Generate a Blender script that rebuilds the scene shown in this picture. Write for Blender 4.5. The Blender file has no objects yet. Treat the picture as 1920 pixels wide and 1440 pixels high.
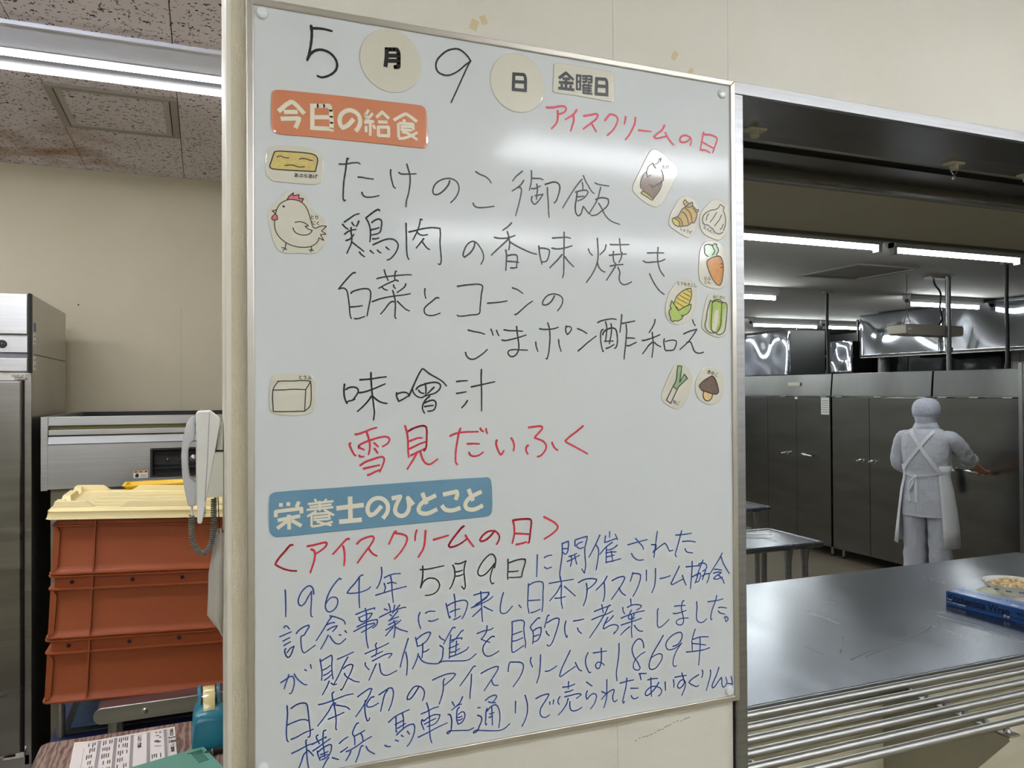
import bpy, bmesh, math, random
from mathutils import Vector, Matrix, Euler
from math import pi, sin, cos, radians
random.seed(7)
SC = bpy.context.scene
COL = SC.collection

# ------------------------------------------------------------------ camera
cam_d = bpy.data.cameras.new('camera'); cam_d.sensor_width = 36; cam_d.lens = 1450 / 1920 * 36
cam_d.clip_start = .05; cam_d.clip_end = 60
cam = bpy.data.objects.new('camera', cam_d); COL.objects.link(cam)
cam.matrix_world = (Matrix.Translation((0, 0, 1.55)) @ Matrix.Rotation(radians(-21.8), 4, 'Z')
                    @ Matrix.Rotation(pi / 2 + radians(.5), 4, 'X') @ Matrix.Rotation(radians(-.31), 4, 'Z'))
SC.camera = cam
# ------------------------------------------------------------------ world and exposure
SC.view_settings.view_transform = 'Standard'; SC.view_settings.look = 'None'
SC.view_settings.gamma = 1; SC.view_settings.use_curve_mapping = False
SC.view_settings.exposure = 1.0
w = bpy.data.worlds.new('world'); SC.world = w; w.use_nodes = True
w.node_tree.nodes['Background'].inputs[0].default_value = (.80, .86, 1, 1)
w.node_tree.nodes['Background'].inputs[1].default_value = .05
TUBE_HALL = 24.0      # ceiling tubes of the hall behind the camera
TUBE_SIDE = 9.0      # twin tube fitting of the side room
TUBE_KITCHEN = 34.0    # tubes of the kitchen

# ------------------------------------------------------------------ helpers
def lin(c):
    c = c / 255
    return c / 12.92 if c <= .04045 else ((c + .055) / 1.055) ** 2.4
def rgb(r, g, b): return (lin(r), lin(g), lin(b), 1)

def M(name, col, rough=.5, metal=0, spec=.5, coat=0, var=None, bump=None, stretch=(1, 1, 1), rvar=0, emit=None, alpha=1, coatr=.05, aniso=0):
    """procedural material: var=(scale, other colour, amount); bump=(scale, distance, detail)"""
    m = bpy.data.materials.new(name); m.use_nodes = True
    nt = m.node_tree; n = nt.nodes; l = nt.links
    b = n['Principled BSDF']
    b.inputs['Base Color'].default_value = col
    b.inputs['Roughness'].default_value = rough
    b.inputs['Metallic'].default_value = metal
    b.inputs['Specular IOR Level'].default_value = spec
    b.inputs['Coat Weight'].default_value = coat
    b.inputs['Coat Roughness'].default_value = coatr
    b.inputs['Alpha'].default_value = alpha
    b.inputs['Anisotropic'].default_value = aniso
    if emit:
        b.inputs['Emission Color'].default_value = emit[0]; b.inputs['Emission Strength'].default_value = emit[1]
    if var or bump or rvar:
        tc = n.new('ShaderNodeTexCoord'); mp = n.new('ShaderNodeMapping'); mp.inputs['Scale'].default_value = stretch
        l.new(tc.outputs['Object'], mp.inputs['Vector'])
    if var:
        ns = n.new('ShaderNodeTexNoise'); ns.inputs['Scale'].default_value = var[0]; ns.inputs['Detail'].default_value = 5
        l.new(mp.outputs[0], ns.inputs['Vector'])
        rp = n.new('ShaderNodeMapRange'); rp.inputs[1].default_value = .35; rp.inputs[2].default_value = .65
        rp.inputs[4].default_value = var[2]
        mx = n.new('ShaderNodeMix'); mx.data_type = 'RGBA'
        mx.inputs[6].default_value = col; mx.inputs[7].default_value = var[1]
        l.new(ns.outputs[0], rp.inputs[0]); l.new(rp.outputs[0], mx.inputs[0]); l.new(mx.outputs[2], b.inputs['Base Color'])
    if rvar:
        n2 = n.new('ShaderNodeTexNoise'); n2.inputs['Scale'].default_value = 6; n2.inputs['Detail'].default_value = 6
        l.new(mp.outputs[0], n2.inputs['Vector'])
        r2 = n.new('ShaderNodeMapRange'); r2.inputs[1].default_value = .3; r2.inputs[2].default_value = .7
        r2.inputs[3].default_value = max(0, rough - rvar); r2.inputs[4].default_value = rough + rvar
        l.new(n2.outputs[0], r2.inputs[0]); l.new(r2.outputs[0], b.inputs['Roughness'])
    if bump:
        n3 = n.new('ShaderNodeTexNoise'); n3.inputs['Scale'].default_value = bump[0]; n3.inputs['Detail'].default_value = bump[2] if len(bump) > 2 else 3
        l.new(mp.outputs[0], n3.inputs['Vector'])
        bp = n.new('ShaderNodeBump'); bp.inputs['Distance'].default_value = bump[1]; bp.inputs['Strength'].default_value = 1
        l.new(n3.outputs[0], bp.inputs['Height']); l.new(bp.outputs[0], b.inputs['Normal'])
    return m

def tag(o, label=None, cat=None, group=None, kind=None):
    if label: o['label'] = label
    if cat: o['category'] = cat
    if group: o['group'] = group
    if kind: o['kind'] = kind
    return o
def empty(name, loc=(0, 0, 0), rot=(0, 0, 0), label=None, cat=None, group=None, kind=None):
    o = bpy.data.objects.new(name, None); COL.objects.link(o); o.location = loc; o.rotation_euler = rot
    o.empty_display_size = .05
    return tag(o, label, cat, group, kind)
def mk(name, bm, mat, parent=None, smooth=False, label=None, cat=None, group=None, kind=None, bevel=0, bseg=2):
    """link a bmesh as one object; its coordinates are local to the parent"""
    if bevel:
        bmesh.ops.remove_doubles(bm, verts=bm.verts, dist=1e-6)
        es = [e for e in bm.edges if e.is_manifold and e.calc_face_angle(0) > .5]
        if es: bmesh.ops.bevel(bm, geom=es, offset=bevel, segments=bseg, profile=.5, affect='EDGES', clamp_overlap=True)
    bmesh.ops.recalc_face_normals(bm, faces=bm.faces)
    me = bpy.data.meshes.new(name); bm.to_mesh(me); bm.free()
    if smooth:
        me.polygons.foreach_set('use_smooth', [True] * len(me.polygons))
        if smooth != 'all': me.set_sharp_from_angle(angle=radians(38))
    me.materials.append(mat)
    o = bpy.data.objects.new(name, me); COL.objects.link(o)
    if parent: o.parent = parent
    return tag(o, label, cat, group, kind)
def B(): return bmesh.new()
def box(bm, x0, x1, y0, y1, z0, z1, mat=None):
    vs = [bm.verts.new(Vector(p) if mat is None else mat @ Vector(p)) for p in
          [(x0, y0, z0), (x1, y0, z0), (x1, y1, z0), (x0, y1, z0), (x0, y0, z1), (x1, y0, z1), (x1, y1, z1), (x0, y1, z1)]]
    for f in [(0, 3, 2, 1), (4, 5, 6, 7), (0, 1, 5, 4), (1, 2, 6, 5), (2, 3, 7, 6), (3, 0, 4, 7)]:
        bm.faces.new([vs[i] for i in f])
    return bm
def bx(x0, x1, y0, y1, z0, z1): return box(B(), x0, x1, y0, y1, z0, z1)
def frame_for(d):
    d = d.normalized(); a = Vector((0, 0, 1)) if abs(d.z) < .9 else Vector((1, 0, 0))
    u = d.cross(a).normalized(); v = d.cross(u).normalized(); return u, v
def tube(bm, pts, r, seg=10, cap=True, closed=False):
    pts = [Vector(p) for p in pts]; n = len(pts)
    rs = r if isinstance(r, (list, tuple)) else [r] * n
    rings = []; u = None
    for i, p in enumerate(pts):
        if closed: d = pts[(i + 1) % n] - pts[i - 1]
        else: d = (pts[min(i + 1, n - 1)] - pts[max(i - 1, 0)])
        d.normalize()
        if u is None: u, v = frame_for(d)
        else:
            u = (u - d * u.dot(d)); u = u.normalized() if u.length > 1e-6 else frame_for(d)[0]
            v = d.cross(u)
        rings.append([bm.verts.new(p + rs[i] * (cos(2 * pi * k / seg) * u + sin(2 * pi * k / seg) * v)) for k in range(seg)])
    m = n if closed else n - 1
    for i in range(m):
        a, b = rings[i], rings[(i + 1) % n]
        for k in range(seg):
            bm.faces.new([a[k], a[(k + 1) % seg], b[(k + 1) % seg], b[k]])
    if cap and not closed:
        bm.faces.new(rings[0][::-1]); bm.faces.new(rings[-1])
    return bm
def prism(bm, pts, axis, a0, a1):
    """extrude 2D polygon pts between a0 and a1 along axis ('x': pts are y,z; 'y': x,z; 'z': x,y)"""
    def P(p, a): return {'x': (a, p[0], p[1]), 'y': (p[0], a, p[1]), 'z': (p[0], p[1], a)}[axis]
    A = [bm.verts.new(P(p, a0)) for p in pts]; Bv = [bm.verts.new(P(p, a1)) for p in pts]
    bm.faces.new(A[::-1]); bm.faces.new(Bv); n = len(pts)
    for i in range(n): bm.faces.new([A[i], A[(i + 1) % n], Bv[(i + 1) % n], Bv[i]])
    return bm
def lathe(bm, prof, seg=24, M4=None, cap=True):
    rings = []
    for r, z in prof:
        rings.append([bm.verts.new((M4 or Matrix()) @ Vector((r * cos(2 * pi * k / seg), r * sin(2 * pi * k / seg), z))) for k in range(seg)])
    for a, b in zip(rings, rings[1:]):
        for k in range(seg): bm.faces.new([a[k], a[(k + 1) % seg], b[(k + 1) % seg], b[k]])
    if cap: bm.faces.new(rings[0][::-1]); bm.faces.new(rings[-1])
    return bm
def loft(bm, rings, cap=True):
    R = [[bm.verts.new(p) for p in r] for r in rings]; n = len(R[0])
    for a, b in zip(R, R[1:]):
        for k in range(n): bm.faces.new([a[k], a[(k + 1) % n], b[(k + 1) % n], b[k]])
    if cap: bm.faces.new(R[0][::-1]); bm.faces.new(R[-1])
    return bm
def ell(cx, cy, z, rx, ry, n=24, p=2.0, rot=0):
    out = []
    for k in range(n):
        a = 2 * pi * k / n; c, s = cos(a), sin(a)
        out.append(Vector((cx + rx * math.copysign(abs(c) ** (2 / p), c), cy + ry * math.copysign(abs(s) ** (2 / p), s), z)))
    return out
def copy_tree(o, parent=None):
    c = o.copy(); COL.objects.link(c)
    if parent: c.parent = parent
    for ch in list(o.children): copy_tree(ch, c)
    return c
def relabel(o, label): o['label'] = label; return o

def text_mesh(body, size, mat4, mat, name, parent, offset=0.0, shear=0.0, sx=1.0, label=None, align='CENTER'):
    """printed lettering as a thin flat mesh; mat4 maps text x/y to the surface"""
    cu = bpy.data.curves.new('lettering', 'FONT'); cu.body = body; cu.size = size; cu.offset = offset; cu.shear = shear
    cu.align_x = align; cu.align_y = 'CENTER'; cu.resolution_u = 3
    t = bpy.data.objects.new('lettering', cu); COL.objects.link(t)
    dg = bpy.context.evaluated_depsgraph_get()
    me = bpy.data.meshes.new_from_object(t.evaluated_get(dg))
    bpy.data.objects.remove(t); bpy.data.curves.remove(cu)
    me.transform(mat4 @ Matrix.Diagonal((sx, 1, 1, 1)))
    me.materials.clear(); me.materials.append(mat)
    o = bpy.data.objects.new(name, me); COL.objects.link(o)
    if parent: o.parent = parent
    if label: o['label'] = label
    return o

# ------------------------------------------------------------------ materials
wall_m = M('wall_vinyl', rgb(211, 208, 197), .55, var=(1.6, rgb(202, 197, 183), .7), bump=(420, .0006, 2))
wall2_m = M('side_room_vinyl', rgb(196, 188, 166), .7, var=(1.2, rgb(184, 176, 154), .6), bump=(300, .0006, 2))
bead_m = M('corner_bead_plastic', rgb(214, 209, 194), .4)
edge_wall_m = M('textured_wall_edge', rgb(198, 190, 166), .6, bump=(260, .0022, 2), var=(3, rgb(182, 172, 146), .6), stretch=(1, 1, .55))
steel = M('brushed_steel', (.40, .40, .40, 1), .38, 1, var=(60, (.34, .34, .335, 1), .5), stretch=(.05, .05, 1.6), rvar=.05)
frame_steel = M('frame_steel', (.34, .34, .345, 1), .42, 1, var=(60, (.24, .24, .24, 1), .6), stretch=(.04, .04, 2))
rail_steel = M('tube_steel', (.44, .44, .43, 1), .46, 1)
steel_h = M('brushed_steel_horizontal', (.43, .43, .43, 1), .38, 1, var=(60, (.36, .36, .355, 1), .6), stretch=(.04, 1, 2), rvar=.06)
steel_dark = M('smoky_steel', (.30, .29, .275, 1), .26, 1, var=(30, (.22, .215, .20, 1), .6), stretch=(.05, .3, 1), rvar=.05)
steel_cab = M('cabinet_steel', (.50, .485, .46, 1), .34, 1, var=(2, (.40, .385, .36, 1), .8), stretch=(1, 1, .4))
steel_top = M('scratched_counter_steel', (.215, .226, .268, 1), .25, 1, var=(26, (.19, .20, .238, 1), .6), stretch=(1.6, .35, 1), rvar=.03)
steel_mirror = M('dented_mirror_steel', (.55, .57, .64, 1), .05, 1, bump=(1.8, .004, 0))
alu = M('anodised_aluminium', rgb(205, 200, 190), .32, .85, var=(40, rgb(190, 186, 178), .4), stretch=(.1, 1, .1))
chrome = M('chrome', (.8, .8, .8, 1), .12, 1)
dark = M('dark_void_paint', rgb(24, 24, 25), .6)
black_p = M('black_plastic', rgb(22, 23, 25), .4)
black_rub = M('black_rubber', rgb(26, 30, 29), .6)
board_m = M('whiteboard_enamel', rgb(204, 208, 208), .45, 0, .25, coat=.30, coatr=.10, var=(2.5, rgb(198, 203, 206), .6), bump=(3, .0006, 2))
ink = {'black': M('black_marker_ink', rgb(16, 16, 18), .38), 'blackthin': M('worn_black_marker_ink', rgb(52, 52, 50), .42),
       'red': M('red_marker_ink', rgb(200, 50, 68), .4), 'blue': M('blue_marker_ink', rgb(40, 72, 146), .4),
       'cream': M('cream_print', rgb(222, 216, 196), .3), 'ink': M('black_print', rgb(24, 24, 24), .3),
       'line': M('black_pen_line', rgb(40, 38, 34), .4)}
lam = M('laminated_cream_card', rgb(204, 201, 185), .35, coat=.8, coatr=.07, bump=(240, .00035, 3))
lam_o = M('laminated_orange_card', rgb(200, 124, 86), .35, coat=1, coatr=.07, bump=(70, .0003, 3))
lam_b = M('laminated_blue_card', rgb(88, 134, 162), .35, coat=1, coatr=.09, bump=(60, .0003, 3), var=(14, rgb(98, 144, 170), .5))
crayon = {k: M('crayon_' + k, c, .5, var=(260, c2, .8), coat=.8, coatr=.08) for k, c, c2 in [
    ('tofufried', rgb(206, 186, 112), rgb(192, 168, 92)), ('pink', rgb(220, 120, 134), rgb(206, 96, 114)),
    ('beak', rgb(214, 200, 84), rgb(204, 186, 70)), ('brown', rgb(142, 122, 110), rgb(116, 96, 84)),
    ('straw', rgb(200, 184, 90), rgb(190, 170, 80)), ('ginger', rgb(198, 170, 104), rgb(186, 152, 84)),
    ('leaf', rgb(142, 178, 124), rgb(122, 160, 108)), ('carrot', rgb(206, 146, 70), rgb(190, 126, 56)),
    ('corn', rgb(212, 196, 84), rgb(202, 180, 70)), ('husk', rgb(172, 192, 94), rgb(150, 176, 76)),
    ('mushroom', rgb(112, 88, 74), rgb(92, 70, 58)), ('stem', rgb(222, 190, 132), rgb(210, 174, 112)),
    ('paper', rgb(214, 210, 196), rgb(208, 204, 190))]}
magnet_m = M('white_magnet_plastic', rgb(222, 224, 226), .22, coat=.5)
terra = M('terracotta_plastic', rgb(154, 78, 42), .5, var=(5, rgb(147, 72, 38), .5), spec=.3)
lidm = M('cream_plastic', rgb(232, 214, 158), .36, var=(5, rgb(224, 204, 146), .5))
yellowm = M('yellow_plastic', rgb(226, 186, 30), .4)
phone_m = M('phone_plastic', rgb(238, 238, 236), .38)
phone_b = M('phone_bracket_plastic', rgb(218, 218, 204), .5)
cord_m = M('grey_coiled_cord', rgb(118, 122, 118), .5)
wood = None
paper_m = M('printed_paper', rgb(226, 218, 214), .6)
grey_print = M('grey_print', rgb(150, 144, 144), .6)
teal_m = M('teal_plastic', rgb(26, 112, 134), .32, coat=.2)
folder_m = M('green_plastic_file', rgb(98, 150, 134), .4)
tape_m = M('amber_tape', rgb(222, 206, 150), .2, coat=1)
navy_m = M('navy_plastic', rgb(34, 44, 92), .5)
mat_m = M('blue_ribbed_mat', rgb(66, 92, 124), .6, bump=(200, .002, 1), stretch=(.1, 1, 1))
sleeve_m = M('clear_plastic_sleeve', rgb(212, 208, 198), .25, alpha=.72, coat=.6)
white_cloth = M('white_cotton', rgb(206, 208, 220), .8, bump=(14, .016, 3), var=(6, rgb(192, 194, 208), .5))
apron_m = M('white_apron_cloth', rgb(232, 233, 240), .75, bump=(9, .01, 2))
net_m = M('hair_net_cloth', rgb(206, 208, 226), .75, bump=(60, .006, 2), var=(90, rgb(184, 186, 208), .7))
skin_m = M('skin', rgb(206, 150, 118), .5)
kfloor_m = M('kitchen_floor_sheet', rgb(116, 106, 90), .38, var=(3, rgb(106, 96, 82), .6), bump=(60, .0006))
hall_floor_m = M('hall_floor_sheet', rgb(126, 118, 84), .45, var=(2, rgb(116, 108, 76), .5))
kceil_m = M('kitchen_ceiling_board', rgb(156, 152, 148), .8)
near_ceil_m = M('kitchen_near_ceiling_board', rgb(188, 180, 158), .8, var=(1, rgb(180, 172, 150), .5))
counter_wall_m = M('under_counter_wall', rgb(204, 200, 178), .5, var=(2, rgb(188, 182, 158), .7), stretch=(1, 1, 3))
hall_m = M('hall_wall_paint', rgb(204, 200, 186), .7)
fit_m = M('white_lamp_fitting', rgb(232, 234, 242), .4)
grey_m = M('grey_paint', rgb(150, 144, 136), .5)
box_m = M('blue_card_box', rgb(36, 84, 152), .34, coat=.5, coatr=.2)
box_txt = M('dark_blue_print', rgb(16, 22, 44), .4)
white_txt = M('white_print', rgb(238, 240, 244), .4)
bowl_m = M('white_porcelain', rgb(228, 230, 230), .15, coat=.5)
bowl_b = M('blue_glaze_print', rgb(70, 92, 150), .2)
food_m = M('minced_food', rgb(232, 212, 172), .6, var=(60, rgb(204, 170, 118), .7))
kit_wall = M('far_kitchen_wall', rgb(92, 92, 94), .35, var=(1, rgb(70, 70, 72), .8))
kit_wall_l = M('near_kitchen_wall', rgb(206, 204, 198), .5)
refl_m = M('reflector_enamel', rgb(216, 220, 236), .45)
valley_m = M('shaded_reflector_grey', rgb(72, 74, 82), .6)
plate_m = M('satin_steel_plate', (.25, .25, .25, 1), .5, 1)
tile_w = M('white_wall_tile', rgb(214, 216, 216), .25)
cable_m = M('black_cable', rgb(16, 22, 20), .5)
sticker_w = M('white_sticker', rgb(222, 222, 218), .4)
sticker_b = M('blue_sticker', rgb(48, 70, 112), .4)
sticker_o = M('orange_sticker', rgb(216, 150, 70), .4)
def emis(name, s, c=(1, 1, 1, 1)):
    m = bpy.data.materials.new(name); m.use_nodes = True; n = m.node_tree.nodes
    b = n['Principled BSDF']; b.inputs['Base Color'].default_value = (.9, .9, .9, 1)
    b.inputs['Emission Color'].default_value = c; b.inputs['Emission Strength'].default_value = s
    return m
tube_hall = emis('hall_tube_glow', TUBE_HALL, (.955, .975, 1, 1))
tube_side = emis('side_tube_glow', TUBE_SIDE, (.97, .98, 1, 1))
tube_side_fill = emis('side_fill_tube_glow', 24.0, (.97, .98, 1, 1))  # glow of the added side room fill lamps
tube_kit = emis('kitchen_tube_glow', TUBE_KITCHEN, (.93, 1, .98, 1))
def wood_mat():
    m = bpy.data.materials.new('rosewood_laminate'); m.use_nodes = True; nt = m.node_tree; n = nt.nodes; l = nt.links
    b = n['Principled BSDF']; b.inputs['Roughness'].default_value = .42
    tc = n.new('ShaderNodeTexCoord'); mp = n.new('ShaderNodeMapping'); mp.inputs['Scale'].default_value = (22, 3.2, 1); mp.inputs['Rotation'].default_value = (0, 0, .12)
    ns = n.new('ShaderNodeTexNoise'); ns.inputs['Scale'].default_value = 1.4; ns.inputs['Detail'].default_value = 3
    wv = n.new('ShaderNodeTexWave'); wv.inputs['Scale'].default_value = 1.1; wv.inputs['Distortion'].default_value = 16; wv.inputs['Detail'].default_value = 4; wv.inputs['Detail Scale'].default_value = .9; wv.inputs['Detail Roughness'].default_value = .7
    cr = n.new('ShaderNodeValToRGB'); cr.color_ramp.elements[0].color = rgb(98, 76, 68); cr.color_ramp.elements[1].color = rgb(150, 126, 114)
    cr.color_ramp.elements[0].position = .1; cr.color_ramp.elements[1].position = .85
    l.new(tc.outputs['Object'], mp.inputs[0]); l.new(mp.outputs[0], wv.inputs['Vector']); l.new(wv.outputs['Fac'], cr.inputs[0]); l.new(cr.outputs[0], b.inputs['Base Color'])
    return m
wood = wood_mat()
def ceiling_mat():
    """acoustic tile: dark worm holes and dots, brown water stains near the back wall"""
    m = bpy.data.materials.new('acoustic_ceiling_tile'); m.use_nodes = True; nt = m.node_tree; n = nt.nodes; l = nt.links
    b = n['Principled BSDF']; b.inputs['Roughness'].default_value = .85
    tc = n.new('ShaderNodeTexCoord')
    ge = n.new('ShaderNodeNewGeometry')
    nd = n.new('ShaderNodeTexNoise'); nd.inputs['Scale'].default_value = 60; nd.inputs['Detail'].default_value = 2
    l.new(ge.outputs['Position'], nd.inputs['Vector'])
    ad = n.new('ShaderNodeMixRGB'); ad.blend_type = 'ADD'; ad.inputs[0].default_value = .012
    l.new(ge.outputs['Position'], ad.inputs[1]); l.new(nd.outputs['Color'], ad.inputs[2])
    def dots(scale, rad, gate):
        v = n.new('ShaderNodeTexVoronoi'); v.inputs['Scale'].default_value = scale; v.inputs['Randomness'].default_value = 1
        l.new(ad.outputs[0], v.inputs['Vector'])
        lt = n.new('ShaderNodeMath'); lt.operation = 'LESS_THAN'; lt.inputs[1].default_value = rad; l.new(v.outputs['Distance'], lt.inputs[0])
        sp = n.new('ShaderNodeSeparateColor'); l.new(v.outputs['Color'], sp.inputs[0])
        g = n.new('ShaderNodeMath'); g.operation = 'GREATER_THAN'; g.inputs[1].default_value = gate; l.new(sp.outputs[0], g.inputs[0])
        mu = n.new('ShaderNodeMath'); mu.operation = 'MULTIPLY'; l.new(lt.outputs[0], mu.inputs[0]); l.new(g.outputs[0], mu.inputs[1]); return mu
    d1 = dots(72, .19, .45); d2 = dots(46, .19, .5)
    # worm shaped fissures: thin iso-lines of noise, broken up
    nf = n.new('ShaderNodeTexNoise'); nf.inputs['Scale'].default_value = 34; nf.inputs['Detail'].default_value = 4; l.new(ad.outputs[0], nf.inputs['Vector'])
    a1 = n.new('ShaderNodeMath'); a1.operation = 'SUBTRACT'; a1.inputs[1].default_value = .5; l.new(nf.outputs[0], a1.inputs[0])
    a2 = n.new('ShaderNodeMath'); a2.operation = 'ABSOLUTE'; l.new(a1.outputs[0], a2.inputs[0])
    a3 = n.new('ShaderNodeMath'); a3.operation = 'LESS_THAN'; a3.inputs[1].default_value = .021; l.new(a2.outputs[0], a3.inputs[0])
    ng = n.new('ShaderNodeTexNoise'); ng.inputs['Scale'].default_value = 42; ng.inputs['Detail'].default_value = 1; l.new(ge.outputs['Position'], ng.inputs['Vector'])
    a4 = n.new('ShaderNodeMath'); a4.operation = 'GREATER_THAN'; a4.inputs[1].default_value = .55; l.new(ng.outputs[0], a4.inputs[0])
    a5 = n.new('ShaderNodeMath'); a5.operation = 'MULTIPLY'; l.new(a3.outputs[0], a5.inputs[0]); l.new(a4.outputs[0], a5.inputs[1])
    mx1 = n.new('ShaderNodeMath'); mx1.operation = 'MAXIMUM'; l.new(d1.outputs[0], mx1.inputs[0]); l.new(d2.outputs[0], mx1.inputs[1])
    mx2 = n.new('ShaderNodeMath'); mx2.operation = 'MAXIMUM'; l.new(mx1.outputs[0], mx2.inputs[0]); l.new(a5.outputs[0], mx2.inputs[1])
    # water stain: only past y = 3.75
    st = n.new('ShaderNodeTexNoise'); st.inputs['Scale'].default_value = 3.2; st.inputs['Detail'].default_value = 6; l.new(ge.outputs['Position'], st.inputs['Vector'])
    sx = n.new('ShaderNodeSeparateXYZ'); l.new(ge.outputs['Position'], sx.inputs[0])
    yr = n.new('ShaderNodeMapRange'); yr.inputs[1].default_value = 3.45; yr.inputs[2].default_value = 4.3; l.new(sx.outputs['Y'], yr.inputs[0])
    xr = n.new('ShaderNodeMapRange'); xr.inputs[1].default_value = -.15; xr.inputs[2].default_value = -.45; l.new(sx.outputs['X'], xr.inputs[0])
    sm = n.new('ShaderNodeMapRange'); sm.inputs[1].default_value = .42; sm.inputs[2].default_value = .62; l.new(st.outputs[0], sm.inputs[0])
    p1 = n.new('ShaderNodeMath'); p1.operation = 'MULTIPLY'; l.new(yr.outputs[0], p1.inputs[0]); l.new(sm.outputs[0], p1.inputs[1])
    p2 = n.new('ShaderNodeMath'); p2.operation = 'MULTIPLY'; l.new(p1.outputs[0], p2.inputs[0]); l.new(xr.outputs[0], p2.inputs[1])
    p3 = n.new('ShaderNodeMath'); p3.operation = 'MULTIPLY'; p3.inputs[1].default_value = 1.0; l.new(p2.outputs[0], p3.inputs[0])
    c1 = n.new('ShaderNodeMixRGB'); c1.inputs[1].default_value = rgb(222, 215, 222); c1.inputs[2].default_value = rgb(150, 112, 70); l.new(p3.outputs[0], c1.inputs[0])
    c2 = n.new('ShaderNodeMixRGB'); c2.inputs[2].default_value = rgb(52, 42, 40); l.new(mx2.outputs[0], c2.inputs[0]); l.new(c1.outputs[0], c2.inputs[1])
    l.new(c2.outputs[0], b.inputs['Base Color'])
    bp = n.new('ShaderNodeBump'); bp.invert = True; bp.inputs['Distance'].default_value = .002; l.new(mx2.outputs[0], bp.inputs['Height']); l.new(bp.outputs[0], b.inputs['Normal'])
    return m
ceil_m = ceiling_mat()
def tiled_wall(name, col, grout, s):
    m = bpy.data.materials.new(name); m.use_nodes = True; nt = m.node_tree; n = nt.nodes; l = nt.links
    b = n['Principled BSDF']; b.inputs['Roughness'].default_value = .25
    ge = n.new('ShaderNodeNewGeometry'); sx = n.new('ShaderNodeSeparateXYZ'); l.new(ge.outputs['Position'], sx.inputs[0])
    cx = n.new('ShaderNodeCombineXYZ'); l.new(sx.outputs['Y'], cx.inputs[0]); l.new(sx.outputs['Z'], cx.inputs[1])
    br = n.new('ShaderNodeTexBrick'); br.offset = 0; br.inputs['Scale'].default_value = 1; br.inputs['Brick Width'].default_value = s; br.inputs['Row Height'].default_value = s
    br.inputs['Mortar Size'].default_value = .004; br.inputs['Color1'].default_value = col; br.inputs['Color2'].default_value = col; br.inputs['Mortar'].default_value = grout
    l.new(cx.outputs[0], br.inputs['Vector']); l.new(br.outputs[0], b.inputs['Base Color']); return m
tile_m = tiled_wall('glazed_white_tile', rgb(212, 214, 214), rgb(120, 122, 124), .1)

# ------------------------------------------------------------------ key dimensions
D = 1.233            # plane of the whiteboard face
WY = D + .012        # plane of the wall face behind it
WT = 1.452           # back of that wall
KF = -.15            # kitchen floor
# ================================================================== ROOM SHELL
def S(name, bm, mat, parent=None, **k):
    return mk(name, bm, mat, parent, kind='structure', **k)
S('floor', bx(-4, 7, -5, WT, -.1, 0), hall_floor_m)
S('kitchen_floor', bx(-4, 13, WT, 13, KF - .1, KF), kfloor_m)
S('ceiling', bx(-4, 7, -5, WY, 2.69, 2.75), hall_m)
# wall with the whiteboard, in vinyl sheets with fine joints
wl = empty('wall_front', (0, 0, 0), kind='structure')
def sheet(x0, x1, z0, z1, m=wall_m, y0=WY, y1=WY + .02):
    mk('wall_panel', bx(x0 + .0003, x1 - .0003, y0, y1, z0, z1), m, wl)
sheet(.040, .7017, 0, 2.69); sheet(.7017, .9576, 0, 2.69)
sheet(.9576, 3.2, 2.150, 2.69); sheet(3.2, 7, 2.150, 2.69); sheet(3.6, 7, 0, 2.15)
mk('wall_core', box(bx(.044, .958, WY + .02, WT, 0, 2.69), .958, 3.62, WY + .02, WT, 2.150, 2.69), M('wall_core_paint', rgb(150, 146, 134), .7), wl)
mk('wall_core', bx(3.62, 7, WY + .02, WT, 0, 2.69), bpy.data.materials['wall_core_paint'], wl)
bb = B(); prism(bb, [(.032, WY + .006), (.034, WY + .001), (.041, WY - .001), (.041, WT), (.032, WT)], 'z', 0, 2.69)
mk('corner_bead', bb, bead_m, wl, smooth=True)
mk('wall_edge_strip', bx(.0405, .0602, WY - .0015, WY + .004, 0, 2.69), edge_wall_m, wl)
# old tape marks above and below the board
stain = M('old_tape_mark', rgb(198, 182, 142), .6)
for i, (x, z, a, w_, h_) in enumerate([(.432, 2.176, .3, .013, .018), (.449, 2.187, -.4, .011, .015), (.835, 2.186, .5, .010, .018), (.868, 2.158, .7, .008, .022)]):
    bmS = B(); Mx = Matrix.Translation((x, WY - .0004, z)) @ Matrix.Rotation(a, 4, 'Y'); box(bmS, -w_ / 2, w_ / 2, 0, .0004, -h_ / 2, h_ / 2, Mx)
    mk('tape_mark', bmS, stain, wl)
scuff = M('wall_scuff', rgb(120, 114, 98), .7)
for i in range(15):
    x = .74 + .115 * i / 14; z = .905 + .024 * i / 14 + random.uniform(-.002, .002) ; L = random.uniform(.003, .010)
    bmS = B(); Mx = Matrix.Translation((x, WY - .0003, z)) @ Matrix.Rotation(-.2, 4, 'Y'); box(bmS, -L / 2, L / 2, 0, .0003, -.0006, .0006, Mx)
    mk('scuff_mark', bmS, scuff, wl)
# hall shell behind the camera
S('wall_back', bx(-4, 7, -5.1, -5, 0, 2.69), hall_m)
S('wall_left', bx(-4.1, -4, -5, 4.5, -.2, 2.69), hall_m)
S('wall_right', bx(7, 7.1, -5, 1.24, 0, 2.69), hall_m)
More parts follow.
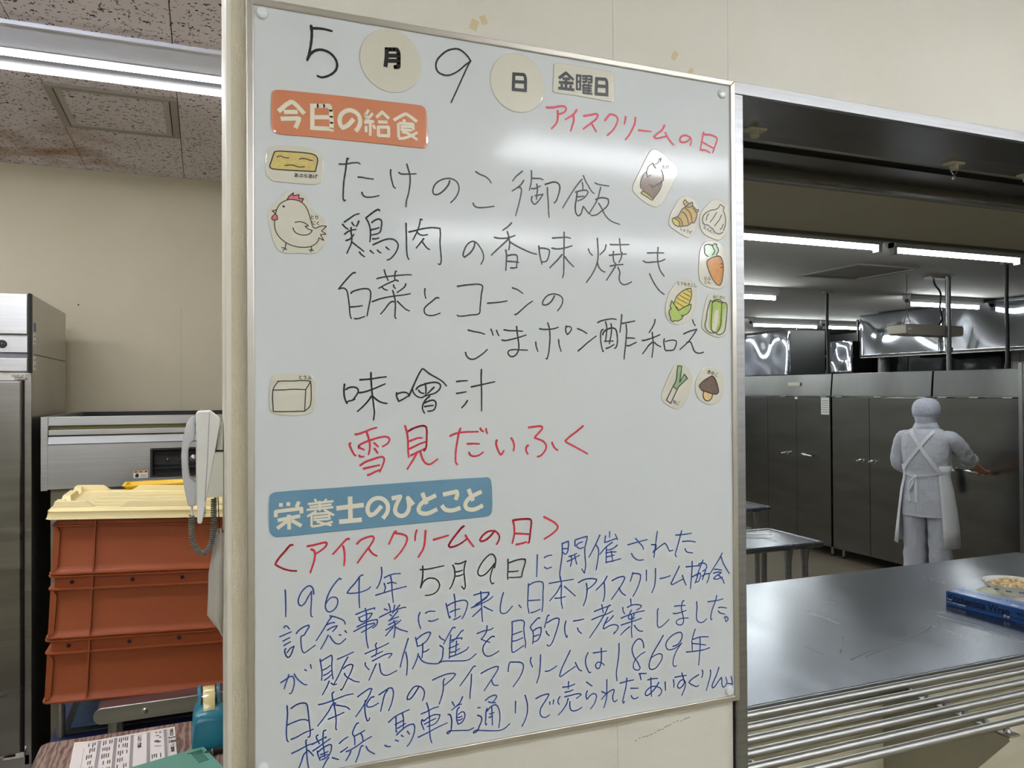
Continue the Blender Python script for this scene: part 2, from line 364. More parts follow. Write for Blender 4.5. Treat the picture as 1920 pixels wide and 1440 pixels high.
# side room
S('wall_rear', bx(-4, .5, 4.46, 4.56, KF, 2.69), wall2_m)
S('partition', bx(.5, .6, WT, 4.56, KF, 2.69), wall2_m)
bj = B(); box(bj, -.106, -.1045, 4.4588, 4.4605, 1.2, 2.0); S('trim_1', bj, M('wall_joint', rgb(150, 142, 124), .7))
bh = B(); lathe(bh, [(.004, 0), (.004, .002)], 10, Matrix.Translation((-.585, 4.4595, 1.998)) @ Matrix.Rotation(pi / 2, 4, 'X')); S('wall_nail_hole', bh, dark)
sc = empty('ceiling_side_room', (0, 0, 0), kind='structure')
mk('ceiling_backing', bx(-4, .5, WY, 4.46, 2.70, 2.75), M('dark_gap', rgb(70, 60, 56), .9), sc)
tiles_x = [-.545 + .455 * k for k in range(-4, 3)]
rows = [(WY, 1.435), (1.435, 2.345), (2.345, 2.752), (3.255, 3.742), (3.742, 4.46)]
for a in tiles_x[:-1]:
    for (y0, y1) in rows + [(3.10, 3.255)]:
        x0, x1 = a, min(a + .455, .5)
        if x0 >= .49: continue
        if (y0, y1) == (3.255, 3.742) and abs(a + .545) < .01: continue
        mk('ceiling_tile', bx(x0 + .0016, x1 - .0016, y0 + .0016, y1 - .0016, 2.69, 2.70), ceil_m, sc)
# access hatch in the ceiling
ha = empty('ceiling_hatch', (-.3175, 3.4985, 2.69), label='square access hatch with grey metal frame in the stained side room ceiling', cat='hatch')
bb = B()
for (x0, x1, y0, y1) in [(-.226, .226, -.243, -.222), (-.226, .226, .222, .243), (-.226, -.200, -.222, .222), (.200, .226, -.222, .222)]:
    box(bb, x0, x1, y0, y1, -.010, .002)
mk('outer_frame', bb, grey_m, ha)
bb = B()
for (x0, x1, y0, y1) in [(-.196, .196, -.218, -.204), (-.196, .196, .204, .218), (-.196, -.176, -.204, .204), (.176, .196, -.204, .204)]:
    box(bb, x0, x1, y0, y1, -.008, .002)
mk('inner_frame', bb, M('hatch_inner_paint', rgb(172, 168, 164), .5), ha)
mk('tile_panel', bx(-.176, .176, -.204, .204, -.003, .004), ceil_m, ha)
# kitchen shell
S('kitchen_near_ceiling', box(box(bx(.6, 2.9, WT + .16, 3.26, 2.40, 2.44), 2.903, 5.2, WT + .16, 3.26, 2.40, 2.44), 5.203, 13, WT + .16, 3.26, 2.40, 2.44), near_ceil_m)
S('ceiling_step_trim', bx(.6, 13, 3.26, 3.29, 2.385, 2.62), M('step_trim_paint', rgb(96, 90, 80), .6))
S('kitchen_ceiling', bx(.6, 13, 3.29, 13, 2.62, 2.68), kceil_m)
S('kitchen_wall_far', bx(.6, 13, 13, 13.1, KF, 2.68), kit_wall)
S('kitchen_wall_right', bx(13, 13.1, WT, 13, KF, 2.68), kit_wall)
S('kitchen_wall_left', bx(.6, .7, WT, 13, KF, 2.62), kit_wall_l)
S('tiled_pier', bx(9.75, 10.5, 5.4, 6.92, KF, 2.62), tile_m)
# serving opening: head, jamb, shutter rails, wall under the counter
op = empty('serving_opening_frame', (0, 0, 0), kind='structure')
mk('jamb', bx(.9615, .9838, D + .0005, WT, 0, 2.1265), frame_steel, op, bevel=.0006, bseg=1)
mk('head_plate', bx(.9615, 3.6, D, D + .012, 2.1275, 2.1505), frame_steel, op, bevel=.0006, bseg=1)
mk('soffit_plate', bx(.9838, 3.6, D + .012, WT - .006, 2.1275, 2.131), steel_dark, op)
mk('soffit_rounded_edge', tube(B(), [(.984, WT + .004, 2.1335), (3.6, WT + .004, 2.1335)], .008, 12), steel, op, smooth=True)
mk('shutter_slot', bx(.984, 3.6, WT + .012, 1.492, 2.15, 2.165), dark, op)
mk('shutter_rail', bx(.984, 3.6, 1.494, 1.602, 2.124, 2.131), steel_dark, op)
mk('shutter_rail_lip', bx(.984, 3.6, 1.602, 1.625, 2.100, 2.105), steel_dark, op)
mk('shutter_rail_lip', tube(B(), [(.984, 1.636, 2.106), (3.6, 1.636, 2.106)], .007, 10), steel, op, smooth=True)
mk('shutter_box_back', bx(.984, 3.6, 1.640, 1.655, 2.10, 2.44), M('shutter_box_paint', rgb(120, 116, 104), .6), op)
mk('jamb', bx(3.58, 3.62, D, 1.66, 0, 2.1265), steel, op)
# under the counter
uc = empty('wall_under_counter', (0, 0, 0), kind='structure')
for x0, x1 in [(.7, 1.73), (1.7325, 2.02), (2.0225, 3.62)]:
    mk('wall_panel', bx(x0, x1, 1.60, 1.66, 0, .735), counter_wall_m, uc)

# ================================================================== WHITEBOARD
X0, Z0 = .062, .950
def U(u, v, y=0.0): return Vector((X0 + u / 1000, D + y, Z0 + v / 1000))
wb = empty('whiteboard', (X0 + .45, D, Z0), label='portrait whiteboard in a thin aluminium frame covered in Japanese handwriting', cat='whiteboard')
def wbm(name, bm, mat, **k):   # parts given in world space, stored relative to the board
    bmesh.ops.translate(bm, verts=bm.verts, vec=-wb.location)
    return mk(name, bm, mat, wb, **k)
wbm('writing_surface', bx(X0 + .006, X0 + .894, D, D + .011, Z0 + .006, Z0 + 1.194), board_m)
fw, yf = .0105, D - .004
def rail(p):
    bm = B(); prism(bm, p, 'y', yf, WY - .0002); wbm('frame_rail', bm, alu, bevel=.0012, bseg=2)
a, b_, c_, d_ = (X0, Z0), (X0 + .9, Z0), (X0 + .9, Z0 + 1.2), (X0, Z0 + 1.2)
rail([a, b_, (b_[0] - fw, b_[1] + fw), (a[0] + fw, a[1] + fw)]); rail([d_, c_, (c_[0] - fw, c_[1] - fw), (d_[0] + fw, d_[1] - fw)])
rail([a, d_, (d_[0] + fw, d_[1] - fw), (a[0] + fw, a[1] + fw)]); rail([b_, c_, (c_[0] - fw, c_[1] - fw), (b_[0] - fw, b_[1] + fw)])

WRITING={
'L1':[
('black',4.19,'963 11714 972 11638 971 11534 957 11413 930 11276 901 11168;963 11678 1062 11695 1163 11700 1280 11690;909 11191 937 11255 1003 11324 1089 11364 1177 11363 1264 11329 1330 11264 1362 11179 1344 11086 1278 11009 1190 10955 1117 10933 1059 10946'),
('blackthin',3.08,'3590 11570 3540 11639 3456 11705 3373 11737 3290 11727 3175 11677 3076 11590 3002 11492 2981 11394 3010 11312 3075 11274 3173 11265 3272 11303 3388 11384 3505 11498 3590 11570 3539 11479 3454 11291 3370 11103 3286 10917 3240 10819'),
],
'L2':[
('red',3.94,'4990 10968 5126 10986 5274 11029 5357 11023 5370 10979 5329 10924 5227 10877;5205 10936 5210 10850 5198 10756 5152 10675 5087 10609;5581 11002 5534 10933 5449 10863 5356 10801;5518 10897 5521 10805 5495 10717 5460 10612;5722 10911 5874 10951 5979 10982 6008 10960 5969 10887 5873 10806 5710 10676;5878 10799 5929 10720 5971 10660;6152 10887 6201 10950 6259 11009 6357 11004 6415 10951 6385 10844 6316 10732 6198 10618;6579 11007 6569 10936 6553 10868;6784 11015 6772 10909 6711 10780 6650 10677 6574 10586;6857 10794 6972 10794 7114 10800;7412 10953 7360 10858 7256 10775 7178 10704 7215 10685 7338 10714 7462 10755;7428 10813 7483 10731 7555 10650 7607 10610;7983 10789 7882 10817 7786 10784 7748 10717 7775 10679 7859 10685 7944 10731 7992 10790 8008 10720 7982 10636;8285 10919 8255 10803 8210 10581;8310 10885 8462 10891 8582 10859 8593 10815 8548 10691 8492 10557;8266 10732 8395 10683 8525 10643;8217 10581 8329 10585 8426 10550'),
],
'L3':[
('blackthin',2.78,'1393 9597 1491 9607 1583 9634 1689 9649 1716 9634;1534 9699 1515 9700 1504 9632 1488 9498 1464 9350 1453 9204 1450 9058 1463 9022 1483 9034;1688 9420 1741 9422 1821 9414 1929 9411;1747 9180 1760 9145 1800 9115 1860 9113 1941 9128 2019 9153;2214 9588 2211 9530 2230 9424 2261 9319 2289 9299;2349 9558 2386 9540 2462 9545 2546 9553 2637 9567;2482 9708 2504 9628 2532 9535 2534 9412 2510 9246 2474 9107 2467 9013;3211 9507 3192 9447 3127 9357 3040 9280 2968 9252 2928 9270 2920 9325 2955 9418 3041 9495 3157 9541 3258 9540 3338 9496 3374 9408 3352 9308 3300 9220 3227 9144;3674 9704 3745 9669 3835 9642 3910 9593 3948 9540;3621 9166 3646 9123 3698 9102 3802 9108 3908 9128 3999 9146'),
('blackthin',2.81,'4523 9798 4460 9744 4398 9688 4343 9613;4550 9642 4506 9575 4427 9503 4331 9439;4427 9506 4490 9516 4505 9467 4486 9349 4449 9202 4394 9017;4696 9826 4698 9746 4691 9629 4654 9483;4714 9695 4790 9700 4869 9704 4914 9688;4694 9513 4757 9519 4820 9551 4865 9576;4797 9598 4807 9494 4796 9421 4787 9335;4764 9396 4835 9412 4912 9438;4705 9376 4692 9324 4716 9268 4755 9245 4803 9283 4867 9361 4907 9423;4956 9610 5029 9639 5109 9666 5190 9662 5235 9622 5238 9549 5205 9428 5164 9336 5126 9300;4999 9559 5002 9439 5014 9293 5019 9147 5030 9038;5675 9768 5617 9703 5517 9574 5417 9424 5293 9226;5706 9839 5742 9759 5808 9661 5866 9576 5920 9539;5683 9712 5696 9650 5691 9587;5549 9530 5649 9564 5766 9582 5799 9555 5773 9500 5698 9427 5590 9375;5582 9449 5648 9458 5715 9473;5579 9528 5565 9415 5544 9294 5547 9176 5580 9119 5613 9114 5654 9154 5680 9231 5702 9290 5747 9237 5805 9174 5846 9158;5940 9730 6002 9712 6087 9705 6223 9700;6053 9657 6026 9561 6000 9468 5932 9342 5821 9175;5949 9431 6034 9468 6136 9477 6205 9463 6213 9396 6169 9317 6067 9233 5964 9157 5860 9136;6008 9371 6067 9293 6134 9178 6219 9094 6322 9049 6442 9020'),
],
'L4':[
('black',2.76,'1467 8686 1549 8748 1628 8808 1701 8837;1438 8647 1482 8600 1524 8577;1588 8685 1603 8657 1625 8640;1694 8717 1678 8672 1654 8630;1472 8494 1522 8537 1581 8565 1651 8581;1574 8604 1571 8538 1584 8446 1573 8352 1540 8271 1505 8192;1492 8393 1547 8417 1587 8459 1616 8501;1593 8370 1659 8321 1719 8279 1772 8239;1705 8221 1738 8183 1782 8155;1876 8259 1899 8237 1929 8218;1993 8273 2020 8245 2051 8233;2135 8329 2156 8310 2183 8294;2029 8914 2009 8929 1948 8894 1874 8834 1807 8775 1847 8711 1877 8613 1882 8507 1870 8399;1904 8712 1961 8756 2029 8775 2062 8741 2058 8653 2028 8557 1900 8510;1900 8595 1961 8613 2021 8637;1917 8449 1967 8453 2018 8470;1922 8355 2000 8394 2095 8441 2191 8467 2273 8455 2325 8402 2330 8348 2299 8265 2244 8187 2189 8136 2151 8123;2464 8738 2467 8602 2469 8466 2472 8316 2486 8195 2509 8152;2511 8602 2620 8633 2733 8669 2860 8696 2960 8703 3039 8698 3045 8602 3038 8476 3047 8325 3058 8187 3046 8110 3029 8099 3007 8108;2733 8820 2705 8825 2688 8727 2648 8615 2577 8476;2648 8615 2676 8583 2732 8563 2824 8579;2760 8510 2718 8455 2633 8347;2732 8463 2774 8404 2816 8359 2859 8336;3647 8506 3636 8432 3569 8329 3465 8246 3439 8272 3451 8336 3496 8437 3562 8504 3629 8523 3688 8492 3763 8398 3800 8315 3799 8230 3758 8146'),
('black',2.94,'4317 8886 4254 8821 4153 8746;4002 8616 4098 8605 4253 8626 4381 8675;4238 8729 4269 8631 4280 8523 4264 8417;4269 8617 4175 8525 4058 8418 3946 8310;4288 8556 4389 8503 4547 8440 4686 8393 4786 8376;4209 8413 4222 8320 4216 8192 4207 8065;4242 8317 4330 8341 4408 8340 4424 8295 4407 8148;4241 8221 4329 8221 4447 8216;4299 8110 4358 8113 4417 8127;4827 8522 4842 8394 4865 8284 4885 8208;4837 8486 4927 8488 5018 8469 5032 8424 4977 8272 4889 8245;5091 8678 5235 8697 5379 8711 5441 8700;5080 8501 5192 8493 5357 8528 5472 8567;5318 8797 5316 8610 5311 8422 5310 8235 5303 8067 5283 7991;5274 8398 5191 8303 5109 8224 5037 8153;5331 8364 5397 8287 5500 8199'),
('black',2.92,'5797 8528 5829 8463 5877 8423;6157 8627 6129 8539 6031 8443;5980 8733 5989 8597 5993 8426 5966 8272 5879 8096 5751 7927;5977 8292 6008 8217 6072 8154 6132 8136;6244 8640 6401 8647 6633 8666;6435 8757 6445 8646 6462 8512;6221 8443 6378 8468 6576 8488;6309 8518 6301 8425 6322 8321 6355 8298;6484 8509 6470 8416 6421 8328;6241 8249 6355 8275 6504 8293;6344 8245 6267 8136 6161 7989;6398 8235 6437 8144 6423 8047 6440 7971 6506 7926 6594 7940 6678 7983;7019 8534 7183 8548 7377 8556;6932 8381 6999 8359 7136 8373 7296 8396 7402 8441;7252 8649 7239 8501 7250 8364 7294 8228 7381 8122;7066 8148 7110 8062 7200 7929 7291 7834 7378 7783'),
],
'L5':[
('black',2.58,'1636 7890 1608 7888 1564 7851 1500 7779 1437 7702 1375 7620 1427 7636 1469 7632 1505 7589 1526 7473 1541 7347 1549 7231 1561 7178 1574 7162;1568 7560 1584 7582 1668 7617 1775 7643 1849 7636 1879 7594 1879 7509 1859 7401 1837 7294 1821 7208;1554 7342 1646 7351 1747 7370;1622 7159 1677 7161 1784 7198;1984 7813 2055 7836 2185 7861 2350 7885 2472 7900 2550 7902;2101 7959 2120 7895 2147 7832 2165 7790;2301 7946 2286 7947 2275 7882 2273 7811;2328 7791 2295 7805 2229 7777 2119 7723 2011 7659;2063 7690 2081 7662 2114 7642 2150 7636;2253 7723 2259 7691 2285 7668;2455 7749 2443 7711 2388 7659 2310 7604;1908 7440 2010 7482 2140 7519 2294 7549 2415 7568 2532 7594;2239 7633 2255 7578 2277 7481 2282 7373 2276 7265 2276 7200 2292 7183;2255 7453 2222 7452 2173 7413 2107 7324 2042 7247;2315 7461 2370 7409 2447 7341 2512 7311;2776 7685 2773 7610 2790 7529;3012 7543 2977 7547 2897 7483 2812 7414 2766 7358 2769 7292 2811 7255 2885 7246 2965 7265 3036 7292'),
('black',2.76,'3337 7750 3454 7773 3596 7793 3715 7802 3774 7785 3784 7754 3764 7652 3751 7538 3736 7402 3730 7323 3694 7294 3569 7278 3428 7255 3352 7253 3332 7268;3871 7488 3977 7499 4123 7518 4228 7541;4327 7769 4420 7742 4519 7681;4371 7312 4399 7316 4493 7394 4606 7490 4704 7556;5122 7662 5090 7602 5038 7541 4961 7497 4899 7499 4891 7536 4936 7613 5013 7675 5116 7696 5219 7677 5277 7627 5277 7550 5244 7478 5181 7400'),
],
'L6':[
('black',2.79,'3523 7023 3615 7002 3734 6985 3812 6961;3474 6645 3489 6593 3530 6549 3583 6532 3648 6544 3732 6596 3804 6647 3862 6703;3930 7046 3950 7001 3969 6945;4035 7028 4047 6986 4074 6941;4170 7043 4268 7031 4391 7032 4513 7026;4129 6866 4193 6860 4316 6886 4440 6918 4578 6964;4402 7106 4410 7012 4428 6886 4442 6771 4426 6679 4376 6609 4302 6585 4251 6619 4241 6665 4278 6697 4377 6708 4489 6703 4601 6701;4833 7077 4919 7068 5048 7076 5138 7093 5192 7114;4991 7183 5019 7096 5031 6944 5020 6769 5000 6640 4974 6552 4952 6560;4759 6843 4765 6776 4800 6684;5199 6895 5207 6807 5245 6690;5352 7140 5339 7104 5343 7033 5371 6989 5417 7029 5450 7089 5424 7130 5346 7122;5569 7098 5662 7067 5754 7017 5757 7013;5579 6701 5673 6773 5753 6840 5942 6973'),
('black',2.92,'5977 7218 6039 7248 6148 7275 6271 7294 6353 7285;6136 7235 6158 7149 6153 7028 6131 6889 6111 6880 6186 6889 6288 6891;6247 7202 6259 7127 6248 7006 6227 6909 6210 6839;6085 7096 6051 7074 6034 7001 6036 6881 6059 6762 6078 6696 6089 6714;6077 7002 6098 7051 6174 7103 6283 7128 6345 7099 6372 7009 6378 6888 6356 6790 6319 6756;6144 6753 6212 6776 6306 6828;6471 7376 6461 7266 6446 7156 6429 7056;6480 7215 6603 7239 6743 7268;6558 7196 6571 7086 6559 6940 6543 6793 6521 6647 6514 6564;6580 6952 6656 6954 6738 6949;6574 6812 6627 6813 6698 6845 6775 6878;7177 7305 7162 7236 7111 7149 7045 7061;6896 6912 6967 6921 7110 6963 7211 7000 7280 7029;7114 7065 7124 6963 7135 6840 7122 6716 7101 6605;7112 6883 7037 6826 6965 6739 6905 6669;7160 6880 7210 6841 7296 6803;7374 6950 7362 6894 7376 6807 7400 6739 7455 6736 7573 6750 7617 6811 7640 6899 7603 6929 7501 6927 7398 6904;8005 7323 8023 7266 8067 7217;7804 7055 7931 7106 8097 7148 8036 7058 7900 6904 7713 6756;7870 6890 7945 6907 7982 6854 8033 6742 8093 6702 8168 6695 8248 6717'),
],
'L7':[
('black',2.89,'1460 6115 1451 6020 1459 5911 1495 5813 1513 5845 1583 5862 1624 5883;1482 6034 1530 6063 1611 6071 1666 6046 1676 5998 1638 5930 1583 5862;1705 6187 1872 6200 2011 6222 2126 6235;1690 5981 1775 5994 1913 6039 2025 6086 2106 6121;1880 6301 1883 6170 1897 5990 1919 5797 1933 5659 1918 5545;1885 5922 1830 5846 1747 5758 1664 5686;1916 5914 1982 5859 2052 5823 2140 5806;2296 5977 2298 5918 2331 5837 2419 5882 2491 5928;2308 5960 2377 5981 2448 5980 2488 5959 2494 5931;2498 5920 2549 6029 2607 6155 2673 6289 2724 6364 2746 6365 2855 6283 2987 6212 3076 6155 3138 6086;2621 6031 2665 6078 2781 6120 2898 6144 2987 6138 3034 6098 3023 6041 2956 5977 2853 5942 2766 5922 2707 5894 2621 5927 2570 5987 2566 6029;2774 6127 2788 6042 2783 5929;2664 6014 2693 5979 2751 5964;2924 6063 2868 6010 2813 5962;2846 5914 2780 5858 2733 5774 2728 5703 2761 5639;2765 5809 2838 5840 2912 5850 2953 5814 2948 5743 2911 5686 2816 5669;2762 5748 2838 5758 2908 5766;3315 6158 3405 6169 3504 6173;3314 5961 3374 5968 3480 5986;3502 5837 3456 5772 3400 5718;3572 6068 3710 6096 3865 6128 3993 6154;3755 6361 3749 6198 3756 6023 3755 5834 3754 5663'),
],
'L8':[
('red',3.47,'1628 5321 1681 5326 1809 5370 1884 5400 1964 5420;1803 5365 1835 5268 1856 5172 1856 5076 1837 4997;1680 5103 1691 5145 1765 5185 1862 5220 1980 5254 2088 5272 2153 5260 2177 5216 2142 5158 2066 5114;1680 5140 1696 5108 1765 5074;1549 5183 1535 5166 1559 5096 1596 5021 1622 4983 1632 4988;1928 5175 1958 5147 1992 5114;1934 5084 1957 5051 1984 5013;1691 4984 1701 4963 1759 4965;1706 4827 1786 4877 1903 4915 2000 4943 2065 4946 2089 4908 2064 4812 2015 4707;1759 4772 1828 4785 1914 4802 2010 4817;1825 4668 1860 4677 1935 4711 2010 4739;2434 5438 2466 5316 2482 5175 2482 5034 2495 4930;2483 5348 2572 5395 2707 5432 2774 5423 2797 5373 2796 5242 2790 5111 2775 5051 2750 5019;2488 5185 2571 5210 2650 5235 2717 5235;2498 5060 2593 5101 2683 5141 2768 5166;2531 4956 2615 4991 2694 5026 2775 5062;2638 5007 2570 4889 2469 4736;2688 5005 2716 4906 2760 4833 2817 4798 2873 4806 2976 4876;3377 5373 3354 5316 3324 5172 3300 5039 3290 4895 3296 4806 3322 4774;3199 5253 3254 5279 3359 5305 3465 5313 3535 5314 3583 5313 3689 5313;3499 5113 3605 5114 3712 5107;3528 4965 3545 4931 3592 4904 3652 4904 3711 4919 3777 4965'),
('red',3.69,'3731 5365 3749 5334 3782 5314;3833 5355 3839 5315 3854 5281;4025 5157 4013 5107 4036 5015 4084 4923 4111 4913 4133 4944 4152 4977;4294 5184 4324 5132 4345 5051 4330 4971;4601 5052 4572 5021 4568 4963 4596 4905;4618 5363 4731 5374 4858 5377 4873 5342 4832 5291 4762 5223 4728 5183 4793 5158 4882 5121 4939 5061 4945 4997 4906 4929 4842 4867 4779 4852;5060 5087 5079 5039 5124 4979 5169 4952;5666 5363 5543 5273 5411 5188 5319 5114 5345 5084 5502 5003 5633 4933 5753 4868'),
],
'L9':[
('red',3.38,'659 3646 622 3642 547 3559 461 3464 406 3380 414 3360 522 3293 621 3256 714 3243;884 3609 972 3617 1086 3638 1163 3645 1178 3624 1150 3574 1073 3516 1009 3482;940 3555 978 3536 997 3483 986 3381 958 3293 925 3199;1519 3674 1486 3672 1395 3581 1271 3454;1431 3565 1449 3472 1452 3367 1443 3260;1650 3587 1709 3642 1802 3675 1896 3685 1916 3646 1869 3557 1748 3407 1655 3283;1831 3507 1861 3451 1908 3401 1962 3368;2275 3737 2248 3722 2206 3638 2158 3541;2268 3707 2371 3686 2447 3647 2460 3591 2425 3500 2342 3385 2253 3295;2621 3731 2599 3662 2592 3565'),
('red',3.65,'2769 3711 2762 3613 2749 3492 2723 3408 2678 3338 2647 3292;2908 3556 3017 3576 3157 3606;3428 3741 3382 3711 3303 3623 3211 3517 3161 3441 3184 3410 3276 3419 3381 3461 3489 3527;3458 3584 3513 3501 3598 3390;3976 3624 3915 3552 3820 3483 3732 3465 3712 3492 3766 3563 3861 3620 3956 3623 4024 3589 4064 3522 4050 3453 4012 3395;4313 3779 4334 3688 4340 3559 4319 3458 4300 3389;4320 3779 4425 3787 4565 3786 4642 3770 4656 3718 4641 3589 4626 3461 4611 3378 4590 3370;4361 3551 4479 3536 4612 3520;4373 3361 4436 3365 4562 3388;4898 3799 4991 3750 5106 3680 5161 3611 5134 3554 5033 3482 4900 3414'),
],
'L10d':[
('blackthin',2.66,'2719 3136 2721 3040 2711 2919 2682 2787 2720 2869 2784 2918 2860 2929 2950 2896 3003 2810 2981 2732 2923 2677 2846 2654 2764 2654;2677 3083 2797 3080 2951 3096 3079 3111;3274 3129 3340 3121 3399 3134 3461 3158 3438 3074 3428 2975 3443 2824 3449 2723 3427 2688 3384 2742;3235 3107 3261 3040 3267 2928 3240 2831 3207 2759 3175 2719;3289 2991 3345 2993 3398 3009;3289 2920 3352 2922 3417 2941;3973 3001 3987 3064 3994 3139 3960 3212 3913 3233 3845 3203 3751 3110 3680 2990 3676 2921 3723 2883 3803 2903 3898 2989 3973 3071 3925 2955 3897 2843 3904 2767 3931 2729 3962 2742;4217 3120 4219 2967 4209 2840 4215 2778;4226 3055 4337 3084 4462 3102 4539 3093 4539 3041 4489 2891 4468 2796 4335 2799 4225 2810;4225 2908 4308 2902 4406 2905'),
],
'L10':[
('blue',2.31,'548 2964 553 2849 555 2709 554 2556;977 2859 962 2949 918 2992 862 2978 786 2902 742 2791 751 2726 786 2699 836 2730 886 2815 943 2905 939 2745 930 2591 936 2526 955 2508;1395 3049 1372 3065 1320 3017 1230 2896 1171 2759 1152 2644 1177 2576 1222 2556 1293 2590 1338 2663 1339 2741 1300 2778 1229 2772 1152 2683;1739 3083 1699 3073 1620 2975 1528 2879 1488 2824 1541 2812 1672 2812 1778 2834 1838 2861 1858 2886;1683 3062 1679 2930 1678 2732 1684 2573;2036 3178 2044 3094 2026 2989 1992 2899 1958 2849;2084 3008 2155 3037 2250 3055 2346 3050;2080 2917 2100 2849 2079 2777;2134 2912 2209 2921 2277 2898;1944 2742 2086 2770 2263 2806 2444 2833;2182 3035 2202 2932 2208 2784 2228 2595'),
('blue',2.51,'4768 3151 4760 2977 4750 2775;4900 3092 4957 3116 5041 3122;4903 2925 4946 2897 5034 2914;5244 3312 5243 3111 5211 2905 5193 2762 5215 2647;5259 3311 5366 3343 5366 3246 5338 3136 5293 3115 5267 3150;5267 3214 5347 3215;5492 3252 5496 3349 5583 3372 5738 3399 5729 3332 5691 3204 5690 3058 5704 2894 5679 2749 5625 2827;5513 3243 5564 3287 5646 3309;5537 3225 5591 3193 5664 3210;5373 3071 5454 3085 5527 3112;5342 2987 5436 3014 5581 3075;5418 3072 5427 2999 5403 2896;5490 3071 5504 3008 5526 2922;5991 3402 5912 3252 5837 3127 5767 3022;5921 3222 5963 3149 5956 3002 5912 2785;6193 3448 6188 3346;6108 3377 6088 3263 6173 3278 6343 3321 6305 3395;6343 3321 6352 3292;6244 3251 6116 3178 5988 3057;6125 3169 6119 3038 6114 2890;6347 3193 6247 3135 6134 3119;6115 3071 6209 3080 6322 3074;6115 2997 6284 3021;6114 2903 6264 2918 6419 2943;6218 3096 6236 3012 6249 2903;6566 3181 6743 3212 6977 3246;6728 3285 6801 3207 6878 3126 6893 3071;6641 3019 6683 2949 6779 2886 6896 2881;7194 3380 7163 3205 7115 2904;7064 3145 7162 3137 7162 3086 7096 2999 7231 3089 7351 3153 7400 3101 7449 2995 7530 3005;7593 3283 7775 3281 7943 3292;7725 3354 7673 3200 7611 3016 7579 2916 7609 2876;7744 3151 7897 3148 8030 3121;7797 3010 7834 2950 7967 2918'),
],
'L11':[
('blue',2.28,'530 2393 541 2416 573 2410 610 2361;468 2261 551 2288 639 2316;517 2189 562 2209 615 2230;529 2119 572 2142 626 2165;556 2066 538 2052 545 1996 577 1935 609 1938 647 2005 677 2090 620 2064 572 2004;712 2283 755 2329 831 2371 897 2387 905 2367 864 2300 825 2240 787 2231 779 2199 787 2064 803 1996 830 1970 885 1996 994 2066;1250 2481 1194 2407 1127 2302 1011 2134;1222 2493 1305 2467 1395 2423 1440 2389 1460 2336;1166 2356 1216 2376 1283 2385 1294 2375;1180 2273 1249 2310 1333 2328 1316 2296 1263 2246;1193 2195 1148 2108 1080 1996;1221 2176 1271 2093 1326 2046 1382 2043 1467 2108;1366 2181 1392 2174;1456 2231 1479 2201;1627 2471 1736 2504 1840 2527 1927 2543 1923 2520;1776 2548 1793 2463 1793 2326 1786 2166 1797 2027 1820 1915;1673 2420 1695 2360 1747 2348 1828 2379 1888 2459 1816 2461 1690 2418;1644 2272 1747 2314 1862 2347 1967 2352 1966 2294 1931 2246 1891 2223;1595 2206 1712 2255 1816 2289 1920 2300 1926 2276 1815 2220 1712 2175;2082 2506 2137 2481;2155 2580 2172 2520 2178 2458;2249 2550 2237 2484;2332 2541 2272 2480 2213 2428;2002 2382 2131 2432 2272 2474 2415 2499 2433 2491;2172 2407 2207 2380;2302 2453 2225 2369 2154 2307;2154 2310 2224 2334 2313 2356;2153 2247 2236 2280 2295 2291;2106 2168 2200 2209 2295 2256 2352 2298;2236 2304 2254 2238 2250 2122 2235 2028;2218 2193 2176 2154 2100 2073;2262 2196 2342 2146 2459 2099'),
('blue',2.33,'2669 2385 2646 2325 2650 2220 2680 2123;2762 2364 2824 2387 2925 2377;2815 2233 2870 2221 2979 2245;3114 2484 3138 2375 3161 2266 3176 2234 3185 2267;3130 2440 3217 2480 3345 2505 3442 2502 3487 2459 3473 2369 3424 2252 3389 2203;3253 2624 3269 2513 3273 2375 3272 2246;3182 2332 3265 2361 3353 2370;3245 2204 3304 2220 3368 2251;3601 2573 3734 2595 3874 2591 3816 2501 3554 2363 3701 2406 3865 2465 3940 2516;3632 2413 3734 2464 3874 2557;3721 2619 3734 2448 3741 2262 3752 2115;3733 2340 3667 2286 3573 2215;3779 2363 3848 2320 3934 2272;4132 2562 4098 2456 4072 2303 4080 2233 4130 2204 4197 2220 4295 2313;4418 2316 4460 2269;4599 2664 4586 2484 4580 2295 4605 2158;4608 2643 4694 2679 4798 2685 4871 2654 4870 2487 4865 2265 4847 2158;4603 2375 4814 2365;4639 2162 4708 2171 4813 2204;4990 2634 5185 2647 5462 2661;5200 2742 5224 2596 5219 2419 5221 2274 5244 2172;5216 2588 5130 2460 4997 2330;5282 2554 5380 2467 5496 2362;5100 2363 5201 2360 5299 2372'),
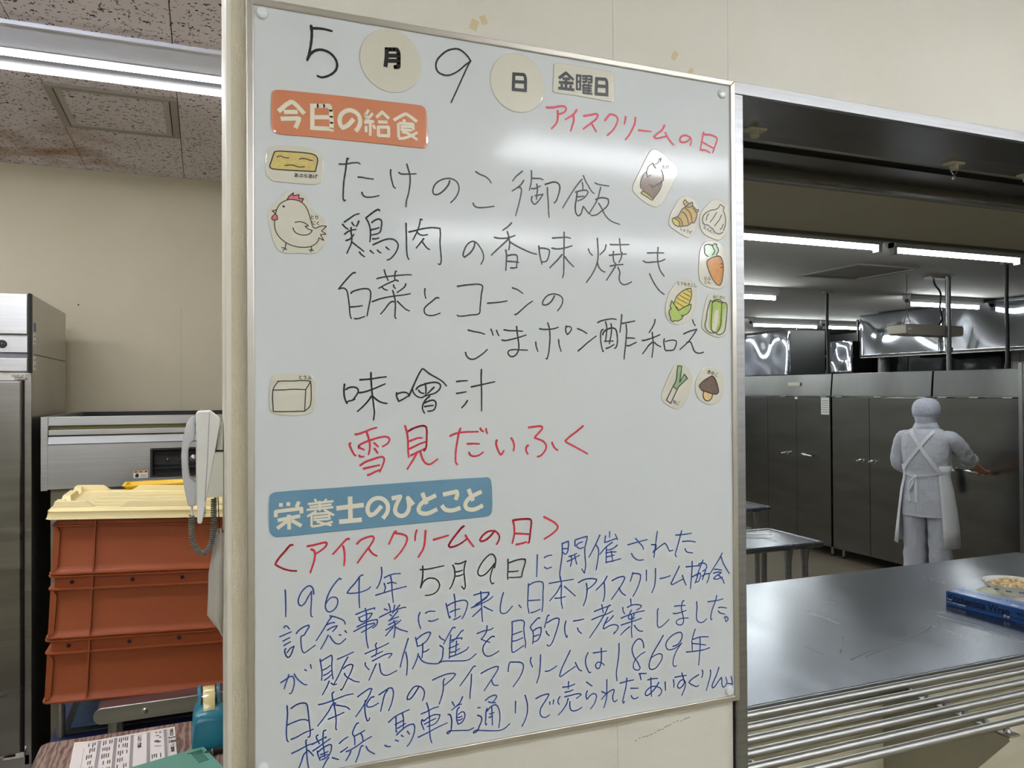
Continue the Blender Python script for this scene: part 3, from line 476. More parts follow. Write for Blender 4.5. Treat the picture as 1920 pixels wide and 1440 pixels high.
('blue',2.60,'5558 2594 5674 2636 5824 2639 5924 2615 5907 2572 5806 2493 5714 2450;5715 2564 5731 2456 5705 2295 5654 2175;6132 2652 6076 2563 5991 2489 5906 2423;6072 2553 6083 2420 6077 2301 6051 2207;6237 2563 6349 2604 6470 2616 6501 2583 6434 2476 6330 2350 6218 2227;6374 2418 6433 2325 6511 2267;6665 2666 6644 2599 6612 2516;6665 2651 6767 2641 6828 2613 6818 2514 6747 2354 6667 2237;6952 2685 6951 2489;7149 2698 7148 2560 7128 2392 7065 2261;7246 2501 7355 2512 7469 2537;7667 2695 7592 2565 7518 2447 7481 2389 7508 2368 7609 2400 7748 2449;7735 2517 7775 2407 7815 2328;7818 2669 7982 2667 8132 2665;7955 2759 7948 2595 7927 2408 7913 2250;8099 2691 8170 2713 8265 2677 8279 2612 8226 2569 8188 2554;8199 2761 8142 2656 8055 2475;7952 2469 8056 2506 8131 2523 8140 2467 8092 2369 8036 2366;8094 2550 8055 2427 8017 2345;8178 2463 8263 2495 8339 2496 8329 2417 8281 2324;8254 2559 8216 2475 8177 2392;8640 2859 8552 2731 8455 2612 8358 2494;8611 2793 8667 2657 8744 2538 8801 2453;8455 2564 8531 2557 8627 2530;8435 2495 8550 2505 8617 2486 8492 2434 8434 2391 8510 2371 8646 2403;8559 2443 8645 2355 8683 2275'),
],
'L12':[
('blue',2.16,'480 1559 560 1603 635 1636 669 1609 678 1520 656 1423 629 1374 607 1375;598 1664 581 1611 554 1538 531 1458;678 1664 710 1604 775 1528 839 1476 869 1475;838 1708 862 1688;922 1774 936 1714;1068 1838 1081 1753 1097 1627 1091 1507;1070 1799 1159 1843 1242 1879 1253 1842 1247 1719 1252 1605 1266 1502;1092 1661 1158 1680 1225 1720;1119 1579 1180 1599 1241 1641;1135 1504 1191 1535 1247 1578;1207 1479 1168 1392 1102 1281;1235 1444 1279 1412 1324 1418;1337 1803 1438 1834 1585 1883;1496 1815 1437 1715 1347 1536 1280 1421;1426 1643 1482 1681 1550 1694 1579 1673 1550 1586 1482 1460 1414 1334 1391 1309 1382 1327;1443 1567 1465 1519 1538 1463 1606 1419 1675 1398;1770 1831 1860 1859 2000 1899 2152 1952;1953 1977 1936 1947 1953 1876 1947 1819 1929 1775;1871 1766 1929 1792 2052 1834;1883 1701 1976 1735 2093 1777 2187 1782 2204 1768 2149 1714;1773 1687 1773 1647 1830 1570;1946 1646 1894 1539 1830 1404;1999 1645 2010 1557 2033 1485 2080 1449 2150 1445 2280 1494'),
('blue',2.29,'2471 1985 2423 1845 2374 1688 2336 1539;2428 1774 2452 1654 2455 1537 2441 1396;2594 1985 2609 1915 2625 1840 2688 1852 2749 1886;2606 1951 2701 2015 2811 2049 2850 2033 2822 1971 2773 1906 2712 1867;2712 1873 2712 1761 2699 1645;2721 1736 2773 1743 2819 1771;2639 1717 2614 1633 2541 1484;2651 1675 2687 1611 2747 1562 2869 1525 2968 1514 3017 1531;2995 1962 3019 1923 3087 1881;3269 2067 3232 2074 3169 1988 3068 1822;3408 2007 3370 1988 3306 1912 3205 1828;3004 1806 3056 1764 3058 1716 3036 1576 2986 1526 3067 1539 3216 1522 3443 1498 3532 1516 3635 1587;3194 1955 3180 1843 3174 1725 3164 1571;3193 1866 3294 1883 3388 1883 3382 1860;3161 1741 3243 1758 3325 1789;3173 1671 3255 1673 3346 1712;3167 1595 3267 1611 3419 1657 3482 1691 3501 1721;3293 1841 3283 1735 3270 1623;3656 1923 3766 1952 3895 1961 3941 1983;3831 2032 3824 1945 3765 1855 3726 1821 3804 1778 3881 1746;3963 1833 3921 1842 3829 1774 3764 1697 3757 1613 3796 1542 3854 1516 3932 1530 4044 1579;4288 2050 4290 1902 4282 1730 4278 1607 4285 1530 4314 1523 4408 1566 4503 1618;4291 2047 4384 2057 4478 2050 4516 2011 4504 1913 4520 1750 4537 1649 4529 1573;4292 1825 4370 1843 4470 1863;4289 1714 4369 1719 4487 1752'),
('blue',2.47,'4805 2052 4774 2055 4698 1995 4628 1922 4634 1893 4672 1837 4681 1732 4670 1624;4672 1837 4747 1880 4830 1887 4829 1806 4791 1707 4734 1662 4683 1657;4686 1745 4791 1767;4983 2080 4958 2075 4932 2002 4893 1877;4941 1953 5041 1996 5131 2015 5176 1998 5169 1929 5116 1772 5051 1617 5006 1559 4967 1546 4942 1573;4927 1806 4943 1764 4985 1727;5309 1942 5285 1857 5287 1751 5320 1648 5338 1686;5455 1925 5560 1928 5659 1937;5535 1792 5559 1736 5614 1688;5873 2049 6028 2086 6198 2121;6022 2152 6048 2006;6198 2121 6164 2119 6095 2000 5959 1813 5850 1683 5772 1592;5819 1907 5960 1944 6122 1974 6248 2019;6146 1913 6080 1811 6046 1731 6066 1717 6175 1758 6284 1765 6350 1731 6346 1684 6263 1600 6277 1632;6256 1929 6190 1870 6094 1809;6617 2191 6626 2087;6452 2057 6458 1996 6492 1932;6549 2047 6647 2079 6759 2075 6843 2049 6829 2016 6737 1978;6416 1868 6576 1905 6758 1939 6906 1947;6632 1989 6568 1875 6575 1832 6645 1824 6701 1848;6694 1909 6652 1841;6419 1741 6561 1767 6700 1787 6841 1817;6631 1917 6637 1734 6629 1614 6639 1489;6595 1690 6504 1641 6407 1566;6688 1704 6741 1637 6797 1591 6865 1577'),
('blue',2.43,'7203 1951 7184 1924 7183 1785 7180 1654 7210 1606 7258 1612 7364 1674 7433 1728;7556 1958 7659 1959 7792 1949;7526 1829 7579 1819 7697 1830 7811 1854;7766 2042 7738 2030 7713 1966 7712 1875 7746 1738 7750 1646 7715 1600 7646 1601 7593 1639 7598 1680 7667 1709 7745 1714 7859 1706;8048 1989 8053 1871 8042 1754 8048 1653 8093 1602 8153 1586 8213 1600 8272 1643;8303 1963 8440 1964 8553 1969 8651 1984;8507 2059 8476 1960 8398 1799 8366 1667 8371 1612 8396 1626;8546 1825 8623 1824 8732 1797;8538 1762 8581 1719 8622 1706 8689 1686;8673 1611 8694 1634 8735 1627 8766 1596 8750 1556 8714 1538 8702 1578 8714 1607'),
],
'L13':[
('blue',2.33,'570 1192 577 1069 565 905 559 775 571 667 588 642;629 1144 722 1192 815 1199 864 1173 885 1056 902 874 917 727 907 663 878 662;571 898 675 929 780 947 850 936 879 916;630 671 709 691 826 737 961 770;1044 1137 1157 1146 1325 1187 1470 1220 1580 1225;1275 1298 1251 1277 1265 1166 1295 1016 1312 855 1306 722 1321 702;1307 1120 1265 1117 1193 1007 1109 900 1028 811;1295 1094 1397 1063 1482 1029 1524 985;1192 889 1300 917 1433 955;1651 1168 1740 1222 1839 1269 1877 1260 1827 1154 1727 997 1618 857;1771 1088 1761 979 1776 841 1800 761 1823 766 1840 804;1907 1129 1864 1123 1801 1047 1795 998 1832 978 1901 982 1982 1019;1989 1148 2090 1201 2178 1232 2216 1195 2222 1106 2190 974 2145 871;2128 1202 2083 1140 2045 1009 2015 883'),
('blue',2.34,'2646 1180 2592 1104 2508 1008 2453 1001 2451 1044 2495 1118 2565 1189 2634 1192 2690 1164 2735 1096 2732 1015 2703 945;2877 1255 2988 1291 3131 1319 3246 1313 3272 1292 3217 1231 3080 1141;3080 1248 3062 1212 3058 1076 3029 957 2988 846;3620 1380 3590 1380 3523 1299 3420 1175 3347 1091;3550 1253 3544 1101 3524 937 3524 854;3723 1246 3835 1290 3985 1326 4034 1315 4015 1258 3909 1118 3773 945;3909 1111 3924 1060 3961 1012 4026 1003;4282 1363 4244 1357 4221 1301 4210 1206;4290 1359 4429 1337 4483 1301 4493 1235 4443 1113 4365 1010 4300 935;4639 1394 4623 1332 4665 1223;4817 1414 4811 1249 4787 1065 4738 935;4906 1117 4961 1113 5041 1138 5125 1180'),
('blue',2.46,'5389 1415 5323 1303 5220 1118 5177 1002 5202 983 5322 1043 5485 1120;5489 1189 5528 1106 5571 1047 5614 1024;5738 1329 5694 1239 5693 1130 5736 1016 5770 971 5797 979;5843 1312 5984 1313 6108 1312;6006 1377 6010 1259 6000 1120 5964 1031 5929 1023 5890 1072 5912 1124 5965 1132 6018 1110 6067 1067;6369 1414 6368 1260 6339 1058 6311 889 6323 748;6886 1272 6872 1370 6817 1438 6743 1434 6660 1349 6641 1256 6676 1140 6758 1017 6809 915 6776 881 6693 902 6662 967 6703 1073 6815 1154 6911 1192;7304 1446 7208 1312 7075 1136 7009 1000 6999 905 7036 855 7129 863 7243 968 7282 1060 7254 1109 7150 1110 7033 1061;7512 1217 7628 1243 7710 1347 7707 1437 7649 1461 7514 1428 7398 1345 7360 1260 7397 1178 7492 1162 7608 1196 7709 1257 7588 1117 7519 963 7519 866 7557 836 7590 848;8009 1475 7959 1349 7929 1238;7959 1291 8116 1317 8311 1296;7939 1236 7941 1088;7958 1214 8076 1189 8250 1148;7810 1072 7996 1064 8193 1064 8337 1087;8120 1305 8114 1066 8082 789'),
],
'L14':[
('blue',2.35,'641 455 755 492 872 537 948 548 966 553;860 623 849 607 860 485 865 365 877 255 900 131;848 434 813 398 784 308 731 186;881 460 924 414 963 362;948 542 1049 579 1156 620 1150 603;1031 669 1007 652 1019 602 1054 529;1150 724 1120 717 1110 646 1108 526 1125 414 1131 311;956 438 1036 478 1131 534 1221 579;1024 420 1030 371 1065 271;1030 407 1107 454 1203 491 1239 479 1236 407 1202 322;1072 358 1131 371 1185 386;1065 314 1131 335 1190 342;1095 278 1143 291 1196 323;1194 291 1154 240 1095 131;1252 280 1298 256 1348 232;1361 482 1420 527 1495 563;1380 343 1431 366 1489 399;1658 754 1628 742 1591 675 1566 606 1596 539 1602 416;1602 557 1682 586 1760 620;1701 577 1725 517 1731 461;1467 336 1516 345 1639 397 1762 462 1868 505;1540 329 1504 256 1461 194;1731 383 1700 374 1663 258 1613 142;1780 360 1817 292 1916 219;2084 326 2124 300 2172 291;2144 685 2240 754 2368 802 2484 834;2263 757 2265 650 2264 513 2283 507;2368 796 2387 705 2382 556;2250 628 2316 654 2393 679;2290 565 2367 596 2425 621;2274 461 2367 533 2470 585 2554 590 2573 536 2553 414 2494 298 2443 247;2450 488 2485 438;2351 438 2385 415;2254 380 2304 356'),
('blue',2.28,'2776 894 2804 797 2822 642 2822 479 2835 313 2858 233;2683 732 2787 757 2889 795 2977 803;2691 633 2685 588 2707 520 2729 467;2702 634 2724 609 2798 652 2899 684 3002 668 2984 616 2921 539 2780 508;2735 556 2831 592 2928 620;2630 361 2785 409 2955 468 3125 514;3212 846 3249 774;3393 906 3348 817 3278 762 3203 713;3278 762 3331 781 3377 787;3334 739 3301 708 3289 622 3289 534 3314 461 3382 485 3426 556 3427 628 3388 656 3342 641 3315 618;3303 575 3353 573 3380 587;3310 530 3353 525 3391 545;3139 651 3174 640 3202 548 3196 439 3184 375 3138 336 3115 348 3149 375 3230 367 3369 349 3498 333 3586 357;3665 679 3706 676;3658 554 3717 520 3729 462 3687 368 3651 296 3592 267 3578 281 3615 308 3722 290 4009 238 4131 250 4235 317;3796 782 3868 827 3977 844 4001 818 3964 761 3910 723;3853 747 3910 727 3982 716;3825 643 3807 595 3801 484 3794 395 3806 366 3818 386;3825 598 3879 651 3964 683 4012 653 4048 557 4057 443 4034 288;3909 657 3915 522 3920 350;3873 542 3951 555;3860 488 3926 492;4344 681 4340 482;4521 759 4558 625 4563 475 4525 344 4460 235 4475 267'),
('blue',2.43,'4724 670 4831 706 4959 719 4970 696 4888 586 4812 482 4805 388 4846 334 4910 320 4982 349;4987 571 4990 526;5061 597 5051 524;5182 632 5146 584 5148 536 5169 501;5240 791 5373 789 5475 814;5352 871 5346 750;5283 697 5372 700 5438 715;5276 618 5396 626 5516 635 5594 620 5594 602 5503 556;5342 579 5311 489 5227 385 5150 322;5375 517 5380 403 5418 354 5490 343 5562 359 5611 383;5705 816 5759 772 5820 723;5720 653 5697 603 5703 526 5721 512 5782 568 5850 588 5899 556 5898 496 5849 395 5781 324;6010 601 6066 569 6109 557 6003 461;6115 797 6114 682 6109 497 6077 371 6049 304;6109 546 6178 585 6247 603 6265 583 6233 478 6245 400 6276 375 6321 404;6386 696 6532 710 6670 714;6526 768 6512 635 6466 465 6438 359 6453 324 6476 353;6610 571 6684 560 6767 548;6616 434 6644 388 6695 369 6762 385'),
('blue',2.58,'6782 812 6935 794;6796 805 6823 695;6966 672 7074 677 7177 670;7031 701 7034 583 7035 458 7044 360;7201 591 7133 506 7035 427 6962 391 6919 402 6914 445 6963 500 7060 536 7146 525 7225 487 7261 435 7243 374 7193 345;7340 579 7342 507 7348 424;7517 596 7531 532 7526 454;7555 635 7655 640 7806 636;7706 693 7737 598 7755 500 7678 426 7628 428 7610 468 7642 527 7705 566 7761 547 7786 495 7766 402 7702 276;8080 608 7946 558 7862 504 7881 476 7983 413 8046 393 8079 410;8162 683 8177 633 8151 545;8348 663 8352 586 8318 472 8252 288;8545 684 8489 556 8409 416 8382 344 8401 314 8447 335 8527 421 8600 486 8608 431 8611 332 8644 289 8697 320 8727 392 8699 472;8825 467 8844 397 8854 313 8804 337 8731 350'),
],
}
PRINT={
'todaysmenu':[
('cream',6.75,'466 10305 648 10477 719 10451 854 10319;548 10308 753 10334;500 10199 774 10237 760 10186 718 10081;976 10492 975 10083;948 10457 1237 10495 1258 10436 1271 10148 1271 10104;1010 10286 1229 10313;1010 10116 1292 10136'),
('cream',6.99,'1617 10336 1522 10222 1443 10171 1400 10236 1408 10353 1480 10438 1581 10466 1683 10418 1719 10319 1697 10214 1645 10142'),
('cream',4.64,'1859 10514 1800 10418 1829 10407 1822 10362;1925 10464 1829 10348 1799 10300 1917 10329;1881 10354 1880 10096;1903 10342 1940 10317;1814 10250 1813 10147;1925 10279 1961 10217'),
('cream',5.17,'1977 10404 2074 10505 2186 10411;2006 10338 2163 10353;2014 10267 2013 10104;1994 10250 2178 10273 2178 10139;2006 10118 2200 10134'),
('cream',5.21,'2262 10395 2437 10514 2482 10520 2651 10421;2436 10432 2436 10379'),
('cream',4.62,'2352 10361 2582 10374 2589 10277;2337 10359 2344 10128;2375 10308 2566 10327;2375 10259 2566 10267;2336 10115 2412 10118 2565 10184 2658 10248;2397 10224 2504 10207 2658 10120'),
],
'comment':[
('cream',5.70,'458 4275 514 4272;569 4282 625 4279;755 4309 718 4225;412 4091 412 4177 792 4201 792 4124;439 4041 773 4087;602 4117 609 3890;578 4023 430 3918;642 4028 792 3931'),
('cream',3.56,'991 4335 1020 4284;1173 4324 1144 4287;887 4263 1279 4285;915 4217 1249 4236;868 4173 1278 4191;1067 4301 1067 4145;1019 4148 877 4070;1134 4161 1287 4063;943 4095 942 3911;962 4103 1210 4107 1220 3999;971 4054 1201 4059;971 4012 1200 4010;942 3911 1076 3921 1268 3966;1019 3983 1248 3909'),
('cream',7.36,'1323 4169 1755 4198;1538 4343 1544 3957;1365 3956 1722 3965'),
('cream',6.84,'2040 4165 1929 4051 1858 4026 1814 4099 1839 4217 1940 4291 2061 4274 2138 4179 2131 4059 2059 3963'),
('cream',6.88,'2203 4276 2347 4298 2274 4150 2264 4050 2346 3984 2439 4009 2491 4117 2471 4271 2564 4153'),
('cream',6.98,'2712 4339 2785 4151;2945 4285 2722 4185 2648 4087 2679 4014 2806 3996 2966 4057'),
('cream',7.05,'3063 4289 3302 4328 3312 4275 3279 4190;3041 4115 3105 4038 3235 4020 3366 4054'),
('cream',7.14,'3510 4359 3587 4155;3743 4304 3532 4211 3454 4121 3476 4036 3608 4011 3764 4071'),
],
'tsukidisc':[
('ink',6.60,'2154 11561 2150 11391 2130 11242;2131 11529 2325 11557 2348 11499 2347 11275 2269 11263;2169 11433 2340 11459;2169 11348 2340 11374'),
],
'hidisc':[
('ink',5.73,'4371 11486 4356 11171;4357 11459 4560 11476 4584 11423 4583 11184;4370 11327 4573 11346;4336 11190 4599 11205'),
],
'kinyoubi':[
('ink',5.30,'5224 11510 5366 11627 5515 11520;5294 11514 5443 11529;5223 11439 5514 11462;5365 11511 5364 11331;5280 11415 5286 11346;5464 11422 5450 11369;5209 11335 5528 11347'),
('ink',3.82,'5583 11633 5575 11348;5652 11624 5643 11370;5573 11612 5666 11619;5579 11503 5651 11507;5571 11366 5665 11373;5681 11615 5775 11629 5767 11524 5687 11512;5688 11568 5767 11576;5789 11631 5877 11637 5876 11526 5796 11521;5796 11573 5869 11580;5738 11487 5687 11428;5709 11457 5707 11308;5818 11498 5809 11335;5730 11460 5883 11469;5715 11406 5875 11422;5715 11361 5875 11376;5693 11315 5889 11326'),
('ink',5.99,'5979 11639 5962 11310;5964 11611 6163 11627 6185 11577 6183 11327;5985 11483 6162 11495;5948 11334 6213 11351'),
],
}
STICKERS={
'aburaage':[
('O','293 9677 330 9735 404 9767 559 9791 792 9808 939 9794 1046 9760 1112 9706 1141 9624 1147 9502 1128 9329 1044 9242 896 9228 703 9225 500 9227 403 9226 340 9259 289 9320 275 9413 278 9563'),
('F','tofufried','404 9672 430 9688 513 9700 675 9707 827 9712 969 9706 1028 9682 1052 9639 1052 9590 1018 9437 791 9425 570 9415 386 9413 346 9427 336 9455 358 9523 387 9622'),
('L',1.31,'404 9672 430 9688 513 9700 675 9707 827 9712 969 9706 1028 9682 1052 9639 1052 9590 1018 9437 791 9425 570 9415 386 9413 346 9427 336 9455 358 9523 387 9622 404 9672'),
('L',1.07,'441 9599 484 9622 519 9618 559 9605 617 9606'),
('L',1.08,'777 9604 815 9621 868 9622 921 9608 977 9607'),
('L',1.07,'562 9482 617 9498 675 9501 733 9490 791 9481 853 9497'),
('T',87.3,935.0,7.16,1.5,'あぶらあげ'),
],
'chicken':[
('O','508 9019 597 9089 687 9105 792 9091 860 9035 905 8945 965 8864 1034 8800 1126 8744 1187 8655 1214 8515 1194 8372 1124 8273 1017 8164 804 8148 580 8134 469 8169 395 8280 359 8415 323 8589 309 8741 397 8871'),
('F','pink','589 8957 627 9022 687 9074 679 9027 769 9054 765 8995 837 8998 814 8941 761 8960 694 8970'),
('F','beak','370 8767 434 8793 422 8735'),
('F','pink','419 8731 444 8698 446 8641 396 8625 363 8653 382 8693'),
('L',1.06,'407 8626 405 8549 422 8466 462 8392 528 8327 617 8275 729 8244 842 8241 948 8262 1025 8314 1059 8363 1071 8403 1144 8368 1093 8455 1179 8469 1110 8515 1187 8593 1110 8594 1018 8552 980 8568 957 8637 927 8736 897 8827 852 8902 792 8947 716 8968 642 8968 567 8943 493 8891 448 8822 419 8731'),
('L',1.07,'589 8957 627 9022 687 9074 679 9027 769 9054 765 8995 837 8998 814 8941'),
('L',1.07,'434 8793 370 8767 419 8731 378 8689 363 8653 385 8628 446 8641 444 8698 419 8731'),
('L',2.47,'537 8852 542 8849'),
('L',1.07,'708 8618 776 8635 843 8625 896 8593 908 8575 858 8569 904 8532 968 8513 926 8455 843 8430 760 8440 700 8478 678 8531'),
('L',1.07,'573 8292 564 8229 558 8206 528 8169'),
('L',1.07,'510 8214 558 8210 580 8186'),
('L',1.08,'952 8262 957 8212 941 8175'),
('L',1.08,'918 8201 957 8212 986 8198'),
('T',100.3,871.5,7.04,-0.7,'とり'),
('T',102.2,862.6,7.05,-0.8,'にく'),
],
'tofu':[
('O','370 6243 435 6277 561 6286 699 6284 810 6295 922 6267 1000 6210 1017 6111 1016 5938 1005 5794 976 5708 892 5657 780 5636 587 5637 433 5653 357 5689 328 5768 321 5915 331 6056'),
('L',1.14,'457 6172 375 6031 379 5705 510 5700 844 5701 862 6034 698 6041 533 6033 375 6031'),
('L',1.14,'462 6161 511 6169 671 6168 809 6178 935 6166 943 6071 931 5795 844 5701'),
('L',1.16,'862 6034 935 6158'),
('T',85.1,621.8,6.78,-2.0,'とうふ'),
],
'bamboo':[
('O','7085 10421 7179 10481 7283 10452 7471 10346 7661 10193 7687 10105 7584 9877 7465 9667 7337 9476 7222 9403 7108 9411 6922 9494 6740 9629 6710 9697 6741 9815 6845 10003 6980 10249'),
('F','brown','7145 10212 7030 10093 7004 10019 6905 9929 6868 9783 6873 9725 6929 9668 7150 9549 7276 9704 7336 9881 7371 9965 7342 10053 7322 10105 7260 10260 7166 10179'),
('F','straw','6929 9668 7150 9549 7124 9516 6877 9628'),
('L',1.18,'6873 9725 6868 9783 6890 9883 6947 9986 6999 10027 7024 9940'),
('L',1.19,'7004 10019 7041 10130 7145 10212 7155 10173 7260 10229 7276 10298 7302 10310 7307 10247 7324 10330'),
('L',1.20,'7322 10105 7363 10010 7367 9920 7336 9881 7121 9751 7085 9799'),
('L',1.20,'7330 9880 7330 9826 7276 9704 7150 9549 7124 9516 6877 9628 6929 9668 7150 9549'),
('L',1.19,'7019 9940 7091 9983'),
('L',1.19,'7155 10173 7207 10120'),
('T',741.7,1015.9,8.13,5.8,'たけ'),
],
'ginger':[
('O','7696 9572 7780 9636 7873 9666 7982 9647 8066 9597 8133 9510 8175 9420 8165 9283 8104 9093 8044 8974 7984 8906 7908 8879 7782 8920 7617 9000 7510 9063 7485 9124 7507 9253 7562 9370 7646 9490'),
('F','ginger','7804 9532 7847 9592 7863 9572 7926 9528 7998 9559 8014 9500 8065 9454 8149 9404 8115 9358 8097 9271 8062 9197 8032 9162 7995 9174 7910 9107 7700 9070 7593 9111 7556 9200 7677 9259 7744 9357 7829 9449 7854 9472'),
('F','beak','7569 9215 7660 9201 7713 9142 7700 9070 7634 9086 7568 9152'),
('F','beak','7804 9539 7838 9584 7863 9572 7829 9527'),
('L',1.31,'7660 9201 7585 9220 7556 9200 7564 9152 7617 9092 7700 9066 7721 9107 7701 9162 7643 9207 7585 9220 7677 9263 7744 9357 7778 9409 7854 9458 7930 9518 7998 9559 8015 9543 7997 9477 7913 9456 7862 9462 7812 9511 7804 9546 7847 9592 7863 9572 7926 9528'),
('L',1.32,'8014 9493 8065 9447 8081 9423 8141 9428 8149 9404 8115 9379 8106 9300 8062 9197 8032 9162 7999 9174 7979 9304 7912 9392 7837 9435'),
('L',1.32,'7999 9174 7901 9106 7792 9084 7709 9078'),
('L',1.31,'7769 9359 7836 9321 7886 9254 7918 9143'),
('L',1.31,'7660 9247 7726 9221 7768 9160 7780 9086'),
('L',1.32,'8014 9450 8056 9410 8089 9363'),
('T',785.8,900.3,7.11,-15.2,'しょうが'),
],
'garlic':[
('O','8321 9511 8452 9623 8573 9659 8687 9643 8782 9579 8843 9475 8850 9337 8822 9153 8768 9003 8680 8910 8618 8877 8505 8891 8359 8932 8265 8982 8197 9078 8173 9212 8183 9335 8243 9433'),
('L',1.34,'8716 9065 8761 9185 8766 9294 8737 9401 8715 9464 8738 9521 8642 9567 8598 9498 8528 9460 8424 9437 8329 9390 8260 9327 8233 9253 8241 9189 8292 9150 8361 9147 8412 9108 8464 9090 8498 9042 8558 9003 8628 9001 8698 9035'),
('L',1.33,'8376 9368 8337 9311 8323 9238'),
('L',1.34,'8558 9408 8509 9332 8409 9209'),
('L',1.34,'8675 9370 8613 9260 8508 9144'),
('L',1.34,'8709 9192 8682 9128 8638 9081'),
('T',839.4,904.9,7.21,-22.4,'にんにく'),
],
'carrot':[
('O','8182 8660 8239 8773 8332 8841 8473 8863 8624 8837 8728 8765 8793 8667 8821 8526 8809 8289 8779 8106 8711 7976 8615 7941 8465 7942 8306 7974 8186 8054 8150 8177 8142 8332 8158 8527'),
('F','leaf','8311 8567 8275 8635 8238 8687 8285 8753 8379 8782 8472 8788 8557 8798 8566 8731 8594 8670 8574 8622 8565 8566 8489 8554 8376 8547'),
('F','carrot','8348 8475 8432 8527 8564 8563 8631 8566 8678 8502 8705 8394 8694 8204 8654 8045 8597 8003 8503 8061 8411 8190 8346 8343 8329 8420'),
('L',1.33,'8348 8475 8432 8527 8564 8563 8631 8566 8678 8502 8705 8394 8694 8204 8654 8045 8597 8003 8503 8061 8411 8190 8346 8343 8329 8420 8348 8475'),
('L',1.34,'8565 8566 8560 8613 8594 8655 8585 8725 8557 8747 8557 8794 8491 8797 8463 8764 8416 8777 8313 8770 8266 8728 8284 8675 8274 8627 8311 8567 8358 8546'),
('L',1.33,'8463 8764 8472 8718 8509 8665 8480 8608 8452 8583'),
('L',1.03,'8639 8420 8691 8423'),
('L',1.03,'8643 8349 8695 8362'),
('T',834.0,812.4,7.81,0.3,'にん'),
('T',833.4,804.7,7.81,0.2,'じん'),
],
'corn':[
('O','7620 7998 7731 8078 7865 8099 8000 8053 8078 7952 8088 7810 8063 7619 8006 7446 7903 7310 7769 7241 7635 7223 7504 7261 7417 7362 7396 7501 7419 7642 7486 7814'),
('F','corn','7578 7620 7629 7735 7729 7833 7852 7900 7953 7923 7975 7853 7963 7739 7906 7604 7682 7488'),
('F','husk','7535 7670 7578 7611 7676 7487 7906 7599 7962 7620 7950 7539 7882 7442 7781 7392 7747 7334 7658 7294 7581 7296 7559 7272 7493 7313 7510 7337 7472 7420 7484 7495 7517 7515 7495 7570'),
('L',1.30,'7578 7620 7629 7735 7729 7833 7852 7900 7953 7923 7975 7853 7963 7739 7906 7604'),
('L',1.30,'7510 7337 7472 7420 7484 7495 7522 7515 7495 7570 7535 7670 7578 7611 7676 7487 7816 7563 7962 7620 7950 7539 7882 7442 7781 7401 7737 7395 7781 7387 7747 7334 7658 7294 7581 7296 7559 7272 7493 7313 7510 7337'),
('L',0.80,'7656 7727 7684 7709 7717 7687 7772 7679 7817 7653 7872 7626'),
('L',0.80,'7712 7785 7751 7759 7795 7742 7851 7715 7918 7688'),
('L',0.81,'7790 7831 7840 7809 7885 7788 7941 7762'),
('L',0.81,'7864 7891 7908 7864 7947 7842'),
('L',0.80,'7611 7650 7661 7628 7716 7606 7760 7580 7794 7562'),
('L',0.80,'7600 7583 7638 7552 7682 7525'),
('T',787.0,798.6,7.57,-4.2,'とうもろこし'),
],
'cabbage':[
('O','8350 7802 8430 7844 8581 7855 8720 7807 8777 7732 8824 7676 8822 7501 8808 7259 8771 7074 8677 7014 8561 7002 8400 7047 8241 7139 8202 7233 8232 7434 8291 7656'),
('F','husk','8389 7698 8452 7686 8562 7729 8684 7685 8777 7645 8704 7401 8679 7207 8574 7108 8493 7092 8378 7152 8369 7391'),
('F','paper','8520 7520 8589 7532 8575 7301 8516 7117 8435 7144 8472 7336'),
('L',1.33,'8452 7681 8395 7708 8365 7621 8324 7485 8305 7341 8270 7235 8309 7140 8400 7085 8493 7092 8562 7060 8631 7062 8713 7121 8749 7248 8781 7500 8782 7636 8742 7678 8660 7670 8659 7593 8646 7399 8633 7245 8562 7118 8493 7092 8424 7143 8414 7296 8427 7441 8439 7566 8446 7662 8521 7703 8602 7687 8660 7670'),
('L',1.33,'8440 7690 8521 7727 8614 7726 8684 7685'),
('T',859.7,777.3,6.94,-0.2,'はくさい'),
],
'negi':[
('O','7607 6477 7690 6513 7792 6479 7893 6401 7967 6275 7990 6165 7937 5999 7851 5850 7766 5702 7692 5640 7600 5637 7472 5690 7327 5792 7297 5894 7338 6017 7431 6204 7524 6368'),
('F','leaf','7653 6450 7736 6451 7716 6259 7692 6141 7795 6294 7868 6216 7677 6063 7640 6012 7558 6071 7618 6180'),
('L',1.39,'7400 5807 7495 5748 7640 6012 7677 6063 7868 6216 7795 6294 7692 6141 7716 6259 7743 6443 7653 6450 7633 6313 7614 6173 7548 6071 7400 5807'),
('L',1.20,'7548 6071 7594 6032 7640 6012'),
('T',761.5,575.8,7.81,-17.8,'ねぎ'),
],
'kinoko':[
('O','8242 6411 8337 6435 8471 6424 8605 6357 8682 6261 8695 6124 8679 5940 8610 5804 8503 5733 8369 5714 8217 5760 8104 5856 8049 5983 8050 6125 8108 6260'),
('F','mushroom','8412 6264 8469 6240 8526 6148 8564 6028 8568 5948 8514 5913 8409 5925 8285 5962 8191 5990 8130 6062 8173 6125 8287 6204'),
('F','stem','8233 5974 8438 5917 8398 5822 8303 5783 8236 5831 8218 5903'),
('L',1.43,'8412 6264 8469 6240 8526 6148 8564 6028 8568 5948 8514 5913 8409 5925 8285 5962 8191 5990 8130 6062 8173 6125 8287 6204 8412 6264'),
('L',1.42,'8233 5974 8218 5903 8236 5831 8303 5784 8398 5822 8438 5917'),
('T',844.1,630.8,8.78,-16.7,'きのこ'),
],
'tsukidisc':[
('C',222.8,1136.0,51.1),
],
'hidisc':[
('C',444.5,1131.8,50.8),
],
'kinyoubi':[
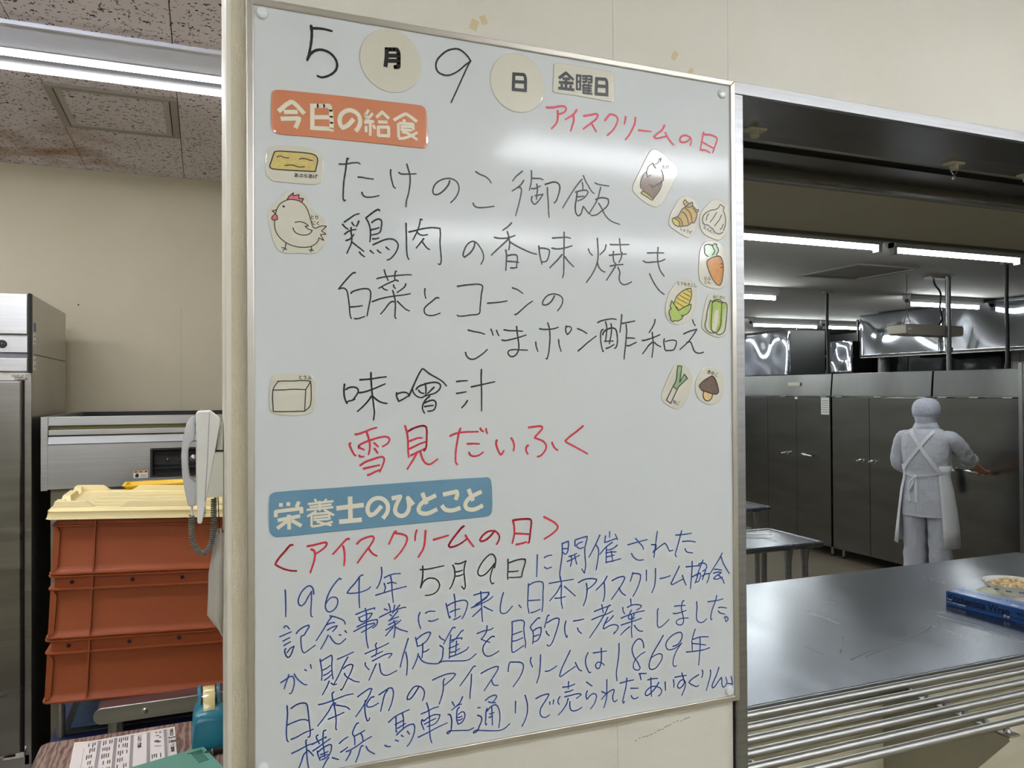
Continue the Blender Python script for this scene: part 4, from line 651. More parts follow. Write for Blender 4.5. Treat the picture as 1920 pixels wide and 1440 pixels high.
('O','5134 11746 5155 11768 5567 11799 5929 11795 6283 11789 6335 11770 6350 11706 6340 11309 6309 11246 6279 11238 5925 11246 5492 11252 5152 11250 5117 11271 5110 11321 5126 11527'),
],
'todaysmenu':[
('O','366 10517 379 10596 447 10641 900 10662 1466 10682 2053 10688 2660 10701 2753 10691 2807 10622 2829 10337 2836 10095 2797 10014 2735 9997 2050 9990 1464 9982 898 9974 486 9961 405 9986 367 10066 358 10291'),
],
'comment':[
('O','316 4363 340 4438 413 4472 1328 4492 2535 4521 3789 4545 3879 4530 3919 4454 3934 4199 3928 3966 3887 3895 3786 3874 2532 3840 1325 3806 429 3785 356 3819 320 3888 312 4117'),
],}

def parse(s):
    v = [int(t) / 10 for t in s.split()]
    return [(v[i], v[i + 1]) for i in range(0, len(v), 2)]
def smooth_path(p, n=4, closed=False):
    """Catmull-Rom through the points, keeping sharp turns sharp"""
    P = [Vector(q) for q in p]
    if len(P) < 3: return P
    N = len(P); out = []
    def tan(i, side):
        if not closed and (i == 0 or i == N - 1):
            return (P[1] - P[0]) if i == 0 else (P[-1] - P[-2])
        a, b, c = P[i - 1], P[i], P[(i + 1) % N]
        d1, d2 = b - a, c - b
        if d1.length < 1e-6 or d2.length < 1e-6: return Vector((0, 0))
        if d1.normalized().dot(d2.normalized()) < .35: return (d2 if side > 0 else d1) * .6
        t = (c - a); k = min(d1.length, d2.length) * 2 / max(t.length, 1e-6)
        return t * .5 * min(1, k)
    for i in range(N if closed else N - 1):
        j = (i + 1) % N; a, b = P[i], P[j]; L = (b - a).length
        t0, t1 = tan(i, 1), tan(j, -1)
        if t0.length > 0: t0 = t0.normalized() * L
        if t1.length > 0: t1 = t1.normalized() * L
        for k in range(n):
            t = k / n; t2, t3 = t * t, t * t * t
            out.append((2 * t3 - 3 * t2 + 1) * a + (t3 - 2 * t2 + t) * t0 + (-2 * t3 + 3 * t2) * b + (t3 - t2) * t1)
    if not closed: out.append(P[-1])
    return out
RC = [0]
def ribbon(bm, path, w, y, place, butt=False, taper=True):
    """flat stroke of a pen: quads with round joints, each a hair above the last so that none coincide"""
    h = w / 2; n = len(path); y0_ = y
    def nx():
        RC[0] += 1; return y0_ - 2.4e-5 * (RC[0] % 11)
    ws = []
    for i in range(n):
        t = i / max(1, n - 1); k = 1.0
        if taper: k = 1.08 - .26 * t + .05 * sin(i * 1.7 + path[0].x)
        ws.append(h * k)
    for i in range(n - 1):
        a, b = path[i], path[i + 1]; d = b - a
        if d.length < 1e-5: continue
        nn = Vector((-d.y, d.x)).normalized()
        q = [a + nn * ws[i], a - nn * ws[i], b - nn * ws[i + 1], b + nn * ws[i + 1]]
        yy_ = nx(); bm.faces.new([bm.verts.new(place(v.x, v.y, yy_)) for v in q])
    for i, p in enumerate(path):
        if butt and i in (0, n - 1): continue
        S_ = 8 if i in (0, n - 1) else 6
        yy_ = nx(); bm.faces.new([bm.verts.new(place(p.x + ws[i] * cos(2 * pi * k / S_), p.y + ws[i] * sin(2 * pi * k / S_), yy_)) for k in range(S_)])
LBL = {'L1': 'large black handwritten numerals 5 and 9 of the date', 'L2': 'red handwritten katakana note under the weekday card',
       'L3': 'thin black handwritten first menu line', 'L4': 'black handwritten second menu line', 'L5': 'black handwritten third menu line',
       'L6': 'black handwritten fourth menu line at the right', 'L7': 'black handwritten short menu line beside the tofu card',
       'L8': 'bold red handwritten dessert line', 'L9': 'red handwritten heading in angle brackets', 'L10': 'blue handwritten sentence starting with 1964',
       'L10d': 'black handwritten date inside the blue text', 'L11': 'second blue handwritten line', 'L12': 'third blue handwritten line',
       'L13': 'fourth blue handwritten line containing 1869', 'L14': 'lowest blue handwritten line sloping along the frame'}
for key, items in WRITING.items():
    bm = B(); c0 = items[0][0]
    for c, wd, st in items:
        for s in st.split(';'): ribbon(bm, smooth_path(parse(s)), wd, -.0003, U)
    bmesh.ops.translate(bm, verts=bm.verts, vec=-wb.location)
    me = bpy.data.meshes.new('handwriting'); bm.to_mesh(me); bm.free(); me.materials.append(ink[c0])
    o = bpy.data.objects.new('handwriting', me); COL.objects.link(o); o.parent = wb; o['label'] = LBL[key]
# ------------------------------------------------------------------ cards and magnets on the board
def closed_fill(bm, pts, y, place):
    vs = [bm.verts.new(place(p.x, p.y, y)) for p in pts]; bm.faces.new(vs)
STK = {  # name, category, label, material, y of card face, curl
 'aburaage': ('picture_magnet', 'picture card', 'cream picture card of a yellow fried tofu slab under the orange banner', lam),
 'chicken': ('picture_magnet', 'picture card', 'cream picture card of a round white hen with red comb', lam),
 'tofu': ('picture_magnet', 'picture card', 'cream picture card of a plain tofu block drawn in outline', lam),
 'bamboo': ('picture_magnet', 'picture card', 'tilted glossy picture card of a brown bamboo shoot', lam),
 'ginger': ('picture_magnet', 'picture card', 'picture card of a tan ginger root', lam),
 'garlic': ('picture_magnet', 'picture card', 'picture card of an outlined garlic bulb by the right frame', lam),
 'carrot': ('picture_magnet', 'picture card', 'picture card of an orange carrot with green leaves', lam),
 'corn': ('picture_magnet', 'picture card', 'picture card of a yellow corn cob in green husk', lam),
 'cabbage': ('picture_magnet', 'picture card', 'picture card of a green and white Chinese cabbage', lam),
 'negi': ('picture_magnet', 'picture card', 'picture card of a green and white leek', lam),
 'kinoko': ('picture_magnet', 'picture card', 'picture card of a brown mushroom', lam),
 'tsukidisc': ('round_card', 'word card', 'round cream card printed with the black month character, upper left', lam),
 'hidisc': ('round_card', 'word card', 'round cream card printed with the black day character, after the 9', lam),
 'kinyoubi': ('word_card', 'word card', 'rectangular cream card printed with the black Friday characters', lam),
 'todaysmenu': ('title_banner', 'banner', 'orange banner card with cream lettering near the top of the board', lam_o),
 'comment': ('title_banner', 'banner', 'slate blue banner card with cream lettering low on the board', lam_b)}
for key, items in STICKERS.items():
    name, cat, label, mt = STK[key]
    first = items[0]
    if first[0] == 'C':
        pts = [Vector((first[1] + first[3] * cos(2 * pi * k / 48), first[2] + first[3] * sin(2 * pi * k / 48))) for k in range(48)]
    else: pts = smooth_path(parse(first[1]), 4, closed=True)
    cen = sum(pts, Vector((0, 0))) / len(pts)
    loc = U(cen.x, cen.y)
    root = empty(name, loc, label=label, cat=cat, group='cards on the whiteboard' if name != 'picture_magnet' else 'food picture magnets')
    TH = -.0014
    def PL(u, v, y, loc=loc): return U(u, v, y) - loc
    bm = B()
    A = [bm.verts.new(PL(p.x, p.y, -.0001)) for p in pts]
    Bv = [bm.verts.new(PL(p.x, p.y, TH)) for p in pts]
    Cv = [bm.verts.new(PL(cen.x + (p.x - cen.x) * .975, cen.y + (p.y - cen.y) * .975, TH - .0003)) for p in pts]
    nn = len(pts); bm.faces.new(A)
    for i in range(nn):
        j = (i + 1) % nn
        bm.faces.new([A[i], A[j], Bv[j], Bv[i]]); bm.faces.new([Bv[i], Bv[j], Cv[j], Cv[i]])
    bm.faces.new(Cv)
    mk('card', bm, mt, root)
    yy = TH - .0003
    lines = B(); nl = 0; k = 0
    for it in items[1:]:
        k += 1
        if it[0] == 'F':
            bm = B(); closed_fill(bm, smooth_path(parse(it[2]), 3, closed=True), yy - .0001 - .00003 * k, PL)
            mk('coloured_shape', bm, crayon[it[1]], root, label=None)
        elif it[0] == 'L':
            ribbon(lines, smooth_path(parse(it[2]), 3), it[1] * 1.35, yy - .0005, PL, taper=False); nl += 1
    if nl: mk('drawn_outline', lines, ink['line'], root)
    else: lines.free()
    for it in items[1:]:
        if it[0] == 'T':
            p = PL(it[1], it[2], yy - .0005)
            m4 = Matrix.Translation(p) @ Matrix.Rotation(pi / 2, 4, 'X') @ Matrix.Rotation(radians(it[4]), 4, 'Z')
            text_mesh(it[5], it[3] / 1000 * 1.0, m4, ink['line'], 'lettering', root, offset=.00018)
    if key in PRINT:
        bm = B()
        for c, wd, st in PRINT[key]:
            for s in st.split(';'):
                ribbon(bm, smooth_path(parse(s), 3), wd, yy - .0003, PL, butt=True, taper=False)
        mk('lettering', bm, ink[PRINT[key][0][0]], root)
def dome(name, u, v, label):
    o = empty(name, U(u, v), label=label, cat='magnet', group='round white magnets at the board corners')
    Mx = Matrix.Rotation(pi / 2, 4, 'X')
    mk('cap', lathe(B(), [(.0088, .0001), (.0092, .002), (.0086, .0038), (.0066, .0052), (.0035, .0059), (.0005, .0061)], 28, Mx), magnet_m, o, smooth=True)
    mk('rim', lathe(B(), [(.0096, .00005), (.0098, .0009), (.0093, .0014)], 28, Mx), magnet_m, o, smooth=True)
dome('round_magnet', 22.9, 1178.6, 'round white magnet in the top left corner of the whiteboard')
dome('round_magnet', 871.2, 1172.2, 'round white magnet in the top right corner of the whiteboard')
dome('round_magnet', 877.8, 20.4, 'round white magnet in the bottom right corner of the whiteboard')
dome('round_magnet', 21.6, 30.9, 'round white magnet in the bottom left corner of the whiteboard, cut by the frame edge')


# ================================================================== LAMPS
def fitting(loc, length, tube_mat, label, group, twin=True, width=.33, rot=0, depth=.05, recessed=False):
    """surface fitting: housing, reflector and glowing tubes, lying along local x, hanging below local z=0"""
    o = empty('fluorescent_lamp', loc, (0, 0, rot), label=label, cat='lamp', group=group)
    L = length / 2; W = width / 2
    bm = B(); prism(bm, [(-W, 0), (-W, -.012), (-W * .95, -.016), (-.012, -depth * .95), (.012, -depth * .95), (W * .95, -.016), (W, -.012), (W, 0)], 'x', -L, L)
    mk('housing', bm, fit_m, o)
    ys = (-W * .46, W * .46) if twin else (0,)
    for y in ys:
        mk('tube', tube(B(), [(-L + .02, y, -depth * .95 - .006), (L - .02, y, -depth * .95 - .006)], .0155, 12), tube_mat, o, smooth=True)
        for e in (-L + .004, L - .022): mk('tube_holder', bx(e, e + .018, y - .016, y + .016, -depth - .024, -.01), fit_m, o)
    return o
HG = 'twin tube ceiling lamps of the hall behind the camera'
HL = ['hall lamp mirrored as the upper double glare band of the board', 'hall lamp right of the one mirrored in the upper glare band', 'rightmost hall lamp of the nearer row', 'leftmost hall lamp of the nearer row', 'hall lamp mirrored as the left half of the lower glare band', 'hall lamp mirrored as the right half of the lower glare band', 'hall lamp of the farther row, behind the camera to the left', 'leftmost hall lamp of the farther row', 'rightmost hall lamp of the farther row']
for i, (x, y) in enumerate([(1.83, -.74), (3.08, -.74), (4.33, -.74), (-1.1, -.74), (1.87, -2.66), (3.16, -2.66), (-.6, -2.66), (-1.9, -2.66), (5.2, -2.66)]):
    fitting((x, y, 2.69), 1.22, tube_hall, 'twin tube ' + HL[i], HG, width=.34)
# side room lamp: white reflector with two tubes
o = empty('fluorescent_lamp', (.0, 2.925, 2.69), label='long twin tube ceiling lamp with white reflector in the side room', cat='lamp')
bm = B(); prism(bm, [(-.178, 0), (-.178, -.012), (-.170, -.012), (-.165, -.006), (-.05, -.036), (.0, -.036), (.13, -.036), (.165, -.006), (.170, -.012), (.178, -.012), (.178, 0)], 'x', -1.25, .49)
mk('reflector', bm, refl_m, o)
mk('shaded_valley', prism(B(), [(-.052, -.034), (-.05, -.0375), (.135, -.0375), (.137, -.034)], 'x', -1.22, .48), valley_m, o)  # white reflector between the tubes, with shade put into its colour
for y in (-.020, .105):
    bm = B(); prism(bm, [(y - .018, -.030), (y - .022, -.038), (y - .016, -.046), (y, -.049), (y + .016, -.046), (y + .022, -.038), (y + .018, -.030)], 'x', -1.2, .47)
    mk('tube', bm, tube_side, o, smooth=True)
fitting((-.75, 1.80, 2.69), 1.22, tube_side_fill, 'added unseen twin tube fill lamp of the side room, nearer than the visible one', 'added side room fill lamps', width=.30)  # this lamp and the next are unseen, added to brighten the side room
fitting((-2.2, 2.925, 2.69), 1.22, tube_side_fill, 'added unseen twin tube fill lamp of the side room, beyond the left picture edge', 'added side room fill lamps', width=.30)
M('kitchen_fitting', rgb(150, 150, 150), .5)
KG = 'tube lamps on the kitchen ceiling'
def klamp(x0, x1, y, label, tr_=.02, dz=0):
    o = empty('tube_lamp', ((x0 + x1) / 2, y, 2.62 - dz), label=label, cat='lamp', group=KG); L = (x1 - x0) / 2
    if dz: mk('mounting_block', bx(-.5, .5, -.03, .03, -.001, dz), bpy.data.materials['kitchen_fitting'], o)
    bm = B(); prism(bm, [(-.055, 0), (-.055, -.05), (-.03, -.085), (.03, -.085), (.055, -.05), (.055, 0)], 'x', -L, L)
    mk('housing', bm, M('kitchen_fitting', rgb(150, 150, 150), .5) if 'kitchen_fitting' not in bpy.data.materials else bpy.data.materials['kitchen_fitting'], o)
    mk('tube', tube(B(), [(-L + .03, 0, -.105), (L - .03, 0, -.105)], tr_, 12), tube_kit, o, smooth=True)
    for e in (-L, L - .03): mk('tube_holder', bx(e, e + .03, -.025, .025, -.13, -.05), bpy.data.materials['kitchen_fitting'], o)
klamp(2.94, 4.19, 3.87, 'kitchen tube lamp nearest the opening, at the left post', .0115, .032)
klamp(4.33, 5.60, 3.90, 'second kitchen tube lamp of the nearest row, over the worker', .0115, .032)
klamp(4.40, 5.64, 6.55, 'kitchen tube lamp of the middle row, cut by the left post')
klamp(7.45, 8.62, 6.50, 'kitchen tube lamp of the middle row, above the hanging white box')
klamp(7.61, 8.88, 9.40, 'kitchen tube lamp of the farthest row, left one')
klamp(9.01, 10.5, 9.40, 'kitchen tube lamp of the farthest row, running behind the steel duct')
klamp(1.5, 2.75, 3.87, 'kitchen tube lamp hidden behind the board wall')
klamp(1.5, 2.75, 6.55, 'kitchen tube lamp of the middle row hidden behind the board wall')
for k, x in enumerate((1.5, 2.95, 4.4, 5.85)): klamp(x, x + 1.25, 9.40, ['leftmost', 'second', 'third', 'fourth'][k] + ' kitchen tube lamp of the far row, hidden behind the board wall')
for k, x in enumerate((2.0, 3.5, 5.0, 6.5)): klamp(x, x + 1.25, 12.2, ['leftmost', 'second', 'third', 'fourth'][k] + ' kitchen tube lamp of the rearmost row, hidden behind the board wall')
klamp(8.75, 10.0, 12.2, 'small kitchen tube lamp of the rearmost row showing at the left post')
# ceiling diffuser panel
o = empty('ceiling_vent', (5.55, 5.38, 2.62), label='square grey vent panel flush in the dark kitchen ceiling', cat='vent')
bm = B()
for q in [(-.36, .36, -.37, -.33), (-.36, .36, .33, .37), (-.36, -.32, -.33, .33), (.32, .36, -.33, .33)]: box(bm, *q, -.012, .004)
mk('frame', bm, M('vent_frame', rgb(120, 116, 112), .6), o)
mk('panel', bx(-.318, .318, -.328, .328, -.006, .002), M('vent_panel', rgb(104, 98, 86), .7), o)

# ================================================================== SIDE ROOM
# upright refrigerator
fr = empty('upright_refrigerator', (-.96, 3.85, KF), label='tall steel refrigerator at the left edge, with a round black dial on its top panel', cat='refrigerator')
def W2(bm, root): bmesh.ops.translate(bm, verts=bm.verts, vec=-root.location); return bm
mk('cabinet', W2(bx(-1.31, -.612, 3.462, 4.25, KF + .12, 1.933), fr), steel_cab, fr, bevel=.002)
mk('side_joint', W2(bx(-.6122, -.6112, 3.5, 4.24, 1.700, 1.7035), fr), dark, fr)
mk('top_panel', W2(bx(-1.31, -.622, 3.440, 3.462, 1.775, 1.932), fr), steel_h, fr, bevel=.004)
mk('control_panel', W2(bx(-1.31, -.622, 3.443, 3.462, 1.705, 1.768), fr), steel_h, fr, bevel=.003)
mk('louvre_slot', W2(bx(-1.31, -.624, 3.452, 3.462, 1.688, 1.704), fr), M('slot_blue_grey', rgb(120, 122, 134), .4), fr)
mk('lower_panel', W2(bx(-1.31, -.622, 3.441, 3.462, 1.632, 1.686), fr), steel_h, fr, bevel=.004)
mk('end_cap', W2(bx(-.622, -.6115, 3.436, 3.470, 1.628, 1.934), fr), black_rub, fr, bevel=.002)
mk('cap_ridge', W2(tube(B(), [(-.617, 3.434, 1.63), (-.617, 3.434, 1.93)], .004, 8), fr), black_rub, fr)
bm = B(); Mx = Matrix.Translation((-.706, 3.4415, 1.7385)) @ Matrix.Rotation(pi / 2, 4, 'X')
lathe(bm, [(.0155, 0), (.0155, .003), (.0125, .005), (.012, .003), (.005, .003), (.0045, .006), (.0005, .006)], 28, Mx)
dl = mk('dial', W2(bm, fr), black_p, fr, smooth=True)
dm = B(); lathe(dm, [(.0035, .0061), (.003, .0075), (.0005, .008)], 16, Mx); mk('dial_centre', W2(dm, fr), M('dial_grey', rgb(90, 92, 96), .4), dl)
hg = mk('hinge', W2(box(bx(-.675, -.64, 3.430, 3.462, 1.612, 1.620), -.665, -.628, 3.434, 3.462, 1.604, 1.611), fr), chrome, fr, bevel=.001)
for x in (-.668, -.655, -.64):
    mk('screw', W2(lathe(B(), [(.0035, 1.620), (.003, 1.6225), (.0004, 1.623)], 10, Matrix.Translation((x, 3.446, 0))), fr), chrome, hg)
dr = mk('door', W2(bx(-1.31, -.640, 3.425, 3.460, .185, 1.598), fr), steel_dark, fr, bevel=.006)
mk('door_gasket', W2(bx(-1.305, -.636, 3.458, 3.4625, .19, 1.60), fr), black_rub, fr)
mk('lower_hinge', W2(box(bx(-.70, -.632, 3.43, 3.462, .168, .176), -.66, -.632, 3.426, 3.462, .176, .19), fr), chrome, fr)
mk('door_frame', W2(bx(-.634, -.6125, 3.452, 3.4625, .13, 1.625), fr), steel_dark, fr)
mk('plinth', W2(bx(-1.30, -.62, 3.452, 3.4625, .118, .166), fr), steel_cab, fr)
for x in (-1.25, -.68):
    for y in (3.52, 4.18): mk('leg', W2(lathe(B(), [(.02, KF), (.026, KF + .01), (.018, KF + .02), (.018, KF + .12)], 14, Matrix.Translation((x, y, 0))), fr), steel, fr, smooth=True)
mk('sticker', W2(bx(-.6122, -.6110, 3.495, 3.535, 1.792, 1.826), fr), sticker_b, fr, label='small blue sticker')
mk('sticker', W2(bx(-.6122, -.6110, 3.485, 3.530, 1.742, 1.782), fr), sticker_w, fr, label='small white sticker')
mk('sticker', W2(bx(-.6122, -.6110, 3.485, 3.530, 1.640, 1.695), fr), sticker_w, fr, label='small white sticker')
for (z, m_) in ((1.772, 0), (1.752, 0), (1.68, 0), (1.655, 0)):
    mk('sticker_print', W2(bx(-.6118, -.6108, 3.492, 3.522, z - .003, z + .003), fr), grey_print, fr)

# stainless cooker cabinet
un = empty('stainless_cooker_unit', (-.07, 3.9, KF), label='low wide stainless steel appliance with a black control window behind the crates', cat='appliance')
mk('rear_deck', W2(bx(-.556, .44, 3.50, 4.40, 1.375, 1.395), un), dark, un)
bm = B(); box(bm, -.581, -.556, 3.45, 4.42, 1.40, 1.458); box(bm, .44, .465, 3.45, 4.42, 1.40, 1.458)
mk('rim', W2(bm, un), steel_h, un)
mk('rear_rim', W2(bx(-.556, .44, 4.40, 4.42, 1.40, 1.455), un), dark, un)
mk('rim_rail', W2(bx(-.556, .44, 3.452, 3.47, 1.423, 1.458), un), steel_h, un, bevel=.001)
mk('slot_backing', W2(bx(-.556, .44, 3.475, 3.485, 1.35, 1.43), un), M('slot_olive', rgb(110, 106, 70), .3, .6), un)
mk('middle_rail', W2(bx(-.556, .44, 3.452, 3.47, 1.386, 1.406), un), steel_h, un, bevel=.001)
mk('sloped_plate', W2(prism(B(), [(3.452, 1.380), (3.440, 1.352), (3.444, 1.349), (3.458, 1.380)], 'x', -.556, .44), un), plate_m, un)
fp = B()
for q in [(-.556, -.197, 1.178, 1.349), (.12, .44, 1.178, 1.349), (-.197, .12, 1.326, 1.349), (-.197, .12, 1.178, 1.209)]: box(fp, q[0], q[1], 3.440, 3.452, q[2], q[3])
mk('front_panel', W2(fp, un), steel_h, un)
mk('corner_post', W2(bx(-.581, -.557, 3.446, 3.47, 1.172, 1.458), un), steel_h, un, bevel=.001)
wf = B()
for q in [(-.197, .12, 1.318, 1.326), (-.197, .12, 1.209, 1.217), (-.197, -.188, 1.217, 1.318), (.111, .12, 1.217, 1.318)]: box(wf, q[0], q[1], 3.434, 3.452, q[2], q[3])
cw = mk('control_window', W2(wf, un), black_p, un)
mk('window_back', W2(bx(-.19, .112, 3.47, 3.476, 1.214, 1.32), un), dark, un)
mk('window_ledge', W2(prism(B(), [(3.452, 1.243), (3.469, 1.256), (3.469, 1.253), (3.452, 1.240)], 'x', -.188, .111), un), black_p, un)
for x, r in ((-.134, .0085), (-.09, .006), (-.034, .016)):
    Mx = Matrix.Translation((x, 3.469, 1.277)) @ Matrix.Rotation(pi / 2, 4, 'X')
    mk('control_knob', W2(lathe(B(), [(r, 0), (r, .005), (r * .7, .007), (r * .35, .012), (.0004, .013)], 18, Mx), un), steel, un, smooth=True)
for x, z in ((-.192, 1.322), (-.192, 1.213)):
    mk('screw', W2(lathe(B(), [(.002, 0), (.0015, .0015), (.0003, .0018)], 8, Matrix.Translation((x, 3.434, z)) @ Matrix.Rotation(pi / 2, 4, 'X')), un), chrome, un)
wl_ = mk('warning_label', W2(bx(-.258, -.206, 3.4390, 3.4402, 1.208, 1.2375), un), sticker_w, un, label='small white and orange warning label')
mk('label_band', W2(bx(-.257, -.207, 3.4386, 3.4391, 1.229, 1.237), un), sticker_o, wl_)
for k in range(3): mk('label_mark', W2(bx(-.252 + k * .018, -.246 + k * .018, 3.4383, 3.4387, 1.2305, 1.2355), un), dark, wl_)
mk('label_figure', W2(prism(B(), [(-.250, 1.211), (-.240, 1.211), (-.238, 1.220), (-.242, 1.227), (-.248, 1.226), (-.252, 1.218)], 'y', 3.4385, 3.4390), un), dark, wl_)
for k in range(2): mk('label_text', W2(bx(-.232, -.210, 3.4386, 3.4390, 1.213 + k * .006, 1.216 + k * .006), un), grey_print, wl_)
mk('body', W2(bx(-.556, .44, 3.50, 4.38, KF + .1, 1.405), un), M('olive_steel', (.26, .25, .19, 1), .4, .9), un)
mk('body_seam', W2(bx(-.42, -.4185, 3.4985, 3.5005, KF + .12, 1.17), un), dark, un)
for x in (-.5, .38):
    for y in (3.6, 4.3): mk('leg', W2(lathe(B(), [(.02, KF), (.025, KF + .01), (.016, KF + .02), (.016, KF + .1)], 12, Matrix.Translation((x, y, 0))), un), steel, un, smooth=True)

# trolley carrying the crates
tr = empty('crate_trolley', (-.07, 2.6, KF), label='low trolley with navy deck and steel bar under the orange crates', cat='trolley')
mk('deck', W2(bx(-.40, .30, 2.47, 3.02, .545, .585), tr), navy_m, tr, bevel=.012)
mk('deck_mat', W2(bx(-.375, .28, 2.50, 3.00, .5855, .592), tr), black_rub, tr, bevel=.004)
mk('deck_mat_panel', W2(bx(-.352, .26, 2.53, 2.97, .5925, .597), tr), mat_m, tr)
tx = B(); prism(tx, [(-.268 + .0, .688)] + [(-.262 + .0215 * cos(a), .6885 + .0215 * sin(a)) for a in [pi / 2 + pi * k / 12 for k in range(13)]] + [(.30, .667), (.30, .710)], 'y', 2.325, 2.333)
bar_bm = B(); prism(bar_bm, [(-.250 + .0215 * cos(a), .6885 + .0215 * sin(a)) for a in [pi / 2 + pi * k / 12 for k in range(13)]] + [(.30, .667), (.30, .710)], 'y', 2.325, 2.333)
tx.free()
sb = mk('side_bar', W2(bar_bm, tr), steel_h, tr, bevel=.0008, bseg=1)
mk('bolt', W2(lathe(B(), [(.0085, 0), (.0085, .002), (.006, .004), (.0005, .0045)], 16, Matrix.Translation((-.147, 2.325, .6885)) @ Matrix.Rotation(pi / 2, 4, 'X')), tr), chrome, sb, smooth=True)
mk('top_plate', W2(bx(-.262, .30, 2.334, 2.90, .696, .704), tr), M('brown_laminate', rgb(96, 70, 68), .45), tr)
for x, y, r in ((-.222, 2.37, .019), (-.165, 2.60, .014), (.24, 2.37, .016), (.24, 2.86, .016), (-.20, 2.86, .016)):
    mk('post', W2(tube(B(), [(x, y, .585 if y > 2.46 else .42), (x, y, .697)], r, 16), tr), steel, tr, smooth=True)
mk('corner_pole', W2(tube(B(), [(-.372, 2.50, .585), (-.372, 2.50, .715)], .011, 12), tr), steel, tr, smooth=True)
for x in (-.33, .22):
    for y in (2.52, 2.95):
        mk('caster_fork', W2(bx(x - .02, x + .02, y - .02, y + .02, KF + .08, .546), tr), steel, tr)
        mk('wheel', W2(lathe(B(), [(.02, -.015), (.05, -.014), (.052, 0), (.05, .014), (.02, .015)], 20, Matrix.Translation((x, y, KF + .052)) @ Matrix.Rotation(pi / 2, 4, 'X')), tr), black_rub, tr, smooth=True)
mk('front_crossbar', W2(bx(-.24, .26, 2.36, 2.385, .40, .425), tr), steel, tr)

# stackable crates, slightly tipped to the right
CW, CD, CH = .60, .42, .1725
PV = Vector((-.405, 2.40, .714)); RT = radians(2.65)
def crate(zoff, label, lid_h=None):
    o = empty('stacking_crate', PV + Matrix.Rotation(RT, 3, 'Y') @ Vector((0, 0, zoff)), (0, RT, 0), label=label, cat='crate', group='terracotta stacking crates on the trolley')
    h = CH - .0025
    def ringr(z, ins, rr=.02):
        x0, x1, y0, y1 = ins, CW - ins, ins, CD - ins; out = []
        for cx, cy, a0 in ((x1 - rr, y1 - rr, 0), (x0 + rr, y1 - rr, 90), (x0 + rr, y0 + rr, 180), (x1 - rr, y0 + rr, 270)):
            for k in range(5):
                a = radians(a0 + k * 22.5); out.append(Vector((cx + rr * cos(a), cy + rr * sin(a), z)))
        return out
    bm = B()
    prof = [(0, .002), (.004, .001), (.007, .006), (.012, .011), (.022, .0135), (h - .040, .0135), (h, .0125)]
    rings = [ringr(z, i_) for z, i_ in prof] + [ringr(h, .017), ringr(.010, .0175)]
    loft(bm, rings); mk('shell', bm, terra, o, smooth=True)
    bm = B(); rg = [ringr(h - .0055, .0135), ringr(h - .0045, .001), ringr(h - .0005, 0), ringr(h, .002), ringr(h, .0135)]
    R = [[bm.verts.new(p) for p in r] for r in rg]
    for a in range(4):
        for k in range(20): bm.faces.new([R[a][k], R[a][(k + 1) % 20], R[a + 1][(k + 1) % 20], R[a + 1][k]])
    mk('rim', bm, terra, o)
    bm = B(); rg = [ringr(h - .0400, .013), ringr(h - .0390, .0015), ringr(h - .0355, .001), ringr(h - .0345, .013)]
    R = [[bm.verts.new(p) for p in r] for r in rg]
    for a in range(3):
        for k in range(20): bm.faces.new([R[a][k], R[a][(k + 1) % 20], R[(a + 1) % 4][(k + 1) % 20], R[(a + 1) % 4][k]])
    mk('ledge', bm, terra, o)
    for x in (.108, CW - .108):
        mk('rib', bx(x - .0018, x + .0018, .0015, .016, .006, h - .002), terra, o)
        mk('rib', bx(x - .0018, x + .0018, CD - .016, CD - .0015, .006, h - .002), terra, o)
    for x0, x1, sgn in ((.012, .020, 1), (CW - .020, CW - .012, -1)):
        bm = B(); prism(bm, [(x0 - .004 * sgn, .006), (x0 + .010 * sgn, .022), (x0 + .012 * sgn, h - .055), (x0 + .004 * sgn, h - .040), (x0 - .004 * sgn if sgn > 0 else x0 + .004, h - .040)], 'y', .006, .014)
        mk('corner_gusset', bm, terra, o)
    for x in (.058, .207, .335, .465, .548):
        mk('drain_hole', lathe(B(), [(.0052, 0), (.0052, .0018)], 14, Matrix.Translation((x, .0126, h - .019)) @ Matrix.Rotation(pi / 2, 4, 'X')), M('hole_dark', rgb(40, 16, 18), .8) if 'hole_dark' not in bpy.data.materials else bpy.data.materials['hole_dark'], o)
    return o
crate(0, 'orange-brown plastic crate at the bottom of the stack, on the trolley')
crate(CH, 'orange-brown plastic crate in the middle of the stack')
crate(2 * CH, 'orange-brown plastic crate at the top of the stack, under the cream lid')
# cream lid
ld = empty('crate_lid', PV + Matrix.Rotation(RT, 3, 'Y') @ Vector((0, 0, 3 * CH)), (0, RT, 0), label='cream plastic lid with raised notched border on the crate stack', cat='lid')
ld.scale = (1, 1, .78)
def rr(x0, x1, y0, y1, z, r=.02):
    out = []
    for cx, cy, a0 in ((x1 - r, y1 - r, 0), (x0 + r, y1 - r, 90), (x0 + r, y0 + r, 180), (x1 - r, y0 + r, 270)):
        for k in range(5):
            a = radians(a0 + k * 22.5); out.append(Vector((cx + r * cos(a), cy + r * sin(a), z)))
    return out
bm = B(); e = .008
loft(bm, [rr(-e + .001, CW + e - .001, -e + .001, CD + e - .001, -.027), rr(-e - .004, CW + e + .004, -e - .004, CD + e + .004, -.026), rr(-e - .002, CW + e + .002, -e - .002, CD + e + .002, -.022), rr(-e, CW + e, -e, CD + e, -.003), rr(-e - .001, CW + e + .001, -e - .001, CD + e + .001, .001), rr(-.003, CW + .003, -.003, CD + .003, .010), rr(.001, CW - .001, .001, CD - .001, .0135), rr(.03, CW - .03, .03, CD - .03, .0135), rr(.032, CW - .032, .032, CD - .032, .009)])
mk('lid_plate', bm, lidm, ld, smooth=True)
